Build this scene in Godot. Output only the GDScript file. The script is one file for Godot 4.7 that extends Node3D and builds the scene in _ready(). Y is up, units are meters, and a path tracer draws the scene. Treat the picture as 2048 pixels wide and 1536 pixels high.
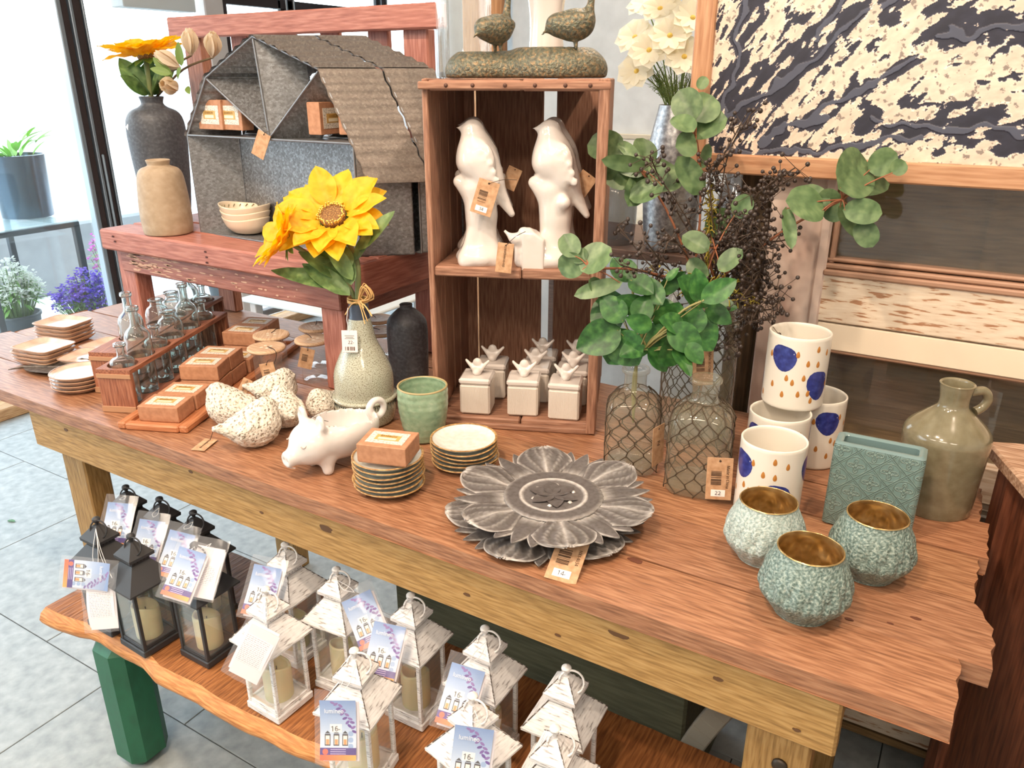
extends Node3D

# ---------------------------------------------------------------- mesh building
class Geo:
	var v := PackedVector3Array()
	var n := PackedVector3Array()
	var uv := PackedVector2Array()
	var c := PackedColorArray()
	var idx := PackedInt32Array()
	var col := Color.WHITE

	# corner order is counter-clockwise seen from outside; stored clockwise for Godot
	func tri(a: Vector3, b: Vector3, d: Vector3) -> void:
		var m := (b - a).cross(d - a).normalized()
		var k := v.size()
		for p in [a, b, d]:
			v.append(p); n.append(m); uv.append(Vector2.ZERO); c.append(col)
		idx.append_array([k, k + 2, k + 1])

	func quad(a: Vector3, b: Vector3, d: Vector3, e: Vector3) -> void:
		var m := (b - a).cross(d - a)
		m = (m if m.length() > 1e-12 else (d - a).cross(e - a)).normalized()
		var k := v.size()
		v.append_array([a, b, d, e])
		for q in [Vector2(0, 1), Vector2(1, 1), Vector2(1, 0), Vector2(0, 0)]:
			n.append(m); uv.append(q); c.append(col)
		idx.append_array([k, k + 2, k + 1, k, k + 3, k + 2])

	# rows of points [v][u]; outward = along v cross along u
	func grid(P: PackedVector3Array, nu: int, nv: int, closed := false, cols := PackedColorArray()) -> void:
		var k := v.size()
		var nn := PackedVector3Array()
		nn.resize(P.size())
		for j in nv - 1:
			for i in (nu if closed else nu - 1):
				var i2 := (i + 1) % nu
				var a := j * nu + i
				var b := j * nu + i2
				var d := (j + 1) * nu + i
				var e := (j + 1) * nu + i2
				var f := (P[e] - P[a]).cross(P[b] - P[d])
				nn[a] += f; nn[b] += f; nn[d] += f; nn[e] += f
				idx.append_array([k + a, k + b, k + e, k + a, k + e, k + d])
		for j in nv:
			for i in nu:
				var q := j * nu + i
				v.append(P[q]); n.append(nn[q].normalized())
				uv.append(Vector2(float(i) / (nu if closed else nu - 1), 1.0 - float(j) / (nv - 1)))
				c.append(cols[q] if cols.size() else col)

	# profile of (radius, height), bottom to top outside; a repeated point makes a sharp edge
	func lathe(pr: Array, seg := 32, at := Vector3.ZERO, shape = null) -> void:
		var run: Array = []
		for k in pr.size() + 1:
			if k == pr.size() or (run.size() and pr[k].distance_to(run[-1]) < 1e-7):
				if run.size() > 1:
					var P := PackedVector3Array()
					for q in run:
						for i in seg:
							var t := TAU * i / seg
							var p := Vector3(q.x * cos(t), q.y, q.x * sin(t))
							P.append(at + (shape.call(p, t) if shape != null else p))
					grid(P, seg, run.size(), true)
				run = []
			if k < pr.size():
				run.append(pr[k])

	func tube(path: Array, rad, seg := 6, caps := true) -> void:
		var P := PackedVector3Array()
		var up := Vector3.ZERO
		var m := path.size()
		for j in m:
			var t: Vector3 = (path[mini(j + 1, m - 1)] - path[maxi(j - 1, 0)]).normalized()
			if up == Vector3.ZERO:
				up = Vector3.RIGHT if absf(t.x) < 0.8 else Vector3.FORWARD
			up = (up - t * up.dot(t)).normalized()
			var bn := up.cross(t)
			var r: float = rad[j] if rad is Array else rad
			for i in seg:
				var a := TAU * i / seg
				P.append(path[j] + up * (r * cos(a)) + bn * (r * sin(a)))
		grid(P, seg, m, true)
		if caps:
			for e in [0, m - 1]:
				for i in seg:
					var a2 := P[e * seg + i]
					var b2 := P[e * seg + (i + 1) % seg]
					if e == 0: tri(path[0], a2, b2)
					else: tri(path[m - 1], b2, a2)

	func ring(at: Vector3, ax: Vector3, R: float, r: float, seg := 24, sub := 6) -> void:
		var u := ax.cross(Vector3.UP if absf(ax.y) < 0.9 else Vector3.RIGHT).normalized()
		var w := ax.cross(u).normalized()
		var P := PackedVector3Array()
		for j in seg + 1:
			var a := TAU * j / seg
			var d := u * cos(a) + w * sin(a)
			for i in sub:
				var b := TAU * i / sub
				P.append(at + d * (R + r * cos(b)) + ax * (r * sin(b)))
		grid(P, sub, seg + 1, true)

	# chamfered box with its own axes; taper pulls in the top in x and z
	func box(at: Vector3, s: Vector3, bev := 0.0, B := Basis(), taper := Vector2.ZERO, jit := 0.0, sd := 0) -> void:
		var h := s / 2
		var rng := RandomNumberGenerator.new()
		rng.seed = sd + 7
		var b := minf(bev, minf(h.x, minf(h.y, h.z)) * 0.9)
		var corner := {}
		for x in [-1, 1]:
			for y in [-1, 1]:
				for z in [-1, 1]:
					var e := Vector3(h.x - (taper.x if y > 0 else 0.0), h.y, h.z - (taper.y if y > 0 else 0.0))
					var o := Vector3(rng.randf() - 0.5, rng.randf() - 0.5, rng.randf() - 0.5) * jit
					var p := Vector3(x, y, z)
					corner[p] = [at + B * (p * (e - Vector3(0, b, b)) + o), at + B * (p * (e - Vector3(b, 0, b)) + o), at + B * (p * (e - Vector3(b, b, 0)) + o)]
		for ax in 3:
			for sg in [-1, 1]:
				var u := (ax + 1) % 3
				var w := (ax + 2) % 3
				var q := []
				for st in [[-1, -1], [1, -1], [1, 1], [-1, 1]]:
					var p := Vector3.ZERO
					p[ax] = sg; p[u] = st[0]; p[w] = st[1]
					q.append(corner[p][ax])
				if sg > 0: quad(q[0], q[1], q[2], q[3])
				else: quad(q[3], q[2], q[1], q[0])
		if b <= 0.0:
			return
		for ax in 3:
			var u := (ax + 1) % 3
			var w := (ax + 2) % 3
			for su in [-1, 1]:
				for sw in [-1, 1]:
					var p0 := Vector3.ZERO
					p0[u] = su; p0[w] = sw
					var p1 := p0
					p0[ax] = -1; p1[ax] = 1
					var q := [corner[p0][u], corner[p1][u], corner[p1][w], corner[p0][w]]
					if su * sw > 0: q.reverse()
					var out := p0 + p1
					if (q[1] - q[0]).cross(q[2] - q[0]).dot(B * out) < 0: q.reverse()
					quad(q[0], q[1], q[2], q[3])
		for p in corner:
			var t: Array = corner[p]
			if (t[1] - t[0]).cross(t[2] - t[0]).dot(B * p) > 0: tri(t[0], t[1], t[2])
			else: tri(t[0], t[2], t[1])

	# flat outline in a plane (origin, x axis, y axis) pushed out along x cross y
	func plate(pts: PackedVector2Array, o: Vector3, ax: Vector3, ay: Vector3, th: float) -> void:
		var nz := ax.cross(ay).normalized() * th
		var poly := pts
		if Geometry2D.is_polygon_clockwise(poly):
			poly = pts.duplicate(); poly.reverse()
		var t := Geometry2D.triangulate_polygon(poly)
		var lo := poly[0]
		var hi := poly[0]
		for p in poly:
			lo = lo.min(p); hi = hi.max(p)
		var at := func(p: Vector2) -> Vector3: return o + ax * p.x + ay * p.y
		for side in 2:
			var k := v.size()
			for p in poly:
				v.append(at.call(p) + (nz if side else Vector3.ZERO)); n.append(nz.normalized() * (1 if side else -1))
				uv.append(Vector2((p.x - lo.x) / (hi.x - lo.x), 1.0 - (p.y - lo.y) / (hi.y - lo.y))); c.append(col)
			for i in range(0, t.size(), 3):
				var a := poly[t[i]]; var b := poly[t[i + 1]]; var d := poly[t[i + 2]]
				var ccw := (b - a).cross(d - a) > 0
				if ccw == (side == 1): idx.append_array([k + t[i], k + t[i + 2], k + t[i + 1]])
				else: idx.append_array([k + t[i], k + t[i + 1], k + t[i + 2]])
		for i in poly.size():
			var a3: Vector3 = at.call(poly[i])
			var b3: Vector3 = at.call(poly[(i + 1) % poly.size()])
			quad(a3, b3, b3 + nz, a3 + nz)

	# surface nets of a distance field
	func field(fn: Callable, lo: Vector3, hi: Vector3, cell: float, tint = null) -> void:
		var nx := int((hi.x - lo.x) / cell) + 2
		var ny := int((hi.y - lo.y) / cell) + 2
		var nz := int((hi.z - lo.z) / cell) + 2
		var val := PackedFloat32Array()
		val.resize(nx * ny * nz)
		var q := 0
		for z in nz:
			for y in ny:
				for x in nx:
					val[q] = fn.call(lo + Vector3(x, y, z) * cell)
					q += 1
		var id := PackedInt32Array()
		id.resize(nx * ny * nz)
		id.fill(-1)
		var P := PackedVector3Array()
		var sy := nx
		var sz := nx * ny
		var off := [0, 1, sy, sy + 1, sz, sz + 1, sz + sy, sz + sy + 1]
		var edges := [[0, 1], [2, 3], [4, 5], [6, 7], [0, 2], [1, 3], [4, 6], [5, 7], [0, 4], [1, 5], [2, 6], [3, 7]]
		for z in nz - 1:
			for y in ny - 1:
				for x in nx - 1:
					var o := x + y * sy + z * sz
					var m := 0
					for k in 8:
						if val[o + off[k]] < 0: m |= 1 << k
					if m == 0 or m == 255: continue
					var s := Vector3.ZERO
					var w := 0
					for e in edges:
						var a: int = e[0]
						var b: int = e[1]
						if ((m >> a) & 1) == ((m >> b) & 1): continue
						var fa := val[o + off[a]]
						var fb := val[o + off[b]]
						var t := fa / (fa - fb)
						var pa := Vector3(a & 1, (a >> 1) & 1, a >> 2)
						var pb := Vector3(b & 1, (b >> 1) & 1, b >> 2)
						s += pa.lerp(pb, t); w += 1
					id[o] = P.size()
					P.append(lo + (Vector3(x, y, z) + s / w) * cell)
		var nn := PackedVector3Array()
		nn.resize(P.size())
		var base := v.size()
		var st := [1, sy, sz]
		for z in range(1, nz - 1):
			for y in range(1, ny - 1):
				for x in range(1, nx - 1):
					var o := x + y * sy + z * sz
					for ax in 3:
						var ins := val[o] < 0
						if ins == (val[o + st[ax]] < 0): continue
						var u: int = st[(ax + 1) % 3]
						var w: int = st[(ax + 2) % 3]
						var a := id[o - u - w]
						var b := id[o - w]
						var d := id[o]
						var e := id[o - u]
						if a < 0 or b < 0 or d < 0 or e < 0: continue
						if not ins:
							var tmp := b; b = e; e = tmp
						var f := (P[d] - P[a]).cross(P[e] - P[b])
						nn[a] += f; nn[b] += f; nn[d] += f; nn[e] += f
						idx.append_array([base + a, base + d, base + b, base + a, base + e, base + d])
		for k in P.size():
			v.append(P[k]); n.append(nn[k].normalized()); uv.append(Vector2.ZERO)
			c.append(tint.call(P[k], nn[k].normalized()) if tint != null else col)

	func add(o: Geo, X := Transform3D()) -> void:
		var k := v.size()
		for i in o.v.size():
			v.append(X * o.v[i]); n.append((X.basis * o.n[i]).normalized())
		uv.append_array(o.uv); c.append_array(o.c)
		for i in o.idx:
			idx.append(k + i)

	func mesh() -> ArrayMesh:
		var a := []
		a.resize(Mesh.ARRAY_MAX)
		a[Mesh.ARRAY_VERTEX] = v; a[Mesh.ARRAY_NORMAL] = n; a[Mesh.ARRAY_TEX_UV] = uv; a[Mesh.ARRAY_COLOR] = c; a[Mesh.ARRAY_INDEX] = idx
		var m := ArrayMesh.new()
		m.add_surface_from_arrays(Mesh.PRIMITIVE_TRIANGLES, a)
		return m

# ---------------------------------------------------------------- names and metas
var taken := {}
func numbered(called: String) -> String:
	var stem := called
	if not taken.has(stem):
		taken[stem] = 0
		return stem
	taken[stem] += 1
	return "%s_%03d" % [stem, taken[stem]]

func thing(called: String, label: String, category: String, at := Vector3.ZERO, turn := 0.0, group := "") -> Node3D:
	var o := Node3D.new()
	o.name = numbered(called)
	add_child(o)
	o.position = at
	o.rotation.y = turn
	o.set_meta("label", label); o.set_meta("category", category)
	if group: o.set_meta("group", group)
	return o

func part(parent: Node3D, called: String, g, m: Material, label := "") -> MeshInstance3D:
	var o := MeshInstance3D.new()
	o.name = called
	o.mesh = g.mesh() if g is Geo else g
	o.material_override = m
	parent.add_child(o, true)
	if label: o.set_meta("label", label)
	return o

func structure(called: String, g: Geo, m: Material, label := "") -> MeshInstance3D:
	var o := MeshInstance3D.new()
	o.name = called
	o.mesh = g.mesh()
	o.material_override = m
	add_child(o)
	o.set_meta("kind", "structure")
	if label: o.set_meta("label", label)
	return o

func another(src: Node3D, label: String, at: Vector3, turn := 0.0, group := "") -> Node3D:
	var o: Node3D = src.duplicate()
	var stem: String = src.name
	if stem.length() > 4 and stem[-4] == "_" and stem.right(3).is_valid_int(): stem = stem.left(-4)
	o.name = numbered(stem)
	add_child(o)
	o.position = at
	o.rotation.y = turn
	o.set_meta("label", label)
	if group: o.set_meta("group", group)
	return o

func cbox(at: Vector3, s: Vector3, bev := 0.0, B := Basis(), tint := Color.WHITE, jit := 0.0, sd := 0) -> Geo:
	var g := Geo.new()
	g.col = tint
	g.box(at, s, bev, B, Vector2.ZERO, jit, sd)
	return g

func turned(pr: Array, seg := 40, shape = null) -> Geo:
	var g := Geo.new()
	g.lathe(pr, seg, Vector3.ZERO, shape)
	return g

# smooth curve through points (Vector2 or Vector3), k steps between two of them
func smooth(pts: Array, k := 5) -> Array:
	var out := []
	for i in pts.size() - 1:
		var a = pts[maxi(i - 1, 0)]
		var b = pts[i]
		var d = pts[i + 1]
		var e = pts[mini(i + 2, pts.size() - 1)]
		for j in k:
			out.append(b.cubic_interpolate(d, a, e, float(j) / k))
	out.append(pts[-1])
	return out

func smin(a: float, b: float, k: float) -> float:
	var h := maxf(k - absf(a - b), 0.0) / k
	return minf(a, b) - h * h * k * 0.25

func cap(p: Vector3, a: Vector3, b: Vector3, r1: float, r2: float) -> float:
	var d := b - a
	var t := clampf((p - a).dot(d) / d.length_squared(), 0.0, 1.0)
	return (p - a - d * t).length() - lerpf(r1, r2, t)

func ell(p: Vector3, at: Vector3, r: Vector3) -> float:
	var q := (p - at) / r
	var k := q.length()
	return (k - 1.0) * minf(r.x, minf(r.y, r.z)) if k > 1e-6 else -minf(r.x, minf(r.y, r.z))

# ---------------------------------------------------------------- colours, textures, materials
func rgb(r: float, g: float, b: float, a := 1.0) -> Color:
	return Color(r / 255.0, g / 255.0, b / 255.0, a)

func lin(r: float, g: float, b: float) -> Color:
	return rgb(r, g, b).srgb_to_linear()

const ORDER := ["lowest", "second from below", "third from below", "fourth from below", "fifth from below", "sixth from below", "topmost"]
func rank(k: int, n: int) -> String:
	return "topmost" if k == n - 1 else ORDER[k]

func grey(t: float) -> Color:
	return Color(t, t, t)

var images := {}
# seamless noise pictures turned into colours by a ramp of [place, colour]
func noise_tex(key: String, ramp: Array, freq := 0.02, size := 256, octaves := 4, type := FastNoiseLite.TYPE_SIMPLEX_SMOOTH, sd := 1, ret := -1) -> ImageTexture:
	if images.has(key): return images[key]
	var f := FastNoiseLite.new()
	f.noise_type = type
	f.frequency = freq
	f.seed = sd
	f.fractal_octaves = octaves
	f.fractal_type = FastNoiseLite.FRACTAL_FBM if octaves > 1 else FastNoiseLite.FRACTAL_NONE
	if ret >= 0: f.cellular_return_type = ret
	var im := f.get_seamless_image(size, size)
	im.convert(Image.FORMAT_L8)
	var src := im.get_data()
	var gr := Gradient.new()
	gr.offsets = PackedFloat32Array(ramp.map(func(x): return x[0]))
	gr.colors = PackedColorArray(ramp.map(func(x): return x[1]))
	var lut := PackedByteArray()
	for i in 256:
		var cc := gr.sample(i / 255.0)
		lut.append_array([int(cc.r * 255), int(cc.g * 255), int(cc.b * 255)])
	var out := PackedByteArray()
	out.resize(src.size() * 3)
	for i in src.size():
		var k := src[i] * 3
		out[i * 3] = lut[k]; out[i * 3 + 1] = lut[k + 1]; out[i * 3 + 2] = lut[k + 2]
	images[key] = ImageTexture.create_from_image(Image.create_from_data(size, size, false, Image.FORMAT_RGB8, out))
	return images[key]

var mats := {}
func mat(key: String, col := Color.WHITE, rough := 0.6, opt := {}) -> StandardMaterial3D:
	if mats.has(key): return mats[key]
	var m := StandardMaterial3D.new()
	m.resource_name = key
	m.albedo_color = col
	m.roughness = rough
	m.vertex_color_use_as_albedo = true
	for k in opt:
		if k == "tex": m.albedo_texture = opt[k]
		elif k == "tri":
			m.uv1_triplanar = true
			m.uv1_scale = opt[k] if opt[k] is Vector3 else Vector3.ONE * opt[k]
			m.uv1_triplanar_sharpness = 8.0
		elif k == "bump":
			m.heightmap_enabled = true
			m.heightmap_texture = opt[k][0]
			m.heightmap_scale = opt[k][1]
		elif k == "metal": m.metallic = opt[k]
		elif k == "spec": m.metallic_specular = opt[k]
		elif k == "coat":
			m.clearcoat_enabled = true
			m.clearcoat = opt[k]
			m.clearcoat_roughness = 0.08
		elif k == "pane":
			m.transparency = BaseMaterial3D.TRANSPARENCY_ALPHA
			m.albedo_color.a = opt[k]
			m.cull_mode = BaseMaterial3D.CULL_DISABLED
			m.vertex_color_use_as_albedo = false
		elif k == "solid":
			m.transparency = BaseMaterial3D.TRANSPARENCY_ALPHA
			m.refraction_enabled = true
			m.refraction_scale = opt[k]
			m.vertex_color_use_as_albedo = false
		elif k == "back":
			m.backlight_enabled = true
			m.backlight = opt[k]
			m.cull_mode = BaseMaterial3D.CULL_DISABLED
		elif k == "glow":
			m.emission_enabled = true
			m.emission = opt[k][0]
			m.emission_energy_multiplier = opt[k][1]
		elif k == "sss":
			m.subsurf_scatter_enabled = true
			m.subsurf_scatter_strength = opt[k]
	mats[key] = m
	return m

func grain() -> ImageTexture:
	return noise_tex("grain_height", [[0.0, Color.BLACK], [1.0, Color.WHITE]], 0.03, 512, 5, FastNoiseLite.TYPE_SIMPLEX_SMOOTH, 5)

# wood: one stretched noise for colour, the same for relief. along: 0 x, 1 y, 2 z
func wood(key: String, dark: Color, mid: Color, light: Color, along := 0, fine := 5.0, rough := 0.6, sd := 3, relief := 0.05) -> StandardMaterial3D:
	if mats.has(key): return mats[key]
	var t := noise_tex("wood_" + key.get_slice("@", 0), [[0.0, dark], [0.22, dark.lerp(mid, 0.5)], [0.4, mid.lerp(dark, 0.12)], [0.5, mid], [0.66, mid.lerp(light, 0.45)], [1.0, light]], 0.06, 512, 6, FastNoiseLite.TYPE_SIMPLEX_SMOOTH, sd)
	var s := Vector3(fine, fine, fine)
	s[along] = fine * 0.09
	return mat(key, Color.WHITE, rough, {"tex": t, "tri": s, "bump": [grain(), relief]})

# ---------------------------------------------------------------- scene
func _ready() -> void:
	# camera, sky, lamps, exposure
	var cam := Camera3D.new()
	cam.name = "camera"
	cam.position = Vector3(0, 1.55, 0)
	cam.rotation_degrees = Vector3(-21.3, 31.0, 0)
	cam.fov = 52.19
	cam.near = 0.05
	add_child(cam)
	cam.current = true
	var env := Environment.new()
	env.tonemap_mode = Environment.TONE_MAPPER_LINEAR
	env.tonemap_exposure = 0.385
	env.background_mode = Environment.BG_SKY
	var sm := ProceduralSkyMaterial.new()
	sm.sky_top_color = Color(0.8, 0.87, 0.92)
	sm.sky_horizon_color = Color(0.95, 0.98, 0.98)
	sm.ground_bottom_color = Color(0.55, 0.56, 0.56)
	sm.ground_horizon_color = Color(0.9, 0.93, 0.96)
	sm.sky_energy_multiplier = 3.6
	sm.ground_energy_multiplier = 2.2
	env.sky = Sky.new()
	env.sky.sky_material = sm
	env.sdfgi_enabled = true
	env.ssao_enabled = true
	env.ssil_enabled = true
	var we := WorldEnvironment.new()
	we.name = "world"
	we.environment = env
	add_child(we)
	ceiling_lamps()
	room()
	outside()
	display_table()
	lantern_bench()
	red_bench()
	apple_crate()
	right_side()
	behind_crate()
	objects()

const ROOM_LO := Vector3(-3.95, 0, -5.6)
const ROOM_HI := Vector3(2.6, 3.1, 2.2)
const TABLE := 0.85

func ceiling_lamps() -> void:
	# spot lamps on the ceiling, each a can with a glowing face and a light just below it
	var can := mat("lamp_can", rgb(60, 58, 56), 0.5)
	var face := mat("lamp_face_glow", rgb(255, 235, 205), 0.4, {"glow": [rgb(255, 226, 190), 3.0]})
	var spots := [
		[Vector3(-1.9, 3.0, -0.15), Vector3(-1.7, 0.9, -1.2), 1.0, "round dark ceiling spot lamp aimed at the red bench"],
		[Vector3(-0.75, 3.0, -0.1), Vector3(-0.85, 0.9, -1.2), 1.25, "round dark ceiling spot lamp aimed at the fruit crate"],
		[Vector3(0.35, 3.0, -1.05), Vector3(-0.25, 0.85, -1.15), 1.1, "round dark ceiling spot lamp aimed at the candle holders"],
		[Vector3(-0.4, 3.0, 0.45), Vector3(-0.75, 0.5, -0.85), 0.95, "round dark ceiling spot lamp aimed at the white lanterns"],
	]
	var first: Node3D = null
	for s in spots:
		var lamp: Node3D
		var look: Vector3 = s[1] - s[0]
		if first == null:
			lamp = thing("ceiling_spot_lamp", s[3], "lamp", s[0], 0, "ceiling spot lamps above the display")
			part(lamp, "housing", turned([Vector2(0, 0.1), Vector2(0.05, 0.1), Vector2(0.05, 0.1), Vector2(0.055, 0.0), Vector2(0.055, 0.0), Vector2(0.048, 0.0), Vector2(0.046, 0.02)], 24), can)
			part(lamp, "glowing_face", turned([Vector2(0.0, 0.012), Vector2(0.046, 0.012)], 24), face)
			first = lamp
		else:
			lamp = another(first, s[3], s[0], 0, first.get_meta("group"))
		var l := SpotLight3D.new()
		l.name = "spot_light"
		l.light_color = rgb(255, 230, 204)
		l.light_energy = 5.6 * s[2]
		l.light_size = 0.055
		l.spot_range = 12.0
		l.spot_attenuation = 2.0
		l.spot_angle = 46.0
		l.spot_angle_attenuation = 0.7
		l.shadow_enabled = true
		add_child(l, true)
		l.position = s[0] + Vector3(0, -0.02, 0)
		l.basis = Basis.looking_at(look, Vector3.FORWARD)
	# large soft ceiling panels, unseen and added as fill light
	var panel := mat("fill_panel_glow", rgb(255, 246, 232), 0.5, {"glow": [rgb(255, 240, 220), 1.6]})
	var one: Node3D = null
	for p in [Vector3(-1.9, 3.07, 1.5), Vector3(-0.3, 3.07, 1.5), Vector3(1.3, 3.07, 1.5), Vector3(-0.9, 3.07, -2.7), Vector3(1.2, 3.07, -2.6)]:
		if one == null:
			one = thing("fill_light_panel", "wide white fill light panel added on the ceiling in thin grey frame", "light", p, 0, "added fill light panels")
			part(one, "diffuser", cbox(Vector3(0, 0, 0), Vector3(1.1, 0.02, 0.5)), panel)
			for s in [-1, 1]:
				part(one, "frame_bar", cbox(Vector3(0, 0.0, s * 0.26), Vector3(1.14, 0.03, 0.02), 0.003), can)
				part(one, "frame_bar", cbox(Vector3(s * 0.56, 0.0, 0), Vector3(0.02, 0.03, 0.5), 0.003), can)
		else:
			another(one, one.get_meta("label"), p, 0, one.get_meta("group"))
		var l := AreaLight3D.new()
		l.name = "fill_area_light"
		l.area_size = Vector2(1.05, 0.46)
		l.light_color = rgb(255, 236, 214)
		l.light_energy = 9.0
		l.area_range = 12.0
		l.shadow_enabled = true
		add_child(l, true)
		l.position = p + Vector3(0, -0.03, 0)
		l.rotation_degrees = Vector3(-90, 0, 0)

func room() -> void:
	# floor: slab with grout, tiles as pieces in running bond
	var stone := mat("floor_tile", Color.WHITE, 0.55, {"tex": noise_tex("floor_tile", [[0.0, rgb(140, 147, 148)], [0.4, rgb(155, 161, 162)], [0.6, rgb(161, 167, 168)], [1.0, rgb(176, 181, 181)]], 0.03, 512, 5), "tri": 1.3, "bump": [grain(), 0.04]})
	var grout := mat("grout", rgb(56, 60, 60), 0.9)
	var g := Geo.new()
	g.box(Vector3((ROOM_LO.x + ROOM_HI.x) / 2, -0.054, (ROOM_LO.z + ROOM_HI.z) / 2), Vector3(ROOM_HI.x - ROOM_LO.x + 0.4, 0.1, ROOM_HI.z - ROOM_LO.z + 0.4))
	var fl := structure("floor", g, grout)
	var rng := RandomNumberGenerator.new()
	rng.seed = 11
	var row := 0
	var W := 0.62
	for k in range(-8, 6):
		var z0 := -0.905 + k * W
		var off := 0.0 if posmod(k, 2) == 0 else 0.31
		for j in range(-5, 9):
			var x0 := -1.838 + off + j * W
			var a := Vector2(maxf(x0, ROOM_LO.x), maxf(z0, ROOM_LO.z))
			var b := Vector2(minf(x0 + W, ROOM_HI.x), minf(z0 + W, ROOM_HI.z))
			if b.x - a.x < 0.03 or b.y - a.y < 0.03: continue
			var t := 0.94 + 0.12 * rng.randf()
			part(fl, "tile", cbox(Vector3((a.x + b.x) / 2, -0.007, (a.y + b.y) / 2), Vector3(b.x - a.x - 0.003, 0.014, b.y - a.y - 0.003), 0.001, Basis(), grey(t)), stone)
		row += 1
	# ceiling and walls with thickness
	var white := mat("ceiling_paint", rgb(226, 224, 220), 0.9)
	var paint := mat("wall_paint", rgb(206, 208, 208), 0.85, {"tex": noise_tex("plaster", [[0.0, rgb(232, 232, 232)], [1.0, rgb(255, 255, 255)]], 0.03, 256, 4), "tri": 1.0})
	g = Geo.new()
	g.box(Vector3(-0.675, 3.18, -1.7), Vector3(7.0, 0.16, 8.2))
	structure("ceiling", g, white)
	g = Geo.new()
	g.box(Vector3(-0.675, 1.55, ROOM_LO.z - 0.08), Vector3(7.0, 3.1, 0.16))
	structure("wall_back", g, paint)
	g = Geo.new()
	g.box(Vector3(ROOM_HI.x + 0.08, 1.55, -1.7), Vector3(0.16, 3.1, 7.8))
	structure("wall_right", g, paint)
	g = Geo.new()
	g.box(Vector3(-0.675, 1.55, ROOM_HI.z + 0.08), Vector3(7.0, 3.1, 0.16))
	structure("wall_front", g, paint)
	# window wall on the left: sill, head, mullions, panes
	g = Geo.new()
	g.box(Vector3(ROOM_LO.x - 0.06, 2.85, -1.7), Vector3(0.16, 0.5, 7.8))
	var wl := structure("wall_left", g, paint)
	var steel := mat("aluminium", rgb(168, 176, 184), 0.3, {"metal": 0.8})
	var bronze := mat("bronze_frame", rgb(62, 48, 46), 0.45, {"metal": 0.3})
	var sillw := wood("sill@z", rgb(150, 110, 74), rgb(186, 146, 104), rgb(208, 172, 130), 2, 5.0)
	part(wl, "sill", cbox(Vector3(-3.97, 0.03, -1.7), Vector3(0.14, 0.06, 7.8), 0.006), sillw)
	part(wl, "bottom_track", cbox(Vector3(-4.06, 0.05, -1.7), Vector3(0.05, 0.1, 7.8), 0.004), bronze)
	var mz := [-2.455, -0.6, 1.2, -3.85, -4.75, -5.5]
	for z in mz:
		part(wl, "mullion_steel", cbox(Vector3(-3.96, 1.36, z + 0.052), Vector3(0.05, 2.5, 0.026), 0.004), steel)
		part(wl, "mullion_bronze", cbox(Vector3(-3.97, 1.36, z + 0.02), Vector3(0.05, 2.5, 0.034), 0.003), bronze)
		part(wl, "mullion_steel", cbox(Vector3(-3.955, 1.36, z - 0.008), Vector3(0.05, 2.5, 0.016), 0.003), steel)
		part(wl, "mullion_bronze", cbox(Vector3(-3.965, 1.36, z - 0.038), Vector3(0.06, 2.5, 0.04), 0.003), bronze)
		part(wl, "mullion_steel", cbox(Vector3(-3.95, 1.36, z - 0.066), Vector3(0.05, 2.5, 0.012), 0.003), steel)
	part(wl, "door_pull", cbox(Vector3(-3.92, 0.98, -2.478), Vector3(0.016, 0.42, 0.012), 0.005), steel)
	var pale := mat("pale_post", rgb(206, 196, 190), 0.6)
	part(wl, "white_post", cbox(Vector3(-3.95, 1.36, -3.28), Vector3(0.1, 2.5, 0.13), 0.006), pale)
	part(wl, "mullion_bronze", cbox(Vector3(-3.95, 1.36, -3.37), Vector3(0.06, 2.5, 0.03), 0.003), bronze)
	var glass := mat("window_glass", rgb(235, 245, 245), 0.02, {"pane": 0.03})
	var zs := [2.1, 1.2, -0.6, -2.455, -3.28, -3.85, -4.75, -5.5]
	for i in zs.size() - 1:
		var w := structure("window_%d" % (i + 1), cbox(Vector3(-3.98, 1.33, (zs[i] + zs[i + 1]) / 2), Vector3(0.008, 2.5, zs[i] - zs[i + 1] - 0.14)), glass)
		w.set_meta("label", "clear glass pane of the shop front")
	part(wl, "closer_box", cbox(Vector3(-3.9, 1.98, -2.9), Vector3(0.1, 0.2, 0.43), 0.004), mat("box_zinc", rgb(206, 208, 206), 0.6))
	part(wl, "transom", cbox(Vector3(-3.96, 1.97, -4.45), Vector3(0.05, 0.05, 2.2), 0.003), bronze)

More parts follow.
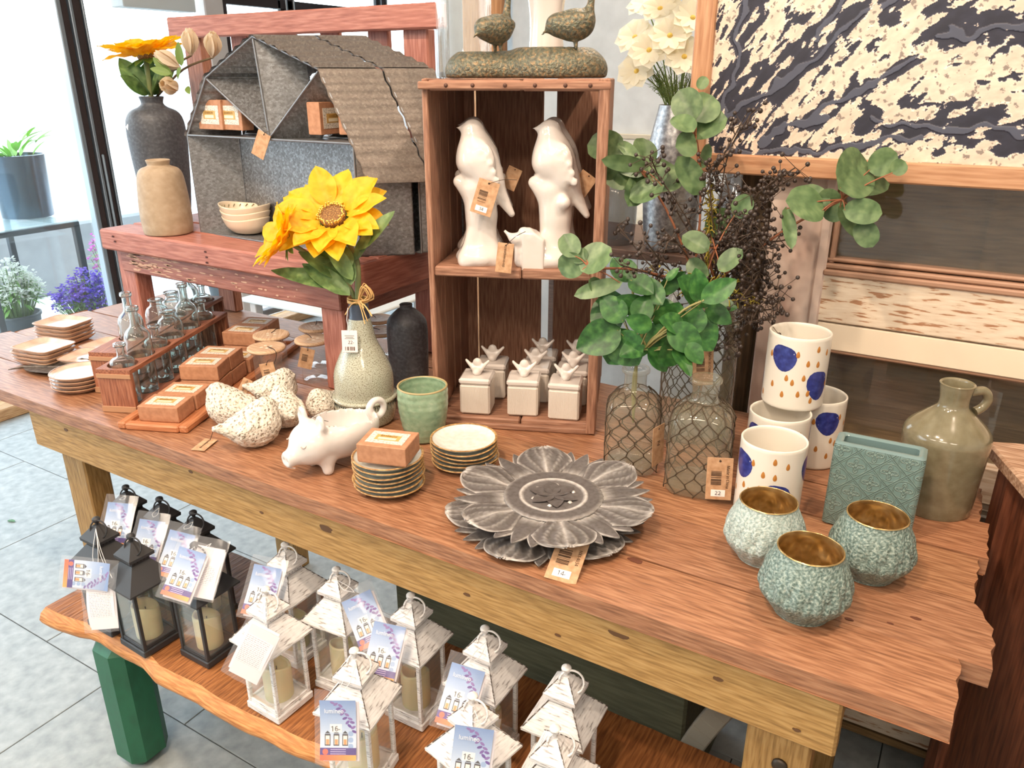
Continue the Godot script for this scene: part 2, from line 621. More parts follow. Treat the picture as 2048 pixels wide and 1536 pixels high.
func outside() -> void:
	var pave := mat("paving", rgb(214, 216, 216), 0.8, {"tex": noise_tex("plaster", [], 0.03), "tri": 0.8})
	structure("ground_outside", cbox(Vector3(-9.1, -0.12, -2.0), Vector3(10.0, 0.2, 16.0)), pave)
	structure("wall_outside", cbox(Vector3(-9.6, 1.0, -3.0), Vector3(0.2, 2.2, 16.0)), mat("outside_wall", rgb(232, 236, 238), 0.8, {"tex": noise_tex("plaster", [], 0.03), "tri": 0.5}))
	part(thing("concrete_planter", "long pale concrete planter box outside behind the glass stand", "planter"), "box", cbox(Vector3(-6.3, 0.24, -3.2), Vector3(0.4, 0.52, 2.6), 0.02), mat("concrete", rgb(150, 154, 156), 0.85, {"tex": noise_tex("plaster", [], 0.03), "tri": 0.8}))
	# folding stand with glass top
	var iron := mat("dark_iron", rgb(52, 62, 70), 0.45, {"metal": 0.4})
	var st := thing("plant_stand", "dark metal frame stand with glass top holding steel pot", "stand", Vector3(-4.85, 0, -2.35))
	for x in [-0.42, 0.33]:
		for z in [-0.26, 0.26]:
			part(st, "leg", cbox(Vector3(x, 0.38, z), Vector3(0.035, 0.76, 0.035), 0.003), iron)
		part(st, "rail", cbox(Vector3(x, 0.765, 0), Vector3(0.035, 0.03, 0.555), 0.003), iron)
	for z in [-0.26, 0.26]:
		part(st, "rail", cbox(Vector3(-0.045, 0.765, z), Vector3(0.72, 0.03, 0.035), 0.003), iron)
	part(st, "glass_top", cbox(Vector3(-0.045, 0.785, 0), Vector3(0.78, 0.01, 0.55), 0.002), mat("stand_glass", rgb(190, 215, 215), 0.05, {"pane": 0.35}))
	# steel pot with lily leaves on the stand
	var pot := thing("steel_pot", "dark polished steel cylinder pot with young lily leaves", "pot", Vector3(-4.88, 0.79, -2.55))
	part(pot, "body", turned([Vector2(0, 0.0), Vector2(0.135, 0.0), Vector2(0.135, 0.0), Vector2(0.15, 0.35), Vector2(0.15, 0.35), Vector2(0.143, 0.352), Vector2(0.14, 0.3), Vector2(0, 0.29)], 40), mat("pot_steel", rgb(74, 92, 106), 0.22, {"metal": 0.85}))
	var green := mat("young_leaf", rgb(120, 172, 70), 0.5, {"back": rgb(150, 190, 80)})
	var rng := RandomNumberGenerator.new()
	rng.seed = 5
	for i in 34:
		var a := rng.randf() * TAU
		var rr := rng.randf_range(0.02, 0.13)
		var tall := 0.08 + 0.26 * maxf(0.0, cos(a + 0.6)) * rng.randf()
		var p := Vector3(cos(a) * rr, 0.29 + tall * 0.55, sin(a) * rr)
		var d := Vector3(cos(a) * 0.8, rng.randf_range(0.3, 1.1), sin(a) * 0.8).normalized()
		part(pot, "leaf", leaf_geo(p, d, Vector3.UP, rng.randf_range(0.09, 0.15), rng.randf_range(0.02, 0.034), 0.3), green)
	# buckets of flowers on the ground
	flower_bucket(Vector3(-4.33, 0.0, -2.5), 0.15, "black bucket of violet statice blooms beside the window", rgb(112, 84, 190), 240, 3, 0.2, rgb(96, 140, 66))
	flower_bucket(Vector3(-4.80, 0.0, -2.32), 0.12, "black bucket of white lacy blooms beside violet statice", rgb(240, 242, 236), 170, 9, 0.24, rgb(116, 160, 80))
	flower_bucket(Vector3(-4.98, 0.0, -3.12), 0.13, "black bucket of tall magenta and cream stems by mullion", rgb(206, 120, 196), 120, 13, 0.34, rgb(150, 186, 96))
	flower_bucket(Vector3(-4.7, 0.0, -3.75), 0.14, "black bucket of pink blooms seen under the red bench", rgb(214, 150, 210), 80, 17, 0.16, rgb(140, 186, 90))

func leaf_geo(base: Vector3, dir: Vector3, up: Vector3, ln: float, wd: float, bend := 0.2, fold := 0.15, nu := 5, nv := 7, tint := Color.WHITE, tip := 1.0, wave := 0.0) -> Geo:
	var g := Geo.new()
	leaf_into(g, base, dir, up, ln, wd, bend, fold, nu, nv, tint, tip, wave)
	return g

func leaf_into(g: Geo, base: Vector3, dir: Vector3, up: Vector3, ln: float, wd: float, bend: float, fold: float, nu: int, nv: int, tint: Color, tip := 1.0, wave := 0.0) -> void:
	var side := dir.cross(up).normalized()
	if side.length() < 0.1: side = dir.cross(Vector3.RIGHT).normalized()
	var nr := side.cross(dir).normalized()
	var P := PackedVector3Array()
	for j in nv:
		var t := float(j) / (nv - 1)
		var w := wd * 0.5 * pow(sin(PI * pow(t, 0.8 * tip)), 0.75)
		if j == 0: w = wd * 0.04
		if j == nv - 1: w = wd * 0.01
		for i in nu:
			var s := 2.0 * i / (nu - 1) - 1.0
			P.append(base + dir * (ln * t) + side * (w * s) + nr * (-bend * ln * t * t + fold * absf(s) * w * 2.0 + wave * sin(t * 14.0 + s * 3.0) * wd * 0.1))
	g.col = tint
	g.grid(P, nu, nv)

func flower_bucket(at: Vector3, r: float, label: String, col: Color, count: int, sd: int, up: float, leafc: Color) -> void:
	var t := thing("flower_bucket", label, "flower bucket", at, 0, "buckets of cut flowers outside the glass")
	part(t, "bucket", turned([Vector2(0, 0), Vector2(r * 0.8, 0), Vector2(r * 0.8, 0), Vector2(r, 0.24), Vector2(r, 0.24), Vector2(r * 1.06, 0.245), Vector2(r * 1.06, 0.26), Vector2(r * 0.96, 0.26), Vector2(r * 0.9, 0.2), Vector2(0, 0.2)], 32), mat("bucket_plastic", rgb(52, 62, 68), 0.5))
	var rng := RandomNumberGenerator.new()
	rng.seed = sd
	var lf := Geo.new()
	var st := Geo.new()
	var cg := Geo.new()
	for i in count:
		var a := rng.randf() * TAU
		var rr := sqrt(rng.randf()) * r * 1.25
		var h := 0.27 + up * (0.5 + 0.8 * rng.randf()) * (1.15 - 0.5 * rr / r)
		var top := Vector3(cos(a) * rr, h, sin(a) * rr)
		st.tube([Vector3(cos(a) * rr * 0.4, 0.2, sin(a) * rr * 0.4), top], 0.002, 4, false)
		leaf_into(lf, top * Vector3(0.8, 0.9, 0.8), Vector3(cos(a + rng.randf()), rng.randf_range(-0.2, 0.8), sin(a)).normalized(), Vector3.UP, 0.07, 0.014, 0.3, 0.1, 3, 5, Color.WHITE)
		for k in 7:
			var o := Vector3(rng.randf_range(-1, 1), rng.randf_range(-0.4, 0.7), rng.randf_range(-1, 1)) * 0.024
			var tn := 0.75 + 0.45 * rng.randf()
			leaf_into(cg, top + o, Vector3(rng.randf_range(-1, 1), rng.randf_range(0.2, 1), rng.randf_range(-1, 1)).normalized(), Vector3.UP, 0.02, 0.018, 0.2, 0.2, 3, 4, grey(tn))
	part(t, "stems", st, mat("stem_" + label, leafc.darkened(0.2), 0.6)).set_meta("kind", "stuff")
	part(t, "leaves", lf, mat("bl_" + label, leafc, 0.5, {"back": leafc})).set_meta("kind", "stuff")
	part(t, "blooms", cg, mat("bloom_" + label, col, 0.6, {"back": col})).set_meta("kind", "stuff")

func boards(parent: Node3D, called: String, m: Material, list: Array, bev := 0.003, sd := 1) -> void:
	# each entry: centre, size (, tint)
	var rng := RandomNumberGenerator.new()
	rng.seed = sd
	for b in list:
		var t: float = b[2] if b.size() > 2 else 0.9 + 0.2 * rng.randf()
		part(parent, called, cbox(b[0], b[1], bev, Basis(), grey(t), bev * 0.8, rng.randi() % 999), m)

func tabletop_plank(z0: float, z1: float, x0: float, x1: float, sd: int, tint: Color) -> Geo:
	# a board whose right end is split and uneven, with eased long edges
	var g := Geo.new()
	g.col = tint
	var rng := RandomNumberGenerator.new()
	rng.seed = sd
	var nz := 9
	var th := 0.032
	var ends := []
	for k in nz:
		ends.append(x1 + rng.randf_range(-0.004, 0.003) - (0.022 if sd == 2 and k > 5 else 0.0) * (k - 5) / 3.0)
	var e := 0.0022
	var zs := []
	for k in nz:
		zs.append(lerpf(z0 - e * 0.5, z1 + e * 0.5, float(k) / (nz - 1)))
	var nx := 24
	var P := PackedVector3Array()
	for k in nz:
		for i in nx:
			var t := float(i) / (nx - 1)
			var wv := 0.0012 * sin(t * 23.0 + sd * 1.7) * (1.0 if k in [0, nz - 1] else 0.0)
			P.append(Vector3(lerpf(x0, ends[k], t), TABLE - (e * 0.7 if k == 0 or k == nz - 1 else 0.0) - 0.0008 * sin(t * 9.0 + sd * 2.0) - 0.0008, zs[k] + wv))
	# along v = -z, along u = +x: v cross u points down for -z cross x = -y, so order rows from back to front
	var Q := PackedVector3Array()
	for k in range(nz - 1, -1, -1):
		for i in nx: Q.append(P[k * nx + i])
	g.grid(Q, nx, nz)
	for i in nx - 1:   # front and back sides
		var f0 := P[i]
		var f1 := P[i + 1]
		g.quad(Vector3(f0.x, TABLE - th, f0.z), Vector3(f1.x, TABLE - th, f1.z), f1, f0)
		var b0 := P[(nz - 1) * nx + i]
		var b1 := P[(nz - 1) * nx + i + 1]
		g.quad(Vector3(b1.x, TABLE - th, b1.z), Vector3(b0.x, TABLE - th, b0.z), b0, b1)
	for k in nz - 1:   # right end
		var a := P[k * nx + nx - 1]
		var b := P[(k + 1) * nx + nx - 1]
		g.quad(Vector3(a.x, TABLE - th, a.z), Vector3(b.x, TABLE - th, b.z), b, a)
	g.quad(Vector3(x0, TABLE - th, z0), Vector3(x0, TABLE - th, z1), Vector3(x1, TABLE - th, z1), Vector3(x1, TABLE - th, z0))
	g.quad(Vector3(x0, TABLE - th, z1), Vector3(x0, TABLE - th, z0), Vector3(x0, TABLE, z0), Vector3(x0, TABLE, z1))
	return g

func knot(at: Vector3, r: float, nrm: Vector3, seed_ := 1) -> Geo:
	var g := Geo.new()
	var ax := nrm.cross(Vector3.RIGHT if absf(nrm.x) < 0.9 else Vector3.UP).normalized()
	var ay := nrm.cross(ax)
	var rng := RandomNumberGenerator.new()
	rng.seed = seed_
	var pts := PackedVector2Array()
	for i in 14:
		var t := TAU * i / 14
		pts.append(Vector2(cos(t) * r * 0.7, sin(t) * r * 1.5) * rng.randf_range(0.8, 1.1))
	g.plate(pts, at, ax, ay, 0.0006)
	return g

func display_table() -> void:
	var top := wood("table_top@x", rgb(104, 68, 46), rgb(150, 104, 75), rgb(178, 134, 102), 0, 5.0, 0.45, 3, 0.06)
	var fir := wood("table_fir@x", rgb(122, 90, 46), rgb(164, 126, 72), rgb(186, 150, 96), 0, 5.0, 0.6, 8, 0.06)
	var firz := wood("table_fir@z", Color(), Color(), Color(), 2, 5.0, 0.6)
	var firy := wood("table_fir@y", Color(), Color(), Color(), 1, 5.0, 0.6)
	var t := thing("display_table", "long rustic plank display table with worn orange-brown top", "table")
	var zb := [-0.872, -1.0, -1.145, -1.278, -1.4, -1.535, -1.665]
	var xe := [0.078, 0.113, 0.088, 0.1, 0.085, 0.05]
	var tn := [Color(1.02, 0.98, 0.95), Color(0.94, 0.94, 0.95), Color(1.06, 1.0, 0.94), Color(1.0, 0.95, 0.92), Color(0.95, 0.93, 0.93), Color(0.9, 0.9, 0.9)]
	for i in 6:
		part(t, "plank", tabletop_plank(zb[i], zb[i + 1], -2.45 + 0.02 * (i % 3), xe[i], i + 1, tn[i]), top)
	part(t, "front_apron", cbox(Vector3(-0.966, 0.765, -0.905), Vector3(1.852, 0.105, 0.036), 0.004, Basis(), Color(1, 1, 1), 0.003, 5), fir)
	part(t, "back_apron", cbox(Vector3(-0.966, 0.765, -1.62), Vector3(1.852, 0.105, 0.036), 0.004), fir)
	for x in [-1.872, -0.06]:
		part(t, "side_apron", cbox(Vector3(x, 0.765, -1.262), Vector3(0.036, 0.105, 0.672), 0.004), firz)
	for z in [-0.955, -1.57]:
		for x in [-1.815, -0.115]:
			part(t, "leg", cbox(Vector3(x, 0.409, z), Vector3(0.09, 0.818, 0.062), 0.004, Basis(), grey(0.86)), firy)
	part(t, "inner_post", cbox(Vector3(-1.2, 0.409, -1.5), Vector3(0.08, 0.818, 0.05), 0.004, Basis(), grey(0.8)), firy)
	var dk := mat("knot", rgb(92, 62, 34), 0.7)
	var dkt := mat("knot_top", rgb(96, 54, 36), 0.6)
	for k in [[-1.74, 0.79, 0.006], [-1.3, 0.8, 0.005], [-0.93, 0.783, 0.011], [-0.35, 0.79, 0.012], [-0.62, 0.756, 0.005], [-0.2, 0.775, 0.005], [-0.09, 0.74, 0.004], [-1.1, 0.765, 0.004], [-0.45, 0.745, 0.004]]:
		part(t, "knot", knot(Vector3(k[0], k[1], -0.8870), k[2], Vector3.BACK, int(k[0] * -100)), dk)
	for k in [[-0.37, -0.99, 0.009], [-0.02, -0.95, 0.005], [-0.06, -1.01, 0.004], [0.02, -1.06, 0.005], [-0.01, -1.03, 0.003], [-0.86, -0.93, 0.004], [-0.24, -1.2, 0.005], [-0.1, -0.905, 0.004], [-0.53, -0.9, 0.003]]:
		part(t, "knot", knot(Vector3(k[0], TABLE - 0.0008, k[1]), k[2], Vector3.UP, int(k[0] * -100)), dkt)
	var bolt := mat("bolt", rgb(70, 62, 54), 0.45, {"metal": 0.6})
	var bg := Geo.new()
	bg.lathe([Vector2(0, 0), Vector2(0.011, 0), Vector2(0.011, 0.004), Vector2(0.006, 0.006), Vector2(0, 0.006)], 14)
	var bo := part(t, "bolt", bg, bolt)
	bo.position = Vector3(-0.108, 0.635, -0.924)
	bo.rotation.x = PI / 2

func lantern_bench() -> void:
	var t := thing("lantern_bench", "live-edge slab bench on green painted legs under the table", "bench")
	# slab with a wandering natural front edge and cross grain
	var g := Geo.new()
	var nx := 60
	var secs := PackedVector3Array()
	var rng := FastNoiseLite.new()
	rng.frequency = 1.7
	rng.seed = 4
	for i in nx:
		var x := lerpf(-1.714, 0.1, float(i) / (nx - 1))
		var f := -0.738 + 0.035 * rng.get_noise_2d(x * 1.3, 0.0)
		for q in [Vector2(-1.12, 0.36), Vector2(f - 0.018, 0.36), Vector2(f - 0.004, 0.366), Vector2(f, 0.378), Vector2(f - 0.006, 0.392), Vector2(f - 0.02, 0.4), Vector2(-1.12, 0.4)]:
			secs.append(Vector3(x, q.y + 0.003 * rng.get_noise_2d(x * 4.0, q.y * 60.0), q.x))
	# v along x, u round the section
	g.grid(secs, 7, nx, true)
	for e in [0, nx - 1]:
		for i in 5:
			var a := secs[e * 7]
			var b := secs[e * 7 + i + 1]
			var d := secs[e * 7 + i + 2]
			if e == 0: g.tri(a, b, d)
			else: g.tri(a, d, b)
	part(t, "slab", g, wood("slab@z", rgb(96, 56, 28), rgb(150, 94, 52), rgb(186, 124, 72), 2, 5.0, 0.55, 14, 0.1))
	# bark edge strip
	var ge := Geo.new()
	var strip := PackedVector3Array()
	for i in nx:
		for k in range(1, 6):
			strip.append(secs[i * 7 + k] + Vector3(0, 0, 0.0012))
	ge.grid(strip, 5, nx)
	part(t, "live_edge", ge, wood("live_edge@x", rgb(150, 90, 44), rgb(196, 130, 72), rgb(222, 164, 104), 0, 6.0, 0.6, 17, 0.12))
	var gm := mat("green_paint", rgb(30, 96, 66), 0.45, {"tex": noise_tex("green_wear", [[0.0, rgb(214, 222, 218)], [0.5, rgb(255, 255, 255)], [1.0, rgb(236, 240, 238)]], 0.02, 256, 4), "tri": Vector3(4, 1.5, 4)})
	for p in [Vector3(-1.535, 0, -0.795), Vector3(-1.535, 0, -1.05), Vector3(-0.2, 0, -0.795), Vector3(-0.2, 0, -1.05)]:
		part(t, "leg", cbox(p + Vector3(0, 0.18, 0), Vector3(0.105, 0.36, 0.1), 0.024, Basis(), Color.WHITE), gm)
	part(t, "stretcher", cbox(Vector3(-0.9, 0.2, -1.05), Vector3(1.25, 0.06, 0.03), 0.004), gm)

func red_bench() -> void:
	var rx := wood("red_paint@x", rgb(138, 80, 66), rgb(170, 108, 92), rgb(192, 134, 116), 0, 4.0, 0.55, 21, 0.06)
	var ry := wood("red_paint@y", Color(), Color(), Color(), 1, 4.0, 0.55)
	var rz := wood("red_paint@z", Color(), Color(), Color(), 2, 4.0, 0.55)
	var bare := wood("bench_bare@y", rgb(110, 66, 48), rgb(150, 98, 76), rgb(176, 126, 102), 1, 4.0, 0.6, 23)
	var t := thing("red_bench", "old bench with worn red paint and slatted back", "bench")
	# seat boards along x
	boards(t, "seat_board", rx, [[Vector3(-1.613, 1.143, -1.3), Vector3(0.9, 0.054, 0.098), 1.05], [Vector3(-1.613, 1.143, -1.4), Vector3(0.9, 0.054, 0.098), 1.0], [Vector3(-1.613, 1.143, -1.5), Vector3(0.9, 0.054, 0.098), 0.96], [Vector3(-1.613, 1.143, -1.595), Vector3(0.9, 0.054, 0.088), 0.95]], 0.005, 3)
	part(t, "end_trim", cbox(Vector3(-1.158, 1.13, -1.445), Vector3(0.016, 0.08, 0.384), 0.003, Basis(), grey(0.9)), rz)
	part(t, "front_rail", cbox(Vector3(-1.62, 1.085, -1.285), Vector3(0.8, 0.06, 0.022), 0.003, Basis(), grey(0.72)), rx)
	part(t, "back_rail_low", cbox(Vector3(-1.62, 1.085, -1.615), Vector3(0.8, 0.06, 0.022), 0.003, Basis(), grey(0.8)), rx)
	for x in [-2.015, -1.225]:
		part(t, "side_rail", cbox(Vector3(x, 1.075, -1.45), Vector3(0.022, 0.075, 0.3), 0.003, Basis(), grey(0.92)), rz)
	for x in [-2.018, -1.258]:
		part(t, "leg", cbox(Vector3(x, 0.983, -1.31), Vector3(0.072, 0.266, 0.05), 0.004, Basis(), grey(1.02), 0.002, 4), ry)
	for x in [-2.045, -1.245]:
		part(t, "back_post", cbox(Vector3(x, 1.255, -1.64), Vector3(0.075, 0.81, 0.032), 0.004, Basis(), grey(0.98)), bare if x < -2 else ry)
	part(t, "top_rail", cbox(Vector3(-1.63, 1.684, -1.612), Vector3(0.96, 0.055, 0.028), 0.004, Basis(), grey(1.05)), rx)
	for x in [-1.865, -1.69, -1.53, -1.37]:
		part(t, "slat", cbox(Vector3(x, 1.395, -1.645), Vector3(0.066, 0.55, 0.016), 0.003, Basis(), grey(0.85)), ry)
	# chips of missing paint along the front rail
	var chip := mat("bare_chip", rgb(196, 160, 136), 0.8)
	var rng := RandomNumberGenerator.new()
	rng.seed = 8
	var cg := Geo.new()
	for i in 90:
		var k := pow(rng.randf(), 1.6)
		var p := Vector3(-1.97 + 0.62 * k, 1.062 + 0.048 * rng.randf(), -1.2737)
		var pts := PackedVector2Array()
		var L := rng.randf_range(0.006, 0.024) * (1.2 - k)
		for j in 7:
			var a := TAU * j / 7
			pts.append(Vector2(cos(a) * L, sin(a) * rng.randf_range(0.0008, 0.0026)))
		cg.plate(pts, p, Vector3.RIGHT, Vector3.UP, 0.0006)
	part(t, "paint_chips", cg, chip).set_meta("kind", "stuff")
	var hole := mat("nail_hole", rgb(70, 30, 24), 0.8)
	for q in [Vector3(-2.0, 1.155, 0), Vector3(-1.995, 1.142, 0), Vector3(-1.63, 1.153, 0), Vector3(-1.628, 1.14, 0), Vector3(-1.63, 1.126, 0)]:
		part(t, "nail_hole", knot(Vector3(q.x, q.y, -1.2508), 0.0035, Vector3.BACK, 3), hole)
	barns()

func gambrel() -> Array:
	return [Vector2(-0.285, 0.245), Vector2(-0.183, 0.382), Vector2(0.0, 0.468), Vector2(0.2, 0.398), Vector2(0.285, 0.245)]

func barns() -> void:
	var zinc := mat("galvanised", Color.WHITE, 0.42, {"tex": noise_tex("zinc", [[0.0, rgb(104, 102, 102)], [0.35, rgb(122, 121, 121)], [0.55, rgb(134, 134, 135)], [0.8, rgb(152, 154, 156)], [1.0, rgb(186, 190, 192)]], 0.09, 256, 3, FastNoiseLite.TYPE_CELLULAR, 6, FastNoiseLite.RETURN_CELL_VALUE), "tri": 9.0, "metal": 0.55})
	var rusty := mat("galvanised_roof", Color.WHITE, 0.4, {"tex": noise_tex("zinc_roof", [[0.0, rgb(92, 83, 76)], [0.5, rgb(112, 102, 94)], [0.8, rgb(126, 117, 108)], [1.0, rgb(168, 160, 150)]], 0.09, 256, 4, FastNoiseLite.TYPE_CELLULAR, 9, FastNoiseLite.RETURN_CELL_VALUE), "tri": 11.0, "metal": 0.5})
	var dark := mat("zinc_edge", rgb(132, 132, 134), 0.4, {"metal": 0.6})
	for which in 2:
		var t := thing("barn_shelf", ["galvanised metal barn-shaped shelf with divided loft holding boxes", "second galvanised barn shelf standing close behind the first one"][which], "shelf", Vector3(-1.492, 1.17, -1.352) if which == 0 else Vector3(-1.40, 1.171, -1.458), deg_to_rad(-2.0), "galvanised barn shelves on the red bench")
		var d := Vector3(0.082, 0, -0.088) if which == 0 else Vector3(0.07, 0, -0.07)
		var th := 0.003
		var gp := gambrel()
		var wallp := func(a: Vector2, b: Vector2, dd: Vector3, k := th) -> Geo:
			var g := Geo.new()
			var u := Vector3(b.x - a.x, b.y - a.y, 0)
			var nr := u.cross(dd).normalized() * k
			var p := [Vector3(a.x, a.y, 0), Vector3(b.x, b.y, 0), Vector3(b.x, b.y, 0) + dd, Vector3(a.x, a.y, 0) + dd]
			g.quad(p[0] + nr, p[1] + nr, p[2] + nr, p[3] + nr)
			g.quad(p[3], p[2], p[1], p[0])
			for i in 4:
				var j := (i + 1) % 4
				g.quad(p[i], p[j], p[j] + nr, p[i] + nr)
			return g
		part(t, "floor_panel", wallp.call(Vector2(-0.285, 0.0), Vector2(0.285, 0.0), d), zinc)
		part(t, "left_wall", wallp.call(Vector2(-0.285, 0.245), Vector2(-0.285, 0.0), d), zinc)
		part(t, "right_wall", wallp.call(Vector2(0.285, 0.0), Vector2(0.285, 0.245), d), zinc)
		part(t, "loft_floor", wallp.call(Vector2(-0.285, 0.243), Vector2(0.285, 0.247), d), zinc)
		var gb := Geo.new()
		gb.box(Vector3(d.x, 0.122, d.z - 0.002), Vector3(0.57, 0.244, 0.003))
		part(t, "back_panel", gb, zinc)
		for k in [1, 2, 3]:
			part(t, "divider", wallp.call(Vector2(0.02, 0.25), gp[k] * Vector2(0.985, 0.99), d * (1.0 if k != 2 else 0.9)), zinc)
		# corrugated roof sheets
		for k in 4:
			var a: Vector2 = gp[k]
			var b: Vector2 = gp[k + 1]
			if k == 3: b = b + (b - a) * 0.52
			if k == 0: a = a + (a - b) * 0.02
			var g := Geo.new()
			var L := a.distance_to(b)
			var nl := 30 if k == 3 else 24
			var nr := Vector3(a.y - b.y, b.x - a.x, 0).normalized()
			var top := PackedVector3Array()
			var low := PackedVector3Array()
			for i in nl + 1:
				var q := a.lerp(b, float(i) / nl)
				var h := 0.0022 * sin(i * PI / 1.0 * 0.5)
				for s in 2:
					var p := Vector3(q.x, q.y, 0) + nr * (0.004 + h) + (d * 1.06 if s else Vector3(-0.004, 0, 0.005))
					top.append(p)
			for i in range(nl, -1, -1):
				for s in 2:
					low.append(top[i * 2 + s] - nr * 0.0022)
			g.grid(top, 2, nl + 1); g.grid(low, 2, nl + 1)
			part(t, "roof_sheet", g, rusty if k >= 2 else zinc)
		# folded edges round the front
		var pts := [Vector2(-0.285, 0.0), gp[0], gp[1], gp[2], gp[3], gp[4], Vector2(0.285, 0.0), Vector2(-0.285, 0.0)]
		var ge := Geo.new()
		for i in pts.size() - 1:
			ge.tube([Vector3(pts[i].x, pts[i].y, 0.001), Vector3(pts[i + 1].x, pts[i + 1].y, 0.001)], 0.0028, 6)
		ge.tube([Vector3(-0.285, 0.246, 0.001), Vector3(0.285, 0.248, 0.001)], 0.003, 6)
		for k in [1, 2, 3]:
			ge.tube([Vector3(0.02, 0.25, 0.001), Vector3(gp[k].x * 0.985, gp[k].y * 0.99, 0.001)], 0.0026, 6)
		part(t, "rolled_edge", ge, dark)

var crate_x := Transform3D()
func apple_crate() -> void:
	var wy := wood("crate@y", rgb(110, 74, 56), rgb(152, 109, 86), rgb(180, 138, 112), 1, 5.0, 0.65, 31, 0.07)
	var wx := wood("crate@x", Color(), Color(), Color(), 0, 5.0, 0.65, 31, 0.07)
	var wz := wood("crate@z", Color(), Color(), Color(), 2, 5.0, 0.65, 31, 0.07)
	var dk := wy
	var t := thing("fruit_crate", "tall weathered wooden fruit crate standing on end with shelf", "crate", Vector3(-0.949, 0.85, -1.251), deg_to_rad(22.47))
	crate_x = t.transform
	var W := 0.348
	var H := 0.70
	var D := 0.335
	# ends and shelf of two boards each
	for e in [[0.0, 0.02, 0.0], [0.326, 0.02, 0.004], [0.678, 0.02, 0.0]]:
		var y: float = e[0] + e[1] / 2
		boards(t, "end_board", wx, [[Vector3(0.1, y, -0.085), Vector3(0.176, e[1], 0.166)], [Vector3(0.262, y, -0.085), Vector3(0.144, e[1], 0.166)], [Vector3(0.15, y, -0.255), Vector3(0.276, e[1], 0.165)]], 0.003, int(y * 100))
	part(t, "front_rail", cbox(Vector3(W / 2, -0.001 + 0.006, 0.004), Vector3(W - 0.02, 0.012, 0.012), 0.002, Basis(), grey(0.95)), wx)
	part(t, "front_rail", cbox(Vector3(W / 2, 0.688, 0.006), Vector3(W + 0.008, 0.014, 0.014), 0.002, Basis(), grey(1.08)), wx)
	# side slats
	for s in [0.006, W - 0.006]:
		boards(t, "side_slat", wy, [[Vector3(s, H / 2, -0.043), Vector3(0.012, H, 0.086), 1.06], [Vector3(s, H / 2, -0.128), Vector3(0.01, H, 0.072), 0.98], [Vector3(s, H / 2, -0.2), Vector3(0.01, H, 0.062), 0.95], [Vector3(s, H / 2, -0.285), Vector3(0.01, H, 0.092), 0.9]], 0.002, 5)
	part(t, "corner_slat", cbox(Vector3(W - 0.008, 0.35, 0.004), Vector3(0.018, 0.7, 0.014), 0.002, Basis(), grey(1.1), 0.003, 3), wy)
	# back of two wide boards with a gap, and a narrow pale slat at the left
	boards(t, "back_board", dk, [[Vector3(0.115, H / 2, -D - 0.005), Vector3(0.155, H, 0.009), 0.95], [Vector3(0.285, H / 2, -D - 0.005), Vector3(0.125, H, 0.009), 0.9]], 0.002, 6)
	part(t, "back_slat", cbox(Vector3(0.02, H / 2, -D - 0.005), Vector3(0.026, H, 0.009), 0.002, Basis(), grey(1.15)), wy)
	var nail := mat("nail_head", rgb(88, 58, 46), 0.5, {"metal": 0.4})
	for x in [0.05, 0.1, 0.16, 0.215, 0.27, 0.315]:
		var g := Geo.new()
		g.lathe([Vector2(0.004, 0), Vector2(0.0035, 0.0012), Vector2(0, 0.0016)], 10)
		var o := part(t, "nail", g, nail)
		o.position = Vector3(x, 0.688, 0.013)
		o.rotation.x = PI / 2

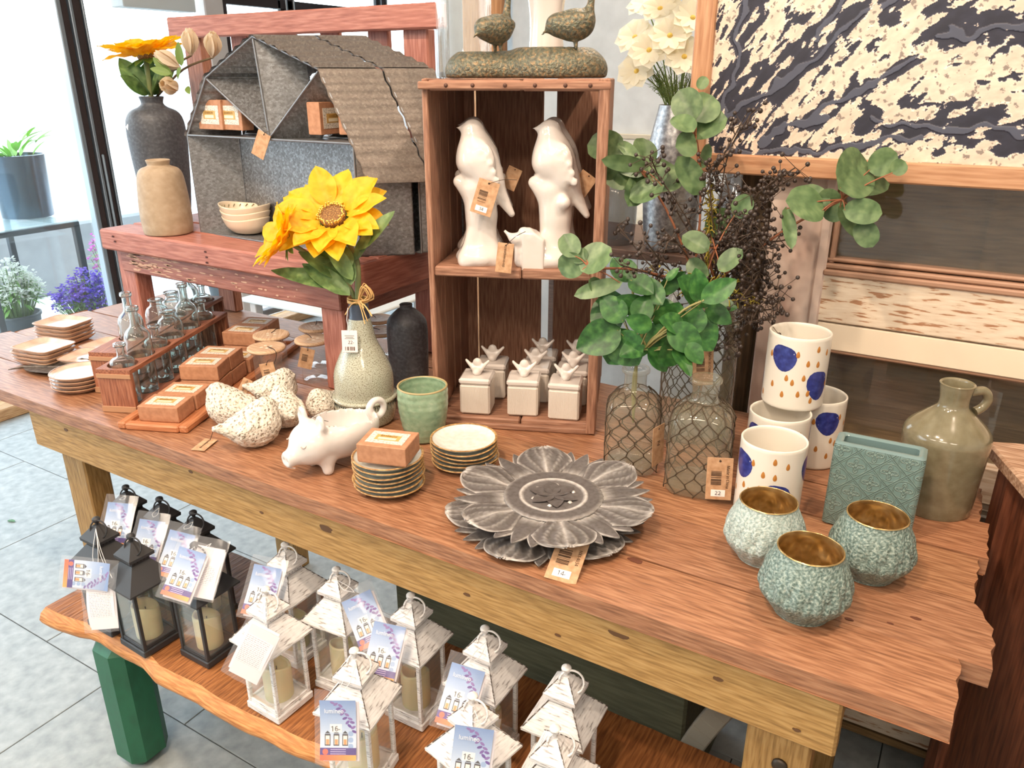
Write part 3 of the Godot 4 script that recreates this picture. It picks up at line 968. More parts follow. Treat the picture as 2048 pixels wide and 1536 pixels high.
func right_side() -> void:
	# old glazed cupboard behind the table
	var wht := wood("old_white@x", rgb(150, 112, 84), rgb(214, 190, 166), rgb(232, 214, 194), 0, 2.2, 0.7, 41, 0.08)
	var flake := mat("flaking_paint", Color.WHITE, 0.7, {"tex": noise_tex("flake", [[0.0, rgb(150, 106, 76)], [0.3, rgb(176, 132, 100)], [0.36, rgb(216, 196, 172)], [1.0, rgb(232, 218, 198)]], 0.02, 512, 5, FastNoiseLite.TYPE_SIMPLEX_SMOOTH, 42), "tri": Vector3(1.4, 9.0, 9.0), "bump": [noise_tex("flake", [], 0.02), 0.1]})
	var stile := mat("stile_paint", Color.WHITE, 0.6, {"tex": noise_tex("stile", [[0.0, rgb(172, 140, 126)], [0.4, rgb(206, 182, 168)], [1.0, rgb(226, 208, 196)]], 0.012, 256, 4, FastNoiseLite.TYPE_SIMPLEX_SMOOTH, 43), "tri": Vector3(3, 1.2, 3)})
	var mould := mat("moulding", rgb(168, 130, 106), 0.5)
	var inner := wood("cupboard_dark@x", rgb(110, 84, 52), rgb(144, 114, 74), rgb(166, 134, 92), 0, 3.0, 0.6, 44)
	var t := thing("glazed_cupboard", "old cupboard with flaking white paint and glass doors behind table", "cupboard")
	var zf := -1.69
	part(t, "stile", cbox(Vector3(-0.325, 1.05, zf), Vector3(0.12, 2.1, 0.03), 0.003), stile)
	part(t, "stile_edge", cbox(Vector3(-0.272, 1.05, zf + 0.018), Vector3(0.022, 2.1, 0.012), 0.004), stile)
	part(t, "stile", cbox(Vector3(1.0, 1.05, zf), Vector3(0.12, 2.1, 0.03), 0.003), stile)
	part(t, "white_rail", cbox(Vector3(0.34, 1.05, zf + 0.004), Vector3(1.21, 0.056, 0.03), 0.002), mat("rail_paint", rgb(232, 216, 192), 0.6))
	part(t, "flaking_panel", cbox(Vector3(0.34, 1.131, zf + 0.006), Vector3(1.21, 0.1, 0.03), 0.003), flake)
	for q in [[1.184, 0.012, 0.012], [1.196, 0.01, 0.004], [1.208, 0.008, -0.004], [1.019, 0.01, 0.0]]:
		part(t, "moulding", cbox(Vector3(0.34, q[0], zf + q[2]), Vector3(1.21, q[1], 0.03), 0.003), mould)
	part(t, "moulding", cbox(Vector3(-0.255, 1.6, zf), Vector3(0.012, 0.8, 0.02), 0.003), mould)
	part(t, "bottom_rail", cbox(Vector3(0.34, 0.79, zf), Vector3(1.21, 0.08, 0.03), 0.003, Basis(), grey(0.8)), wht)
	part(t, "lower_panel", cbox(Vector3(0.34, 0.42, zf - 0.01), Vector3(1.21, 0.66, 0.02), 0.003), flake)
	part(t, "lower_moulding", cbox(Vector3(0.34, 0.72, zf + 0.01), Vector3(1.21, 0.02, 0.03), 0.004), mat("dark_moulding", rgb(70, 60, 50), 0.5))
	part(t, "lower_moulding", cbox(Vector3(0.34, 0.62, zf + 0.005), Vector3(1.21, 0.02, 0.03), 0.004), mat("dark_moulding", rgb(70, 60, 50), 0.5))
	part(t, "glass_pane", cbox(Vector3(0.34, 0.92, zf - 0.008), Vector3(1.21, 0.2, 0.004)), mat("cupboard_glass", rgb(200, 200, 190), 0.03, {"pane": 0.04}))
	part(t, "glass_pane", cbox(Vector3(0.34, 1.62, zf - 0.008), Vector3(1.21, 0.84, 0.004)), mat("cupboard_glass", rgb(200, 200, 190), 0.03, {"pane": 0.04}))
	part(t, "back_panel", cbox(Vector3(0.34, 1.05, -2.03), Vector3(1.44, 2.1, 0.02)), inner)
	for x in [-0.375, 1.05]:
		part(t, "side_panel", cbox(Vector3(x, 1.05, -1.87), Vector3(0.02, 2.1, 0.32)), inner)
	for y in [0.05, 0.78, 1.12]:
		part(t, "shelf", cbox(Vector3(0.34, y, -1.87), Vector3(1.4, 0.02, 0.3)), inner)
	for x in [0.02, 0.35, 0.68]:
		part(t, "back_batten", cbox(Vector3(x, 1.05, -2.015), Vector3(0.03, 2.0, 0.02)), inner)
	# dark post beside the cupboard
	var dkp := wood("dark_post@y", rgb(52, 40, 26), rgb(78, 62, 42), rgb(98, 80, 56), 1, 3.0, 0.7, 45)
	part(thing("timber_post", "dark olive timber post beside the flaking cupboard", "post"), "post", cbox(Vector3(-0.43, 1.0, -1.73), Vector3(0.062, 2.0, 0.05), 0.004), dkp)
	picture()
	# side cupboard on the right with a worn pale top
	var u := Vector3(0.935, 0, -0.354)
	var d := Vector3(0.354, 0, 0.935)
	var B := Basis(u, Vector3.UP, d)
	var c := thing("side_cupboard", "brown wooden side cupboard with worn pale top edge", "cupboard")
	var wy := wood("walnut@y", rgb(74, 40, 26), rgb(116, 66, 44), rgb(142, 86, 60), 1, 3.0, 0.5, 47)
	var o := Vector3(0.073, 0, -1.517)
	part(c, "top", cbox(o + u * 0.2 + d * 0.36 + Vector3(0, 0.937, 0), Vector3(0.4, 0.026, 0.72), 0.004, B), wood("worn_top@x", rgb(120, 84, 60), rgb(178, 142, 116), rgb(214, 190, 168), 0, 4.0, 0.6, 48))
	part(c, "left_panel", cbox(o + u * 0.045 + d * 0.37 + Vector3(0, 0.462, 0), Vector3(0.02, 0.924, 0.66), 0.003, B), wy)
	part(c, "corner_post", cbox(o + u * 0.04 + d * 0.045 + Vector3(0, 0.462, 0), Vector3(0.04, 0.924, 0.05), 0.004, B), wy)
	part(c, "corner_post", cbox(o + u * 0.04 + d * 0.69 + Vector3(0, 0.462, 0), Vector3(0.04, 0.924, 0.05), 0.004, B), wy)
	part(c, "right_panel", cbox(o + u * 0.37 + d * 0.37 + Vector3(0, 0.462, 0), Vector3(0.02, 0.924, 0.66), 0.003, B), wy)
	part(c, "front_panel", cbox(o + u * 0.21 + d * 0.69 + Vector3(0, 0.462, 0), Vector3(0.3, 0.924, 0.02), 0.003, B), wy)
	part(c, "back_panel", cbox(o + u * 0.21 + d * 0.03 + Vector3(0, 0.462, 0), Vector3(0.32, 0.924, 0.02), 0.003, B), wy)
	var ch := thing("dark_filler_box", "dark olive wooden chest added to darken the space under the table", "filler")  # dark box added to stand in for the gloom behind the lanterns
	var och := wood("olive_filler@x", rgb(66, 68, 50), rgb(84, 84, 64), rgb(98, 98, 76), 0, 3.0, 0.7, 55)
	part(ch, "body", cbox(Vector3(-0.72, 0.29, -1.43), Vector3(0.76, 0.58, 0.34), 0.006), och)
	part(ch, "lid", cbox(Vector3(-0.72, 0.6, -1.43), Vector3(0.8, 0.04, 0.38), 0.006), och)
	# pale curved brace leg of an old chair under the table
	var br := thing("chair_leg_brace", "pale grey curved wooden brace under the table", "brace")
	var pth := smooth([Vector3(-0.40, 0.02, -1.2), Vector3(-0.335, 0.2, -1.2), Vector3(-0.305, 0.32, -1.2), Vector3(-0.25, 0.45, -1.2), Vector3(-0.17, 0.6, -1.2), Vector3(-0.1, 0.71, -1.2)], 5)
	var g := Geo.new()
	for k in pth.size() - 1:
		var a: Vector3 = pth[k]
		var b: Vector3 = pth[k + 1]
		var dir := (b - a).normalized()
		var bb := Basis(dir.cross(Vector3.BACK), dir, Vector3.BACK)
		g.box((a + b) / 2, Vector3(0.045, a.distance_to(b) + 0.004, 0.02), 0.003, bb)
	part(br, "curved_bar", g, mat("pale_wood", rgb(150, 144, 132), 0.7))

func picture() -> void:
	var t := thing("leaf_picture", "framed textured picture of dark leaf veins on cream", "picture", Vector3(-0.56, 1.37, -1.664))
	var W := 1.3
	var H := 0.95
	var fw := wood("frame_oak@x", rgb(160, 110, 76), rgb(188, 140, 104), rgb(204, 160, 124), 0, 3.0, 0.5, 51)
	var fy := wood("frame_oak@y", Color(), Color(), Color(), 1, 3.0, 0.5)
	part(t, "frame_bar", cbox(Vector3(W / 2, 0.019, 0.02), Vector3(W, 0.038, 0.04), 0.003), fw)
	part(t, "frame_bar", cbox(Vector3(W / 2, H - 0.019, 0.02), Vector3(W, 0.038, 0.04), 0.003), fw)
	part(t, "frame_bar", cbox(Vector3(0.019, H / 2, 0.0201), Vector3(0.038, H - 0.076, 0.04), 0.003), fy)
	part(t, "frame_bar", cbox(Vector3(W - 0.019, H / 2, 0.0201), Vector3(0.038, H - 0.076, 0.04), 0.003), fy)
	# printed canvas: main vein and side veins as dark bands broken by noise
	var w := 896
	var h := 640
	var im := Image.create(w, h, false, Image.FORMAT_RGB8)
	var hm := Image.create(w, h, false, Image.FORMAT_L8)
	var n1 := FastNoiseLite.new()
	n1.frequency = 0.035
	n1.fractal_octaves = 5
	n1.seed = 2
	var n2 := FastNoiseLite.new()
	n2.frequency = 0.012
	n2.fractal_octaves = 3
	n2.seed = 7
	# vein lines in canvas metres (x right, y up from the bottom left)
	var veins := [[0.03, 0.06, 0.62, 0.52, 0.055], [0.03, 0.06, 0.16, 0.92, 0.05], [0.1, 0.02, 0.36, 0.165, 0.032], [0.3, 0.06, 0.95, 0.075, 0.05], [0.18, 0.22, 0.55, 0.62, 0.035], [0.4, 0.22, 1.2, 0.3, 0.05], [0.1, 0.4, 0.5, 0.95, 0.045], [0.5, 0.42, 1.25, 0.6, 0.05], [0.03, 0.0, 0.4, 0.03, 0.02], [0.7, 0.12, 1.25, 0.2, 0.03]]
	var cw := 1.224
	var ch := 0.874
	for y in h:
		for x in w:
			var px := cw * x / w
			var py := ch * (h - 1 - y) / h
			var an := lerpf(0.8, 0.1, clampf(px / 0.8, 0, 1))
			var al := (x * cos(an) - y * sin(an)) * 0.42
			var ac := (x * sin(an) + y * cos(an)) * 1.25
			var a := n1.get_noise_2d(al, ac)
			var b := n2.get_noise_2d(x, y)
			var wx := px + b * 0.03
			var wy := py + n2.get_noise_2d(x + 500, y) * 0.03
			var best := 1.0
			var core := 1.0
			for v in veins:
				var dx: float = v[2] - v[0]
				var dy: float = v[3] - v[1]
				var s := clampf(((wx - v[0]) * dx + (wy - v[1]) * dy) / (dx * dx + dy * dy), 0.0, 1.0)
				var ex: float = wx - v[0] - dx * s
				var ey: float = wy - v[1] - dy * s
				var dd := sqrt(ex * ex + ey * ey)
				core = minf(core, dd)
				best = minf(best, dd / (v[4] * (1.15 - 0.55 * s)))
			var k := 0.40 - best * 0.72 + a * 0.85 + b * 0.15
			var col := Color(0.91, 0.82, 0.74)
			var hh := 0.62 + a * 0.25
			if k > 0.0:
				col = Color(0.19, 0.19, 0.25).lerp(Color(0.14, 0.14, 0.19), clampf(k * 2, 0, 1))
				hh = 0.35 + a * 0.1
				if core < 0.006: 
					col = Color(0.3, 0.31, 0.37)
					hh = 0.75
			elif k > -0.05:
				col = Color(0.97, 0.9, 0.82)
				hh = 0.8
			elif n1.get_noise_2d(x * 2.2 + 300, y * 2.2) > 0.34:
				col = Color(0.55, 0.5, 0.46)
			else:
				col = col * (0.97 + 0.12 * a)
			im.set_pixel(x, y, col)
			hm.set_pixel(x, y, grey(hh))
	var m := StandardMaterial3D.new()
	m.resource_name = "leaf_print"
	m.albedo_texture = ImageTexture.create_from_image(im)
	m.roughness = 0.55
	m.heightmap_enabled = true
	m.heightmap_texture = ImageTexture.create_from_image(hm)
	m.heightmap_scale = 0.3
	var g := Geo.new()
	var z := 0.026
	g.quad(Vector3(0.038, 0.038, z), Vector3(W - 0.038, 0.038, z), Vector3(W - 0.038, H - 0.038, z), Vector3(0.038, H - 0.038, z))
	part(t, "canvas", g, m)
	part(t, "backing", cbox(Vector3(W / 2, H / 2, 0.012), Vector3(W - 0.076, H - 0.076, 0.02)), mat("backing", rgb(150, 120, 90), 0.8))

func behind_crate() -> void:
	# partition wall with timber post, console and decoration behind the display
	structure("wall_middle", cbox(Vector3(0.325, 1.55, -3.3), Vector3(4.55, 3.1, 0.1)), mat("wall_paint"))
	var oak := wood("post_oak@y", rgb(166, 112, 70), rgb(200, 148, 104), rgb(220, 172, 128), 1, 2.0, 0.6, 61)
	part(thing("wall_post", "upright orange oak post at the end of the grey wall", "post"), "post", cbox(Vector3(-2.1, 1.55, -3.26), Vector3(0.15, 3.1, 0.15), 0.006), oak)
	var c := thing("console_table", "dark console table behind the crate", "table", Vector3(-0.95, 0, -2.75))
	var dk := wood("console@x", rgb(66, 46, 36), rgb(96, 70, 56), rgb(116, 88, 72), 0, 3.0, 0.5, 62)
	part(c, "top", cbox(Vector3(0, 0.985, 0), Vector3(1.3, 0.03, 0.5), 0.004), dk)
	for x in [-0.6, 0.6]:
		for z in [-0.2, 0.2]:
			part(c, "leg", cbox(Vector3(x, 0.485, z), Vector3(0.05, 0.97, 0.05), 0.004), dk)
	# grey ribbed vase with white cosmos
	var v := thing("pewter_vase", "tall tapered pewter-grey vase of white cosmos flowers", "vase", Vector3(-0.93, 1.0, -2.6))
	var pew := mat("pewter", Color.WHITE, 0.28, {"tex": noise_tex("pewter", [[0.0, rgb(104, 104, 106)], [0.5, rgb(146, 146, 148)], [1.0, rgb(190, 190, 190)]], 0.03, 256, 4), "tri": 6.0, "metal": 0.6})
	part(v, "body", turned(smooth([Vector2(0.06, 0), Vector2(0.085, 0.02), Vector2(0.098, 0.2), Vector2(0.09, 0.33), Vector2(0.066, 0.45), Vector2(0.062, 0.47)], 4) + [Vector2(0.055, 0.47), Vector2(0.055, 0.3)], 36), pew)
	cosmos(v, Vector3(0, 0.47, 0))
	# framed print on the partition
	var f := thing("wall_print", "small pale framed print hanging on the grey wall", "picture", Vector3(-1.35, 1.12, -3.24))
	for q in [[Vector3(0, 0.2, 0), Vector3(0.34, 0.02, 0.02)], [Vector3(0, -0.2, 0), Vector3(0.34, 0.02, 0.02)], [Vector3(0.16, 0, 0), Vector3(0.02, 0.4, 0.02)], [Vector3(-0.16, 0, 0), Vector3(0.02, 0.4, 0.02)]]:
		part(f, "frame_bar", cbox(q[0], q[1], 0.002), mat("pale_frame", rgb(190, 180, 160), 0.6))
	part(f, "print", cbox(Vector3(0, 0, -0.003), Vector3(0.3, 0.38, 0.008)), mat("print_paper", Color.WHITE, 0.7, {"tex": noise_tex("print_paper", [[0.0, rgb(206, 196, 170)], [0.4, rgb(232, 226, 210)], [1.0, rgb(244, 240, 230)]], 0.02, 128, 3), "tri": 3.0}))
	# two dark glass vases on the console
	var smoke := mat("smoke_glass", rgb(70, 72, 78), 0.08, {"pane": 0.6})
	for k in 2:
		var dv := thing("smoked_glass_vase", ["smoked glass vase beside pewter vase behind the crate", "taller smoked glass bottle behind the berry branches"][k], "vase", [Vector3(-1.13, 1.0, -2.6), Vector3(-0.72, 1.0, -2.65)][k])
		part(dv, "body", turned(smooth([Vector2(0.05, 0), Vector2(0.066, 0.01), Vector2(0.07, 0.16), Vector2(0.045, 0.24), Vector2(0.05, 0.3)], 4), 32), smoke)

func cosmos(v: Node3D, at: Vector3) -> void:
	var rng := RandomNumberGenerator.new()
	rng.seed = 21
	var stem := mat("cosmos_stem", rgb(120, 138, 74), 0.6, {"back": rgb(150, 170, 80)})
	var petal := mat("cosmos_petal", rgb(246, 240, 224), 0.6, {"back": rgb(240, 235, 215)})
	var heart := mat("cosmos_heart", rgb(214, 180, 84), 0.7)
	var heads := [[-0.06, 0.28, 0.06, 0.5], [0.05, 0.25, 0.07, 0.6], [-0.13, 0.2, 0.08, 0.8], [0.13, 0.25, 0.02, 0.4], [0.0, 0.2, 0.12, 0.9], [0.13, 0.12, 0.06, 0.7], [-0.11, 0.1, 0.1, 1.1], [0.02, 0.33, -0.02, 0.3], [-0.14, 0.3, -0.02, 0.5], [0.1, 0.33, 0.0, 0.3], [0.05, 0.14, 0.12, 0.9], [-0.02, 0.36, 0.05, 0.4], [-0.06, 0.16, 0.13, 1.0]]
	var fern := Geo.new()
	for i in 120:
		var a := rng.randf() * TAU
		var L := rng.randf_range(0.08, 0.2)
		var p0 := at + Vector3(cos(a) * 0.03, 0.0, sin(a) * 0.03)
		var p1 := p0 + Vector3(cos(a) * 0.09, L * 0.7, sin(a) * 0.09) * rng.randf_range(0.5, 1.2)
		fern.tube([p0, (p0 + p1) / 2 + Vector3(0, 0.015, 0), p1], [0.0014, 0.0012, 0.0004], 3, false)
		for k in 3:
			var q := p0.lerp(p1, 0.4 + 0.2 * k)
			fern.tube([q, q + Vector3(rng.randf_range(-1, 1), rng.randf_range(0.2, 1.2), rng.randf_range(-1, 1)) * 0.03], [0.001, 0.0004], 3, false)
	var fp := part(v, "feathery_leaves", fern, stem)
	fp.set_meta("kind", "stuff")
	for h in heads:
		var c := at + Vector3(h[0], h[1], h[2])
		var sg := Geo.new()
		sg.tube(smooth([at + Vector3(h[0] * 0.15, -0.05, h[2] * 0.15), at + Vector3(h[0] * 0.5, h[1] * 0.5, h[2] * 0.5), c], 4), 0.0022, 5)
		part(v, "stem", sg, stem)
		var nrm := Vector3(h[0] * 3.0 + 0.3, 1.1 - h[3] * 0.6, h[2] * 2.0 + 0.7).normalized()
		var ax := nrm.cross(Vector3.UP).normalized()
		var ay := nrm.cross(ax)
		for k in 8:
			var a: float = TAU * k / 8 + h[0] * 9
			var dir := (ax * cos(a) + ay * sin(a) + nrm * 0.35).normalized()
			part(v, "petal", leaf_geo(c, dir, nrm, 0.066, 0.06, 0.2, 0.12, 5, 6, Color.WHITE, 1.6), petal)
		var hg := Geo.new()
		hg.lathe([Vector2(0.009, 0), Vector2(0.008, 0.005), Vector2(0, 0.008)], 10)
		var o := part(v, "flower_heart", hg, heart)
		o.basis = Basis(ax, nrm, ax.cross(nrm))
		o.position = c

# ---------------------------------------------------------------- lanterns, candles and their cards
func frustum(g: Geo, y0: float, h0: float, y1: float, h1: float) -> void:
	for k in 4:
		var B := Basis(Vector3.UP, k * PI / 2)
		g.quad(B * Vector3(-h0, y0, h0), B * Vector3(h0, y0, h0), B * Vector3(h1, y1, h1), B * Vector3(-h1, y1, h1))

func make_lantern(label: String, black: bool) -> Node3D:
	var t := thing("black_lantern" if black else "white_lantern", label, "lantern", Vector3.ZERO, 0, "black lanterns on the lower bench" if black else "white-washed lanterns on the lower bench")
	var m: Material
	if black: m = mat("black_paint", rgb(50, 50, 52), 0.5)
	else: m = mat("white_wash", Color.WHITE, 0.7, {"tex": noise_tex("white_wash", [[0.0, rgb(96, 88, 84)], [0.2, rgb(150, 144, 140)], [0.3, rgb(206, 202, 200)], [0.5, rgb(226, 223, 221)], [1.0, rgb(240, 238, 236)]], 0.035, 512, 4, FastNoiseLite.TYPE_SIMPLEX_SMOOTH, 71), "tri": Vector3(1.6, 14.0, 1.6)})
	var g := Geo.new()
	g.box(Vector3(0, 0.008, 0), Vector3(0.09, 0.016, 0.09), 0.002)
	part(t, "base", g, m)
	part(t, "floor_plate", cbox(Vector3(0, 0.018, 0), Vector3(0.082, 0.004, 0.082), 0.001), m)
	for x in [-1, 1]:
		for z in [-1, 1]:
			part(t, "post", cbox(Vector3(x * 0.0385, 0.087, z * 0.0385), Vector3(0.0075, 0.144, 0.0075), 0.001), m)
	var glass := mat("lantern_glass", rgb(225, 235, 235), 0.03, {"pane": 0.05})
	for k in 4:
		var B := Basis(Vector3.UP, k * PI / 2)
		part(t, "pane", cbox(B * Vector3(0, 0.087, 0.0385), Vector3(0.07, 0.132, 0.0012), 0.0, B), glass)
		part(t, "rail", cbox(B * Vector3(0, 0.0225, 0.0385), Vector3(0.07, 0.005, 0.005), 0.001, B), m)
		part(t, "rail", cbox(B * Vector3(0, 0.155, 0.0385), Vector3(0.07, 0.007, 0.005), 0.001, B), m)
	g = Geo.new()
	frustum(g, 0.158, 0.05, 0.158, 0.002)
	frustum(g, 0.158, 0.05, 0.160, 0.0545)
	frustum(g, 0.160, 0.0545, 0.164, 0.0545)
	frustum(g, 0.164, 0.0545, 0.207, 0.021)
	part(t, "roof", g, m)
	part(t, "neck", cbox(Vector3(0, 0.212, 0), Vector3(0.041, 0.012, 0.041), 0.001), m)
	var holes := Geo.new()
	for k in 4:
		var B := Basis(Vector3.UP, k * PI / 2)
		for i in 5:
			holes.box(B * Vector3((i - 2) * 0.0075, 0.213, 0.0207), Vector3(0.003, 0.004, 0.001), 0.0, B)
	part(t, "vent_holes", holes, mat("vent_dark", rgb(40, 38, 36), 0.8)).set_meta("kind", "stuff")
	g = Geo.new()
	frustum(g, 0.217, 0.021, 0.218, 0.028)
	frustum(g, 0.218, 0.028, 0.225, 0.0285)
	frustum(g, 0.225, 0.0285, 0.252, 0.006)
	frustum(g, 0.252, 0.006, 0.252, 0.0005)
	part(t, "cap", g, m)
	if not black:
		var e := Geo.new()
		for k in 4:
			var B := Basis(Vector3.UP, k * PI / 2)
			e.tube([B * Vector3(0.0545, 0.1642, 0.0545), B * Vector3(0.021, 0.2072, 0.021)], 0.0011, 4, false)
			e.tube([B * Vector3(0.0285, 0.2252, 0.0285), B * Vector3(0.006, 0.2522, 0.006)], 0.0009, 4, false)
		part(t, "worn_hips", e, mat("hip_wear", Color.WHITE, 0.8, {"tex": noise_tex("hip_wear", [[0.0, rgb(70, 60, 54)], [0.55, rgb(90, 80, 74)], [0.62, rgb(214, 210, 206)], [1.0, rgb(224, 220, 218)]], 0.08, 128, 2), "tri": 12.0}))
	part(t, "knob", turned(smooth([Vector2(0.003, 0.250), Vector2(0.0035, 0.256), Vector2(0.008, 0.262), Vector2(0.0075, 0.268), Vector2(0.0, 0.272)], 4), 16), m)
	var rg := Geo.new()
	rg.ring(Vector3(0.012, 0.246, 0.006), Vector3(0.3, 0.25, 0.85).normalized(), 0.02, 0.0019, 28, 6)
	part(t, "ring", rg, m)
	return t

func make_candle(label: String, group: String) -> Node3D:
	var t := thing("pillar_candle", label, "candle", Vector3.ZERO, 0, group)
	var wax := mat("wax", rgb(222, 208, 160), 0.45, {"sss": 0.35})
	var wavy := func(p: Vector3, a: float) -> Vector3:
		return p + Vector3(0, clampf((p.y - 0.05) / 0.02, 0.0, 1.0) * (0.006 * sin(a) + 0.003 * sin(2 * a + 1.0)), 0)
	part(t, "wax_body", turned([Vector2(0, 0), Vector2(0.0275, 0), Vector2(0.0275, 0), Vector2(0.0278, 0.03), Vector2(0.0278, 0.07), Vector2(0.027, 0.0735), Vector2(0.024, 0.0735), Vector2(0.0225, 0.07), Vector2(0.0215, 0.06), Vector2(0.0, 0.057)], 36, wavy), wax)
	var w := Geo.new()
	w.tube([Vector3(0, 0.056, 0), Vector3(0.001, 0.068, 0)], 0.0012, 5)
	part(t, "wick", w, mat("wick", rgb(60, 54, 46), 0.8))
	return t

func fill_ellipse(im: Image, cx: float, cy: float, rx: float, ry: float, col: Color, rot := 0.0) -> void:
	var R := int(maxf(rx, ry)) + 1
	for y in range(int(cy) - R, int(cy) + R + 1):
		for x in range(int(cx) - R, int(cx) + R + 1):
			if x < 0 or y < 0 or x >= im.get_width() or y >= im.get_height(): continue
			var d := Vector2(x - cx, y - cy).rotated(-rot)
			if (d.x / rx) ** 2 + (d.y / ry) ** 2 <= 1.0: im.set_pixel(x, y, col)

func lantern_print() -> ImageTexture:
	var w := 140
	var h := 232
	var im := Image.create(w, h, false, Image.FORMAT_RGB8)
	for y in h:
		im.fill_rect(Rect2i(0, y, w, 1), rgb(120, 152, 204).lerp(rgb(206, 220, 238), clampf(y / 150.0, 0, 1)))
	var pu := rgb(86, 40, 140)
	for q in [[50, 10, 0.4], [62, 16, -0.6], [80, 22, 0.7], [72, 34, -0.3], [92, 40, 0.5], [86, 54, -0.7], [104, 58, 0.6], [96, 72, -0.4], [116, 74, 0.4], [106, 88, -0.8], [124, 88, 0.2], [114, 102, 0.7], [128, 108, -0.5], [132, 124, 0.4]]:
		fill_ellipse(im, q[0], q[1], 10, 5, pu.lightened(0.12 * (int(q[0]) % 3)), q[2])
	for k in 3:   # three little lanterns
		var x := 18 + k * 34
		im.fill_rect(Rect2i(x, 134, 22, 44), rgb(44, 42, 48))
		im.fill_rect(Rect2i(x + 3, 140, 16, 34), rgb(246, 236, 226))
		im.fill_rect(Rect2i(x + 5, 154, 12, 20), rgb(246, 150, 92))
		for i in 10: im.fill_rect(Rect2i(x + 10 - i, 122 + i, 2 + 2 * i, 1), rgb(44, 42, 48))
	im.fill_rect(Rect2i(38, 96, 46, 32), rgb(246, 244, 240))   # price sticker
	for y in 3: fill_ellipse(im, 118, 132 + y * 24, 10, 10, rgb(150, 176, 216))
	im.fill_rect(Rect2i(0, 186, w, 30), rgb(70, 40, 132))
	for y in range(212, h):
		for x in w: im.set_pixel(x, y, rgb(236, 92, 44).lerp(rgb(250, 170, 70), float(x) / w))
	fill_ellipse(im, 20, 200, 11, 11, rgb(238, 96, 60))
	for y in 3: im.fill_rect(Rect2i(40, 191 + y * 8, 60, 2), rgb(226, 216, 240))
	return ImageTexture.create_from_image(im)

func text_mesh(s: String, size: float, depth := 0.0004) -> TextMesh:
	var tm := TextMesh.new()
	tm.text = s
	var f := SystemFont.new()
	f.font_names = PackedStringArray(["Droid Sans"])
	tm.font = f
	tm.font_size = 32
	tm.pixel_size = size / 32.0
	tm.depth = depth
	tm.curve_step = 4.0
	return tm

var card_first := {}
func card(label: String, at: Vector3, nrm: Vector3, roll: float, kind: String, tie: Vector3, group: String, bag := true) -> void:
	var t: Node3D
	if not card_first.has(kind):
		t = thing("hang_card", label, "tag", at, 0, group)
		var m: StandardMaterial3D
		var w := 0.058
		var h := 0.096
		if kind == "print":
			m = mat("card_print", Color.WHITE, 0.35, {"tex": lantern_print()})
		else:
			m = mat("leaflet", Color.WHITE, 0.6, {"tex": leaflet_print()})
		var g := Geo.new()
		var P := PackedVector3Array()
		for j in 9:
			for i in 5:
				var a := float(i) / 4 - 0.5
				var b := float(j) / 8 - 0.5
				P.append(Vector3(a * w, b * h, 0.004 * b * b * 4 * (1 if kind == "print" else -1.6)))
		# v along y, u along x: y cross x = -z, so reverse each row
		var Q := PackedVector3Array()
		for j in range(8, -1, -1):
			for i in 5: Q.append(P[j * 5 + i])
		g.grid(Q, 5, 9)
		for i in g.uv.size(): g.uv[i].y = 1.0 - g.uv[i].y
		part(t, "card", g, m)
		var pk := Geo.new()
		pk.box(Vector3(0.004, -0.004, -0.003), Vector3(w, h, 0.002), 0.0005)
		part(t, "paper_booklet", pk, mat("booklet", rgb(226, 218, 222), 0.7))
		if kind == "print":
			var tx := part(t, "lettering", text_mesh("lumineo", 0.0085), mat("white_ink", rgb(245, 247, 250), 0.5))
			tx.position = Vector3(-0.006, 0.03, 0.0032)
			var pr := part(t, "price_lettering", text_mesh("16-", 0.011), mat("pen_ink", rgb(60, 60, 70), 0.6))
			pr.position = Vector3(-0.004, 0.001, 0.0008)
		if bag:
			var bg := Geo.new()
			var R := RandomNumberGenerator.new()
			R.seed = 5
			var P2 := PackedVector3Array()
			for j in 8:
				for i in 6:
					P2.append(Vector3((i / 5.0 - 0.5) * 0.074, 0.066 - j / 7.0 * 0.122, 0.006 + 0.002 * R.randf() - 0.004 * pow(absf(i - 2.5) / 2.5, 2)))
			bg.grid(P2, 6, 8)
			part(t, "clear_bag", bg, mat("clear_plastic", rgb(240, 240, 245), 0.12, {"pane": 0.1}))
		card_first[kind] = t
	else:
		t = another(card_first[kind], label, at, 0, group)
	var z := nrm.normalized()
	var x := Vector3.UP.cross(z).normalized()
	var y := z.cross(x)
	t.basis = Basis(x, y, z) * Basis(Vector3.BACK, roll)
	# string from the card to the lantern's knob
	var sg := Geo.new()
	var top := Vector3(0, 0.055, 0.004)
	var end := t.transform.affine_inverse() * tie
	for s in [-0.002, 0.002]:
		sg.tube(smooth([top, (top + end) / 2 + Vector3(s * 3, -0.004, 0.004), end], 4), 0.0006, 4, false)
	var old := t.get_node_or_null("string")
	if old:
		t.remove_child(old)
		old.free()
	part(t, "string", sg, mat("white_string", rgb(225, 225, 225), 0.7))

func leaflet_print() -> ImageTexture:
	var im := Image.create(120, 200, false, Image.FORMAT_RGB8)
	im.fill(rgb(238, 232, 234))
	var rng := RandomNumberGenerator.new()
	rng.seed = 3
	for y in range(14, 180, 7):
		var x := 12
		while x < 106:
			var l := rng.randi_range(3, 12)
			im.fill_rect(Rect2i(x, y, mini(l, 106 - x), 2), rgb(150, 146, 150))
			x += l + 3
	return ImageTexture.create_from_image(im)

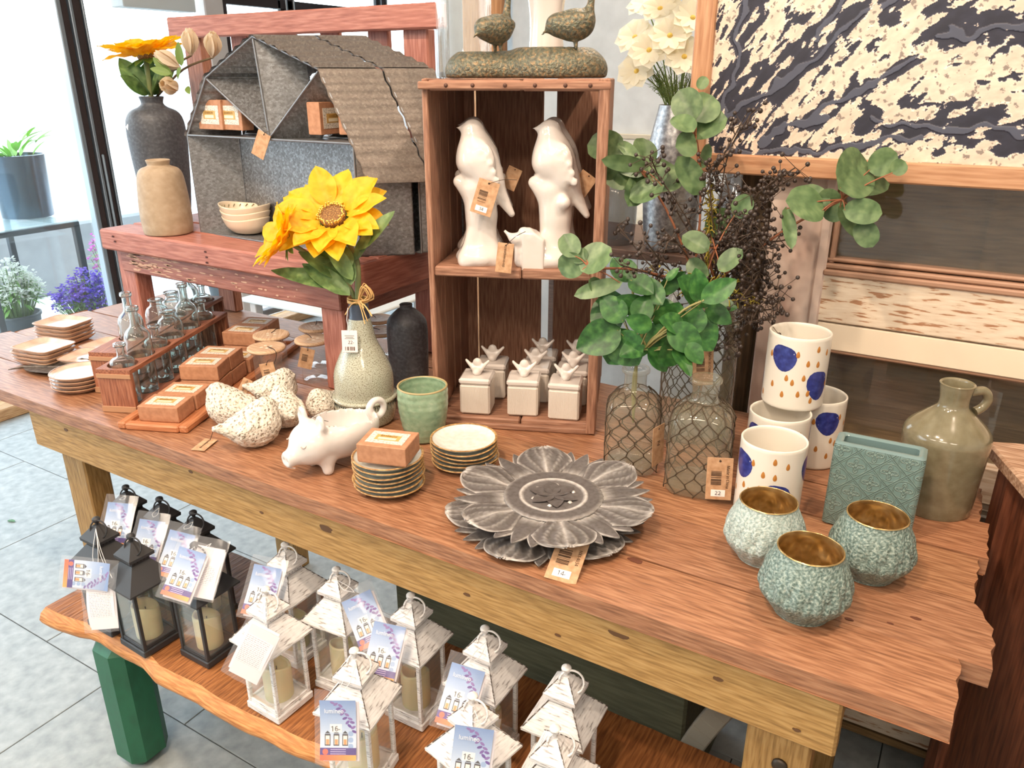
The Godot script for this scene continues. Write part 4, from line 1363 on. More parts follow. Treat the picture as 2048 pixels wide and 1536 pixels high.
func lanterns() -> void:
	var Y := 0.402
	var black := [
		[Vector2(-1.596, -0.916), 0.0, "black lantern standing at the back beside the table leg"],
		[Vector2(-1.481, -0.921), 0.0, "black lantern in the back row between two others, price card on it"],
		[Vector2(-1.366, -0.921), 0.0, "black lantern at the back row end nearest the white lanterns"],
		[Vector2(-1.521, -0.795), 0.0, "black lantern at the slab's left end with sideways printed card"],
		[Vector2(-1.398, -0.792), -0.04, "black lantern at the slab's front edge with candle in full view"],
		[Vector2(-1.258, -0.838), 0.0, "black lantern next to the white lanterns with blue card leaning on roof"]]
	var white := [
		[Vector2(-1.099, -0.933), 0.0, "white-washed lantern behind the one hung with a paper leaflet"],
		[Vector2(-0.950, -0.922), 0.1, "white-washed lantern at the back with tilted blue card at its side"],
		[Vector2(-1.018, -0.807), -0.03, "white-washed lantern with bagged paper leaflet over its corner"],
		[Vector2(-0.776, -0.931), 0.03, "white-washed lantern with blue priced card before its left side"],
		[Vector2(-0.764, -0.764), 0.18, "white-washed lantern at the slab edge wearing an upright blue card"],
		[Vector2(-0.609, -0.923), 0.0, "white-washed lantern under the apron with bag hiding its left pane"],
		[Vector2(-0.539, -0.780), -0.2, "white-washed lantern at slab edge with blue card low on its roof"],
		[Vector2(-0.444, -0.909), 0.06, "white-washed lantern with clear bag folded behind its roof"],
		[Vector2(-0.400, -0.788), 0.1, "white-washed lantern with ring upright on its knob, no card"]]
	for set_ in [[black, true], [white, false]]:
		var src: Node3D = null
		for q in set_[0]:
			if src == null:
				src = make_lantern(q[2], set_[1])
				src.position = Vector3(q[0].x, Y, q[0].y)
				src.rotation.y = q[1]
			else:
				another(src, q[2], Vector3(q[0].x, Y, q[0].y), q[1])
		var cs: Node3D = null
		for q in set_[0]:
			var at := Vector3(q[0].x, Y + 0.0205, q[0].y)
			var cl: String = "cream candle inside " + q[2]
			while cl.split(" ").size() > 16: cl = cl.left(cl.rfind(" "))
			if cs == null:
				cs = make_candle(cl, "candles in the lanterns")
				cs.position = at
			else:
				another(cs, cl, at, q[1] * 9)
	var gb := "printed cards tied to the lanterns"
	var up := Vector3(0.42, 0.62, 0.66)
	var flat := Vector3(0.45, 0.35, 0.82)
	var kn := func(a: Array, i: int) -> Vector3: return Vector3(a[i][0].x + 0.01, Y + 0.25, a[i][0].y + 0.01)
	card("blue lantern card leaning on the black lantern beside the white ones", Vector3(-1.236, 0.632, -0.792), up, -0.3, "print", kn.call(black, 5), gb)
	card("blue lantern card half hidden behind another on black lantern roof", Vector3(-1.345, 0.606, -0.85), up, -0.25, "print", kn.call(black, 2), gb)
	card("blue lantern card hanging in the middle of the black back row", Vector3(-1.448, 0.6, -0.855), up, -0.15, "print", kn.call(black, 1), gb)
	card("blue lantern card on the black lantern next to the leg", Vector3(-1.555, 0.612, -0.855), up, -0.1, "print", kn.call(black, 0), gb)
	card("blue lantern card turned sideways at the slab's left end", Vector3(-1.462, 0.59, -0.722), flat, -1.65, "print", kn.call(black, 3), gb)
	card("blue lantern card upright on the white lantern at the slab edge", Vector3(-0.732, 0.586, -0.682), flat, 0.02, "print", kn.call(white, 4), gb)
	card("blue lantern card with price sticker left of a white lantern", Vector3(-0.770, 0.606, -0.842), up, -0.22, "print", kn.call(white, 3), gb)
	card("blue lantern card tilted to the right behind the priced card", Vector3(-0.858, 0.604, -0.895), up, 0.42, "print", kn.call(white, 1), gb)
	card("blue lantern card leaning left under the apron on white lantern", Vector3(-0.60, 0.596, -0.832), up, -0.3, "print", kn.call(white, 5), gb)
	card("blue lantern card low on the front white lantern roof", Vector3(-0.505, 0.614, -0.722), flat, -0.12, "print", kn.call(white, 6), gb)
	card("blue lantern card behind the paper leaflet on white lantern", Vector3(-1.09, 0.606, -0.856), up, -0.2, "print", kn.call(white, 0), gb)
	card("white paper leaflet in clear bag over white lantern corner", Vector3(-0.985, 0.59, -0.735), flat, -0.45, "paper", kn.call(white, 2), gb)
	card("white paper leaflet behind the blue card on black lantern", Vector3(-1.216, 0.628, -0.822), up, -0.2, "paper", kn.call(black, 5), gb)
	card("white folded leaflet hanging between two front black lanterns", Vector3(-1.43, 0.53, -0.718), flat, 0.1, "paper", kn.call(black, 3), gb)

# ---------------------------------------------------------------- things on the table
func ceramic(key: String, col: Color, rough := 0.2, tex: ImageTexture = null, scale := 8.0) -> StandardMaterial3D:
	var o := {"coat": 0.4}
	if tex:
		o["tex"] = tex
		o["tri"] = scale
	return mat(key, col, rough, o)

func vessel(t: Node3D, called: String, prof: Array, m: Material, seg := 40, wall := 0.005, shape = null) -> MeshInstance3D:
	# outer profile, then rim and inside wall down to near the bottom
	var top: Vector2 = prof[-1]
	var pr := prof.duplicate()
	pr.append(top + Vector2(-wall * 0.5, 0.0015))
	pr.append(top + Vector2(-wall, -0.001))
	var k := prof.size() - 2
	while k > 0 and prof[k].y > 0.012:
		pr.append(Vector2(maxf(prof[k].x - wall, 0.001), prof[k].y))
		k -= 1
	pr.append(Vector2(0.0, 0.01))
	return part(t, called, turned(pr, seg, shape), m)

func kraft_tag(label: String, at: Vector3, nrm: Vector3, roll: float, w: float, h: float, words: String, price: String, side_words: bool, tie: Vector3, group := "kraft price tags", bars := true) -> void:
	var t := thing("price_tag", label, "tag", at, 0, group)
	var kr := mat("kraft_card", Color.WHITE, 0.75, {"tex": noise_tex("kraft", [[0.0, rgb(172, 130, 94)], [0.5, rgb(188, 148, 112)], [1.0, rgb(200, 162, 128)]], 0.06, 128, 3), "tri": 10.0})
	var ink := mat("tag_ink", rgb(74, 52, 36), 0.8)
	part(t, "card", cbox(Vector3.ZERO, Vector3(w, h, 0.001), 0.0003), kr)
	if bars:
		var rng := RandomNumberGenerator.new()
		rng.seed = int(h * 10000) + label.length()
		var g := Geo.new()
		var n := 18
		var y := -h * 0.14
		for i in n:
			var bw := h * 0.34 / n
			if rng.randf() < 0.75:
				g.box(Vector3(-w * 0.12, y + i * bw, 0.0007), Vector3(w * 0.4, bw * rng.randf_range(0.3, 0.85), 0.0002))
		part(t, "barcode", g, ink).set_meta("kind", "stuff")
	if words:
		var tx := part(t, "lettering", text_mesh(words, h * (0.085 if side_words else 0.12)), ink)
		tx.position = Vector3(w * 0.32 if side_words else 0.0, h * 0.05, 0.0008)
		tx.rotation.z = -PI / 2
	if price:
		part(t, "price_sticker", cbox(Vector3(-w * 0.02, -h * 0.34, 0.0008), Vector3(w * 0.55, h * 0.16, 0.0004), 0.0001), mat("sticker", rgb(238, 234, 230), 0.6))
		var pt := part(t, "price_lettering", text_mesh(price, h * 0.12), mat("pen_ink", rgb(60, 60, 70), 0.6))
		pt.position = Vector3(-w * 0.02, -h * 0.34, 0.0012)
	var hole := Geo.new()
	hole.lathe([Vector2(0, 0.0), Vector2(w * 0.05, 0.0)], 10)
	var ho := part(t, "hole", hole, ink)
	ho.rotation.x = PI / 2
	ho.position = Vector3(0, h * 0.42, 0.0007)
	var z := nrm.normalized()
	var x := Vector3.UP.cross(z)
	x = (x if x.length() > 0.05 else Vector3.RIGHT).normalized()
	t.basis = Basis(x, z.cross(x), z) * Basis(Vector3.BACK, roll)
	if tie != Vector3.ZERO:
		var sg := Geo.new()
		var a := Vector3(0, h * 0.42, 0.001)
		var b := t.transform.affine_inverse() * tie
		sg.tube(smooth([a, (a + b) / 2 + Vector3(0, 0.004, 0.003), b], 5), 0.0006, 4, false)
		part(t, "cord", sg, mat("dark_cord", rgb(60, 46, 36), 0.8))

func soap_box(label: String, group: String) -> Node3D:
	var t := thing("soap_box", label, "box", Vector3.ZERO, 0, group)
	var kr := mat("soap_kraft", Color.WHITE, 0.7, {"tex": noise_tex("soap_kraft", [[0.0, rgb(168, 118, 86)], [0.5, rgb(182, 130, 97)], [1.0, rgb(192, 142, 108)]], 0.06, 128, 3), "tri": 8.0})
	part(t, "tray", cbox(Vector3(0, 0.016, 0), Vector3(0.089, 0.032, 0.067), 0.0008), kr)
	part(t, "lid", cbox(Vector3(0, 0.019, 0), Vector3(0.0915, 0.034, 0.0695), 0.001), kr)
	part(t, "label_paper", cbox(Vector3(0, 0.0363, 0), Vector3(0.07, 0.0006, 0.044), 0.0), mat("soap_label", Color.WHITE, 0.6, {"tex": noise_tex("soap_label", [[0.0, rgb(150, 140, 130)], [0.45, rgb(216, 206, 190)], [1.0, rgb(236, 230, 218)]], 0.1, 128, 2), "tri": 14.0}))
	part(t, "label_band", cbox(Vector3(0, 0.0367, 0), Vector3(0.046, 0.0005, 0.02), 0.0), mat("soap_band", rgb(196, 158, 92), 0.6))
	part(t, "label_panel", cbox(Vector3(0.0, 0.037, 0.004), Vector3(0.034, 0.0004, 0.007), 0.0), mat("soap_panel", rgb(228, 216, 184), 0.6))
	var tx := part(t, "lettering", text_mesh("BAMBOO", 0.0075), mat("gold_ink", rgb(150, 112, 50), 0.6))
	tx.rotation.x = -PI / 2
	tx.position = Vector3(0, 0.0373, -0.005)
	return t

func plate_stacks() -> void:
	# thin stoneware saucers with bronze rims
	var face := ceramic("saucer_glaze", Color.WHITE, 0.18, noise_tex("saucer", [[0.0, rgb(204, 206, 196)], [0.5, rgb(216, 218, 210)], [1.0, rgb(226, 228, 222)]], 0.05, 128, 4), 10.0)
	var rim := mat("bronze_rim", Color.WHITE, 0.28, {"tex": noise_tex("rim", [[0.0, rgb(132, 92, 52)], [0.45, rgb(176, 136, 84)], [1.0, rgb(214, 188, 140)]], 0.04, 128, 3), "tri": 16.0, "coat": 0.4})
	var src: Node3D = null
	var rng := RandomNumberGenerator.new()
	rng.seed = 12
	for s in [[Vector3(-0.850, 0.8505, -0.978), 7, "bronze-rimmed saucer in the stack under the soap box"], [Vector3(-0.784, 0.8505, -1.126), 6, "bronze-rimmed saucer in the stack beside the green pot"]]:
		for k in s[1]:
			var at: Vector3 = s[0] + Vector3(rng.randf_range(-0.002, 0.002), k * 0.0088, rng.randf_range(-0.002, 0.002))
			if src == null:
				src = thing("saucer", s[2] + ", " + rank(k, s[1]), "plate", at, 0, "stoneware saucers in two stacks")
				var wob := func(p: Vector3, a: float) -> Vector3:
					var r := Vector2(p.x, p.z).length()
					return p * Vector3(1 + 0.02 * sin(3 * a) * r / 0.065, 1, 1 + 0.02 * sin(3 * a) * r / 0.065) + Vector3(0, 0.0012 * sin(2 * a) * r / 0.065, 0)
				part(src, "dish", turned(smooth([Vector2(0.0, 0.0), Vector2(0.04, 0.0), Vector2(0.052, 0.003), Vector2(0.0625, 0.011)], 4) + smooth([Vector2(0.062, 0.0125), Vector2(0.05, 0.006), Vector2(0.035, 0.0042), Vector2(0.0, 0.004)], 4), 44, wob), face)
				part(src, "rim", turned(smooth([Vector2(0.0618, 0.0098), Vector2(0.0642, 0.0113), Vector2(0.0652, 0.0128), Vector2(0.063, 0.0136), Vector2(0.0605, 0.0124)], 3), 44, wob), rim)
			else:
				another(src, s[2] + ", " + rank(k, s[1]), at, rng.randf() * TAU)

func small_boxes() -> void:
	var src := soap_box("kraft soap box resting on the left saucer stack", "kraft soap boxes")
	src.position = Vector3(-0.838, 0.9195, -0.968)
	src.basis = Basis(Vector3.UP, deg_to_rad(17)) * Basis(Vector3.RIGHT, 0.02)
	# wooden tray
	var tr := thing("wooden_tray", "shallow orange wooden tray carrying soap boxes", "tray", Vector3(-1.509, 0.85, -0.878), deg_to_rad(22))
	var wz := wood("tray_wood@z", rgb(150, 88, 54), rgb(180, 114, 74), rgb(200, 136, 94), 2, 5.0, 0.5, 81)
	var wx := wood("tray_wood@x", Color(), Color(), Color(), 0, 5.0, 0.5)
	part(tr, "floor_board", cbox(Vector3(0.077, 0.004, -0.3), Vector3(0.14, 0.006, 0.58), 0.001), wz)
	for x in [0.006, 0.148]:
		part(tr, "side_rail", cbox(Vector3(x, 0.008, -0.3), Vector3(0.02, 0.016, 0.6), 0.003), wz)
	for z in [-0.008, -0.592]:
		part(tr, "end_rail", cbox(Vector3(0.077, 0.0075, z), Vector3(0.122, 0.015, 0.02), 0.003), wx)
	var X := tr.transform
	var put := [[0.075, 0.008, -0.065, 0.03, "kraft soap box alone at the open end of the tray"], [0.076, 0.008, -0.14, 0.02, "kraft soap box second from the open end of the tray"],
		[0.085, 0.008, -0.222, 0.06, "lower kraft soap box of the near pair stacked on the tray"], [0.084, 0.045, -0.222, 0.1, "upper kraft soap box of the near pair stacked on the tray"],
		[0.082, 0.008, -0.298, 0.0, "lower kraft soap box of the far pair stacked on the tray"], [0.08, 0.045, -0.296, 0.03, "upper kraft soap box of the far pair stacked on the tray"],
		[0.085, 0.008, -0.38, 0.02, "single kraft soap box behind the stacked pairs on the tray"],
		[0.06, 0.008, -0.475, -0.05, "lower kraft soap box at the jar end of the tray"], [0.058, 0.045, -0.475, -0.02, "upper kraft soap box at the jar end of the tray"], [0.06, 0.008, -0.548, 0.02, "lower kraft soap box at the far rail of the tray"], [0.06, 0.045, -0.548, 0.0, "upper kraft soap box at the far rail of the tray"]]
	for q in put:
		another(src, q[4], X * Vector3(q[0], q[1], q[2]), deg_to_rad(22) + q[3])
	# boxes on edge in the barn loft
	var loft := [[Vector3(-1.70, 1.465, -1.41), "kraft soap box on edge at the left of the barn loft"], [Vector3(-1.635, 1.4655, -1.415), "kraft soap box on edge leaning on the loft divider"], [Vector3(-1.28, 1.466, -1.425), "kraft soap box on edge in the right bay of barn loft"]]
	for i in 3:
		var o := another(src, loft[i][1], loft[i][0], 0, "kraft soap boxes")
		o.basis = Basis(Vector3.UP, -0.03) * Basis(Vector3.RIGHT, PI / 2 - 0.02) * (Basis() if i < 2 else Basis(Vector3.FORWARD, PI / 2))
	var narrow := another(src, "kraft soap box end-on beside the loft divider", Vector3(-1.355, 1.466, -1.4), 0, "kraft soap boxes")
	narrow.basis = Basis(Vector3.UP, PI / 2 + 0.1) * Basis(Vector3.RIGHT, PI / 2)

func walled(pr: Array, w: float) -> Array:
	# closed glass wall: the outer profile and, back down, the inside
	var out := pr.duplicate()
	for k in range(pr.size() - 1, -1, -1):
		var a: Vector2 = pr[maxi(k - 1, 0)]
		var b: Vector2 = pr[mini(k + 1, pr.size() - 1)]
		var d := (b - a).normalized()
		var q: Vector2 = pr[k] + Vector2(-d.y, d.x) * w
		if k == 0: q = Vector2(0, pr[0].y + w)
		if k == pr.size() - 1: continue
		out.append(Vector2(maxf(q.x, 0.0), q.y))
	return out

func bottle_rack() -> void:
	var wx := wood("rack@z", rgb(104, 58, 40), rgb(150, 92, 66), rgb(176, 120, 90), 2, 5.0, 0.55, 84)
	var wy := wood("rack@y", Color(), Color(), Color(), 1, 5.0, 0.55)
	var pale := mat("rack_pale", rgb(176, 132, 98), 0.6)
	var glass := mat("clear_bottle_glass", rgb(240, 246, 244, 0.02), 0.0, {"solid": 0.05})
	var kinds := {
		"tall": smooth([Vector2(0.0, 0.002), Vector2(0.024, 0.0), Vector2(0.029, 0.004), Vector2(0.0295, 0.06), Vector2(0.0295, 0.122), Vector2(0.025, 0.142), Vector2(0.0125, 0.157), Vector2(0.0105, 0.17), Vector2(0.0105, 0.192), Vector2(0.0135, 0.194), Vector2(0.0135, 0.203), Vector2(0.0085, 0.203)], 4),
		"squat": smooth([Vector2(0.0, 0.002), Vector2(0.026, 0.0), Vector2(0.0305, 0.004), Vector2(0.031, 0.06), Vector2(0.031, 0.11), Vector2(0.025, 0.13), Vector2(0.016, 0.138), Vector2(0.0155, 0.148), Vector2(0.019, 0.151), Vector2(0.018, 0.155), Vector2(0.013, 0.155)], 4),
		"bud": smooth([Vector2(0.0, 0.002), Vector2(0.024, 0.0), Vector2(0.028, 0.004), Vector2(0.028, 0.05), Vector2(0.027, 0.092), Vector2(0.02, 0.103), Vector2(0.01, 0.108), Vector2(0.0095, 0.128), Vector2(0.0135, 0.132), Vector2(0.013, 0.138), Vector2(0.008, 0.138)], 4)}
	var srcs := {}
	var words := {"tall": "tall clear bottle", "squat": "squat clear bottle", "bud": "small clear bud bottle"}
	for r in [[Vector3(-1.626, 0.85, -0.918), 0.47, "long wooden rack holding clear glass bottles beside the tray", [["bud", 0.04], ["tall", 0.11], ["bud", 0.18], ["squat", 0.25], ["tall", 0.33], ["bud", 0.41]], "of rack beside soap tray"], [Vector3(-1.749, 0.85, -0.979), 0.52, "second wooden bottle rack behind the first by the red leg", [["tall", 0.12], ["squat", 0.24], ["squat", 0.315], ["tall", 0.4], ["bud", 0.475]], "of rack nearest square plates"]]:
		var t := thing("bottle_rack", r[2], "rack", r[0], deg_to_rad(24), "wooden bottle racks")
		var L: float = r[1]
		part(t, "bottom_board", cbox(Vector3(0.041, 0.006, -L / 2), Vector3(0.076, 0.012, L - 0.024), 0.001), wx)
		part(t, "end_board", cbox(Vector3(0.041, 0.046, -0.006), Vector3(0.08, 0.092, 0.012), 0.0015), wy)
		part(t, "end_board", cbox(Vector3(0.041, 0.046, -L + 0.006), Vector3(0.08, 0.092, 0.012), 0.0015), wy)
		part(t, "end_lip", cbox(Vector3(0.041, 0.008, 0.001), Vector3(0.081, 0.014, 0.003), 0.0005), pale)
		part(t, "end_lip", cbox(Vector3(0.041, 0.087, 0.001), Vector3(0.081, 0.01, 0.003), 0.0005), pale)
		# top board with round holes cut through
		var top := CSGBox3D.new()
		top.name = "top_board"
		top.size = Vector3(0.08, 0.01, L)
		top.position = Vector3(0.041, 0.097, -L / 2)
		top.material = wx
		for b in r[3]:
			var c := CSGCylinder3D.new()
			c.name = "hole"
			c.operation = CSGShape3D.OPERATION_SUBTRACTION
			c.radius = 0.0325
			c.height = 0.05
			c.sides = 24
			c.material = wx
			c.position = Vector3(0, 0, L / 2 - b[1])
			top.add_child(c, true)
		t.add_child(top, true)
		for b in r[3]:
			var at: Vector3 = t.transform * Vector3(0.041, 0.0125, -b[1])
			var lb: String = "%s, %s from the near end %s" % [words[b[0]], ["first", "second", "third", "fourth", "fifth", "sixth"][r[3].find(b)], r[4]]
			if not srcs.has(b[0]):
				var o := thing("glass_bottle", lb, "bottle", at, 0, "clear bottles in the wooden racks")
				part(o, "glass_body", turned(walled(kinds[b[0]], 0.002), 40), glass)
				srcs[b[0]] = o
			else:
				another(srcs[b[0]], lb, at, b[1] * 20, "clear bottles in the wooden racks")

func left_plates() -> void:
	# square dishes
	var cl := ceramic("blush_glaze", Color.WHITE, 0.22, noise_tex("blush", [[0.0, rgb(206, 172, 150)], [0.5, rgb(224, 196, 176)], [1.0, rgb(232, 210, 192)]], 0.03, 128, 4), 6.0)
	var edge := mat("dish_edge", rgb(168, 128, 98), 0.4)
	var src: Node3D = null
	var stacks := [[Vector3(-2.07, 0.851, -1.045), 4, 0.16, "blush square dish in the stack of four by the round plates"], [Vector3(-2.2, 0.851, -1.18), 5, 0.2, "blush square dish in the tallest stack of five"], [Vector3(-1.985, 0.851, -1.175), 2, 0.12, "blush square dish in the pair beside the bottle rack"]]
	for s in stacks:
		for k in s[1]:
			var at: Vector3 = s[0] + Vector3(0.002 * (k % 2), k * 0.0105, 0.001 * (k % 3))
			if src == null:
				src = thing("square_dish", s[3] + ", " + rank(k, s[1]), "dish", at, s[2], "stacked square dishes")
				var sq := func(p: Vector3, a: float) -> Vector3:
					var c := cos(a)
					var q := sin(a)
					var k2 := 1.0 / pow(pow(absf(c), 7.0) + pow(absf(q), 7.0), 1.0 / 7.0)
					var mixk := clampf(Vector2(p.x, p.z).length() / 0.03, 0.0, 1.0)
					return Vector3(p.x * lerpf(1.0, k2, mixk) * 1.25, p.y, p.z * lerpf(1.0, k2, mixk))
				part(src, "dish", turned([Vector2(0, 0), Vector2(0.04, 0.0), Vector2(0.044, 0.002), Vector2(0.053, 0.013), Vector2(0.0525, 0.0145), Vector2(0.051, 0.0145), Vector2(0.043, 0.005), Vector2(0.038, 0.004), Vector2(0.0, 0.0038)], 64, sq), cl)
				part(src, "bare_edge", turned([Vector2(0.0532, 0.0132), Vector2(0.0532, 0.0148), Vector2(0.0505, 0.0148)], 64, sq), edge)
			else:
				another(src, s[3] + ", " + rank(k, s[1]), at, s[2] + 0.03 * (k % 3))
	var one := another(src, "single blush square dish with dark bird drawing by bottle rack", Vector3(-1.93, 0.866, -1.085), 0.3)
	var bird := Geo.new()
	bird.tube(smooth([Vector3(-0.03, 0.0045, 0.01), Vector3(-0.01, 0.0045, 0.004), Vector3(0.01, 0.0045, 0.008), Vector3(0.028, 0.0045, 0.0)], 4), [0.0006, 0.001, 0.003, 0.001, 0.0008, 0.0012, 0.003, 0.002, 0.001, 0.001, 0.001, 0.0006, 0.0005], 5)
	part(one, "bird_drawing", bird, mat("drawn_line", rgb(70, 56, 48), 0.5))
	# round plates
	var rs: Node3D = null
	for k in 4:
		var at := Vector3(-1.812, 0.851 + k * 0.0098, -0.985)
		var lb := "blush round plate in the stack beside the bottle rack, " + rank(k, 4)
		if rs == null:
			rs = thing("round_plate", lb, "plate", at, 0, "stacked blush round plates")
			part(rs, "dish", turned(smooth([Vector2(0, 0), Vector2(0.045, 0.0), Vector2(0.052, 0.002), Vector2(0.066, 0.011)], 4) + smooth([Vector2(0.0655, 0.0125), Vector2(0.05, 0.0055), Vector2(0.0, 0.004)], 4), 44), cl)
			part(rs, "bare_edge", turned([Vector2(0.0655, 0.0105), Vector2(0.0668, 0.0115), Vector2(0.066, 0.013), Vector2(0.064, 0.0128)], 44), edge)
		else:
			another(rs, lb, at, k * 0.7)
	# dark metal leaf lying under the dishes
	var lf := thing("metal_leaf_tray", "dark grey metal leaf tray lying under the square dish", "tray", Vector3(-1.955, 0.851, -1.062), 0.5)
	var mt := mat("leaf_metal", Color.WHITE, 0.5, {"tex": noise_tex("leaf_metal", [[0.0, rgb(70, 64, 60)], [0.5, rgb(104, 96, 90)], [1.0, rgb(146, 136, 126)]], 0.05, 128, 4), "tri": 8.0, "metal": 0.4})
	part(lf, "blade", leaf_geo(Vector3(-0.13, 0.004, 0.02), Vector3.RIGHT, Vector3.UP, 0.3, 0.13, -0.04, 0.06, 9, 14), mt)
	var st := Geo.new()
	st.tube([Vector3(-0.13, 0.005, 0.02), Vector3(-0.05, 0.006, 0.02), Vector3(0.1, 0.006, 0.02)], [0.004, 0.003, 0.001], 6)
	st.tube([Vector3(-0.16, 0.004, 0.04), Vector3(-0.13, 0.005, 0.02)], [0.001, 0.004], 6)
	part(lf, "stalk", st, mt)

func jars() -> void:
	var glass := mat("jar_glass", rgb(226, 230, 224), 0.03, {"pane": 0.06})
	var lidw := wood("button_lid@x", rgb(172, 132, 98), rgb(206, 172, 138), rgb(222, 192, 160), 0, 5.0, 0.55, 88)
	var src: Node3D = null
	for q in [[-1.412, -1.215, "glass jar with wooden button lid closest to the stone birds"], [-1.478, -1.292, "glass jar with wooden button lid next to the soap boxes"], [-1.362, -1.318, "glass jar with button lid standing before the red leg"], [-1.43, -1.4, "glass jar with button lid under the red bench seat"], [-1.342, -1.537, "glass jar with button lid seen behind the speckled vase"], [-1.262, -1.46, "glass jar with button lid between speckled and dark vases"]]:
		var at := Vector3(q[0], 0.8508, q[1])
		if src == null:
			src = thing("button_lid_jar", q[2], "jar", at, 0, "glass jars with button lids")
			part(src, "glass_body", turned(smooth([Vector2(0, 0.003), Vector2(0.028, 0.0), Vector2(0.033, 0.006), Vector2(0.033, 0.08), Vector2(0.031, 0.097)], 5), 32), glass)
			var lid := part(src, "lid", turned([Vector2(0, 0.097), Vector2(0.042, 0.097), Vector2(0.045, 0.1), Vector2(0.044, 0.1045), Vector2(0.038, 0.106), Vector2(0.034, 0.1045), Vector2(0, 0.1045)], 40), lidw)
			for k in 4:
				var h := Geo.new()
				h.lathe([Vector2(0.0, 0.0), Vector2(0.004, 0.0)], 12, Vector3(0.011 * cos(k * PI / 2 + 0.6), 0.1048, 0.011 * sin(k * PI / 2 + 0.6)))
				part(lid, "button_hole", h, mat("button_hole", rgb(236, 222, 200), 0.6))
			var cd := Geo.new()
			cd.tube(smooth([Vector3(0.005, 0.106, 0), Vector3(0.02, 0.108, 0.006), Vector3(0.038, 0.107, 0.01), Vector3(0.046, 0.095, 0.012), Vector3(0.04, 0.07, 0.02)], 4), 0.001, 5)
			part(src, "cord", cd, mat("dark_cord", rgb(60, 46, 36), 0.8))
		else:
			another(src, q[2], at, q[0] * 7)
	for q in [[Vector3(-1.355, 0.915, -1.165), 0.2, "small kraft tag with printed label hung on front button jar"], [Vector3(-1.335, 0.925, -1.265), -0.25, "small kraft tag tilted between the button jars"]]:
		kraft_tag(q[2], q[0], Vector3(0.5, 0.1, 0.85), q[1], 0.034, 0.05, "", "", false, q[0] + Vector3(0, 0.03, -0.01), "kraft price tags", true)

func bird_field(p: Vector3) -> float:
	var st := cap(p, Vector3(0, 0.02, 0), Vector3(0.003, 0.1, 0), 0.036, 0.028)
	st = smin(st, ell(p, Vector3(0, 0.012, 0), Vector3(0.049, 0.018, 0.043)), 0.025)
	st = smin(st, cap(p, Vector3(0.002, 0.1, 0), Vector3(-0.004, 0.15, 0), 0.028, 0.034), 0.02)
	st = smin(st, cap(p, Vector3(-0.012, 0.14, 0.0), Vector3(-0.04, 0.162, 0.006), 0.02, 0.013), 0.015)
	st = smin(st, cap(p, Vector3(0.014, 0.125, 0.012), Vector3(0.02, 0.128, 0.03), 0.016, 0.013), 0.012)
	for k in 4:
		var a := k * 1.7 + 0.5
		st = smin(st, cap(p, Vector3(cos(a) * 0.026, 0.06, sin(a) * 0.024), Vector3(cos(a) * 0.043, 0.004, sin(a) * 0.038), 0.007, 0.012), 0.014)
	var b := cap(p, Vector3(-0.012, 0.258, 0), Vector3(-0.004, 0.205, 0), 0.0225, 0.036)
	b = smin(b, cap(p, Vector3(-0.004, 0.205, 0), Vector3(0.014, 0.168, 0), 0.036, 0.03), 0.03)
	b = smin(b, cap(p, Vector3(0.02, 0.17, 0), Vector3(0.064, 0.1, 0), 0.022, 0.007), 0.02)
	b = smin(b, cap(p, Vector3(-0.03, 0.262, 0), Vector3(-0.044, 0.264, 0), 0.007, 0.002), 0.008)
	var w := Vector3(p.x, p.y, absf(p.z))
	b = smin(b, ell(w, Vector3(0.016, 0.195, 0.03), Vector3(0.02, 0.042, 0.011)), 0.006)
	if w.z > 0.02 and p.y > 0.14 and p.y < 0.25:
		for r in 4:
			for k in 2:
				b = smin(b, ell(w, Vector3(0.010 + k * 0.011 + r * 0.006, 0.222 - r * 0.016 - k * 0.006, 0.0375 - absf(r - 1) * 0.0012), Vector3(0.008, 0.0088, 0.0052)), 0.0012)
	return smin(st, b, 0.006)

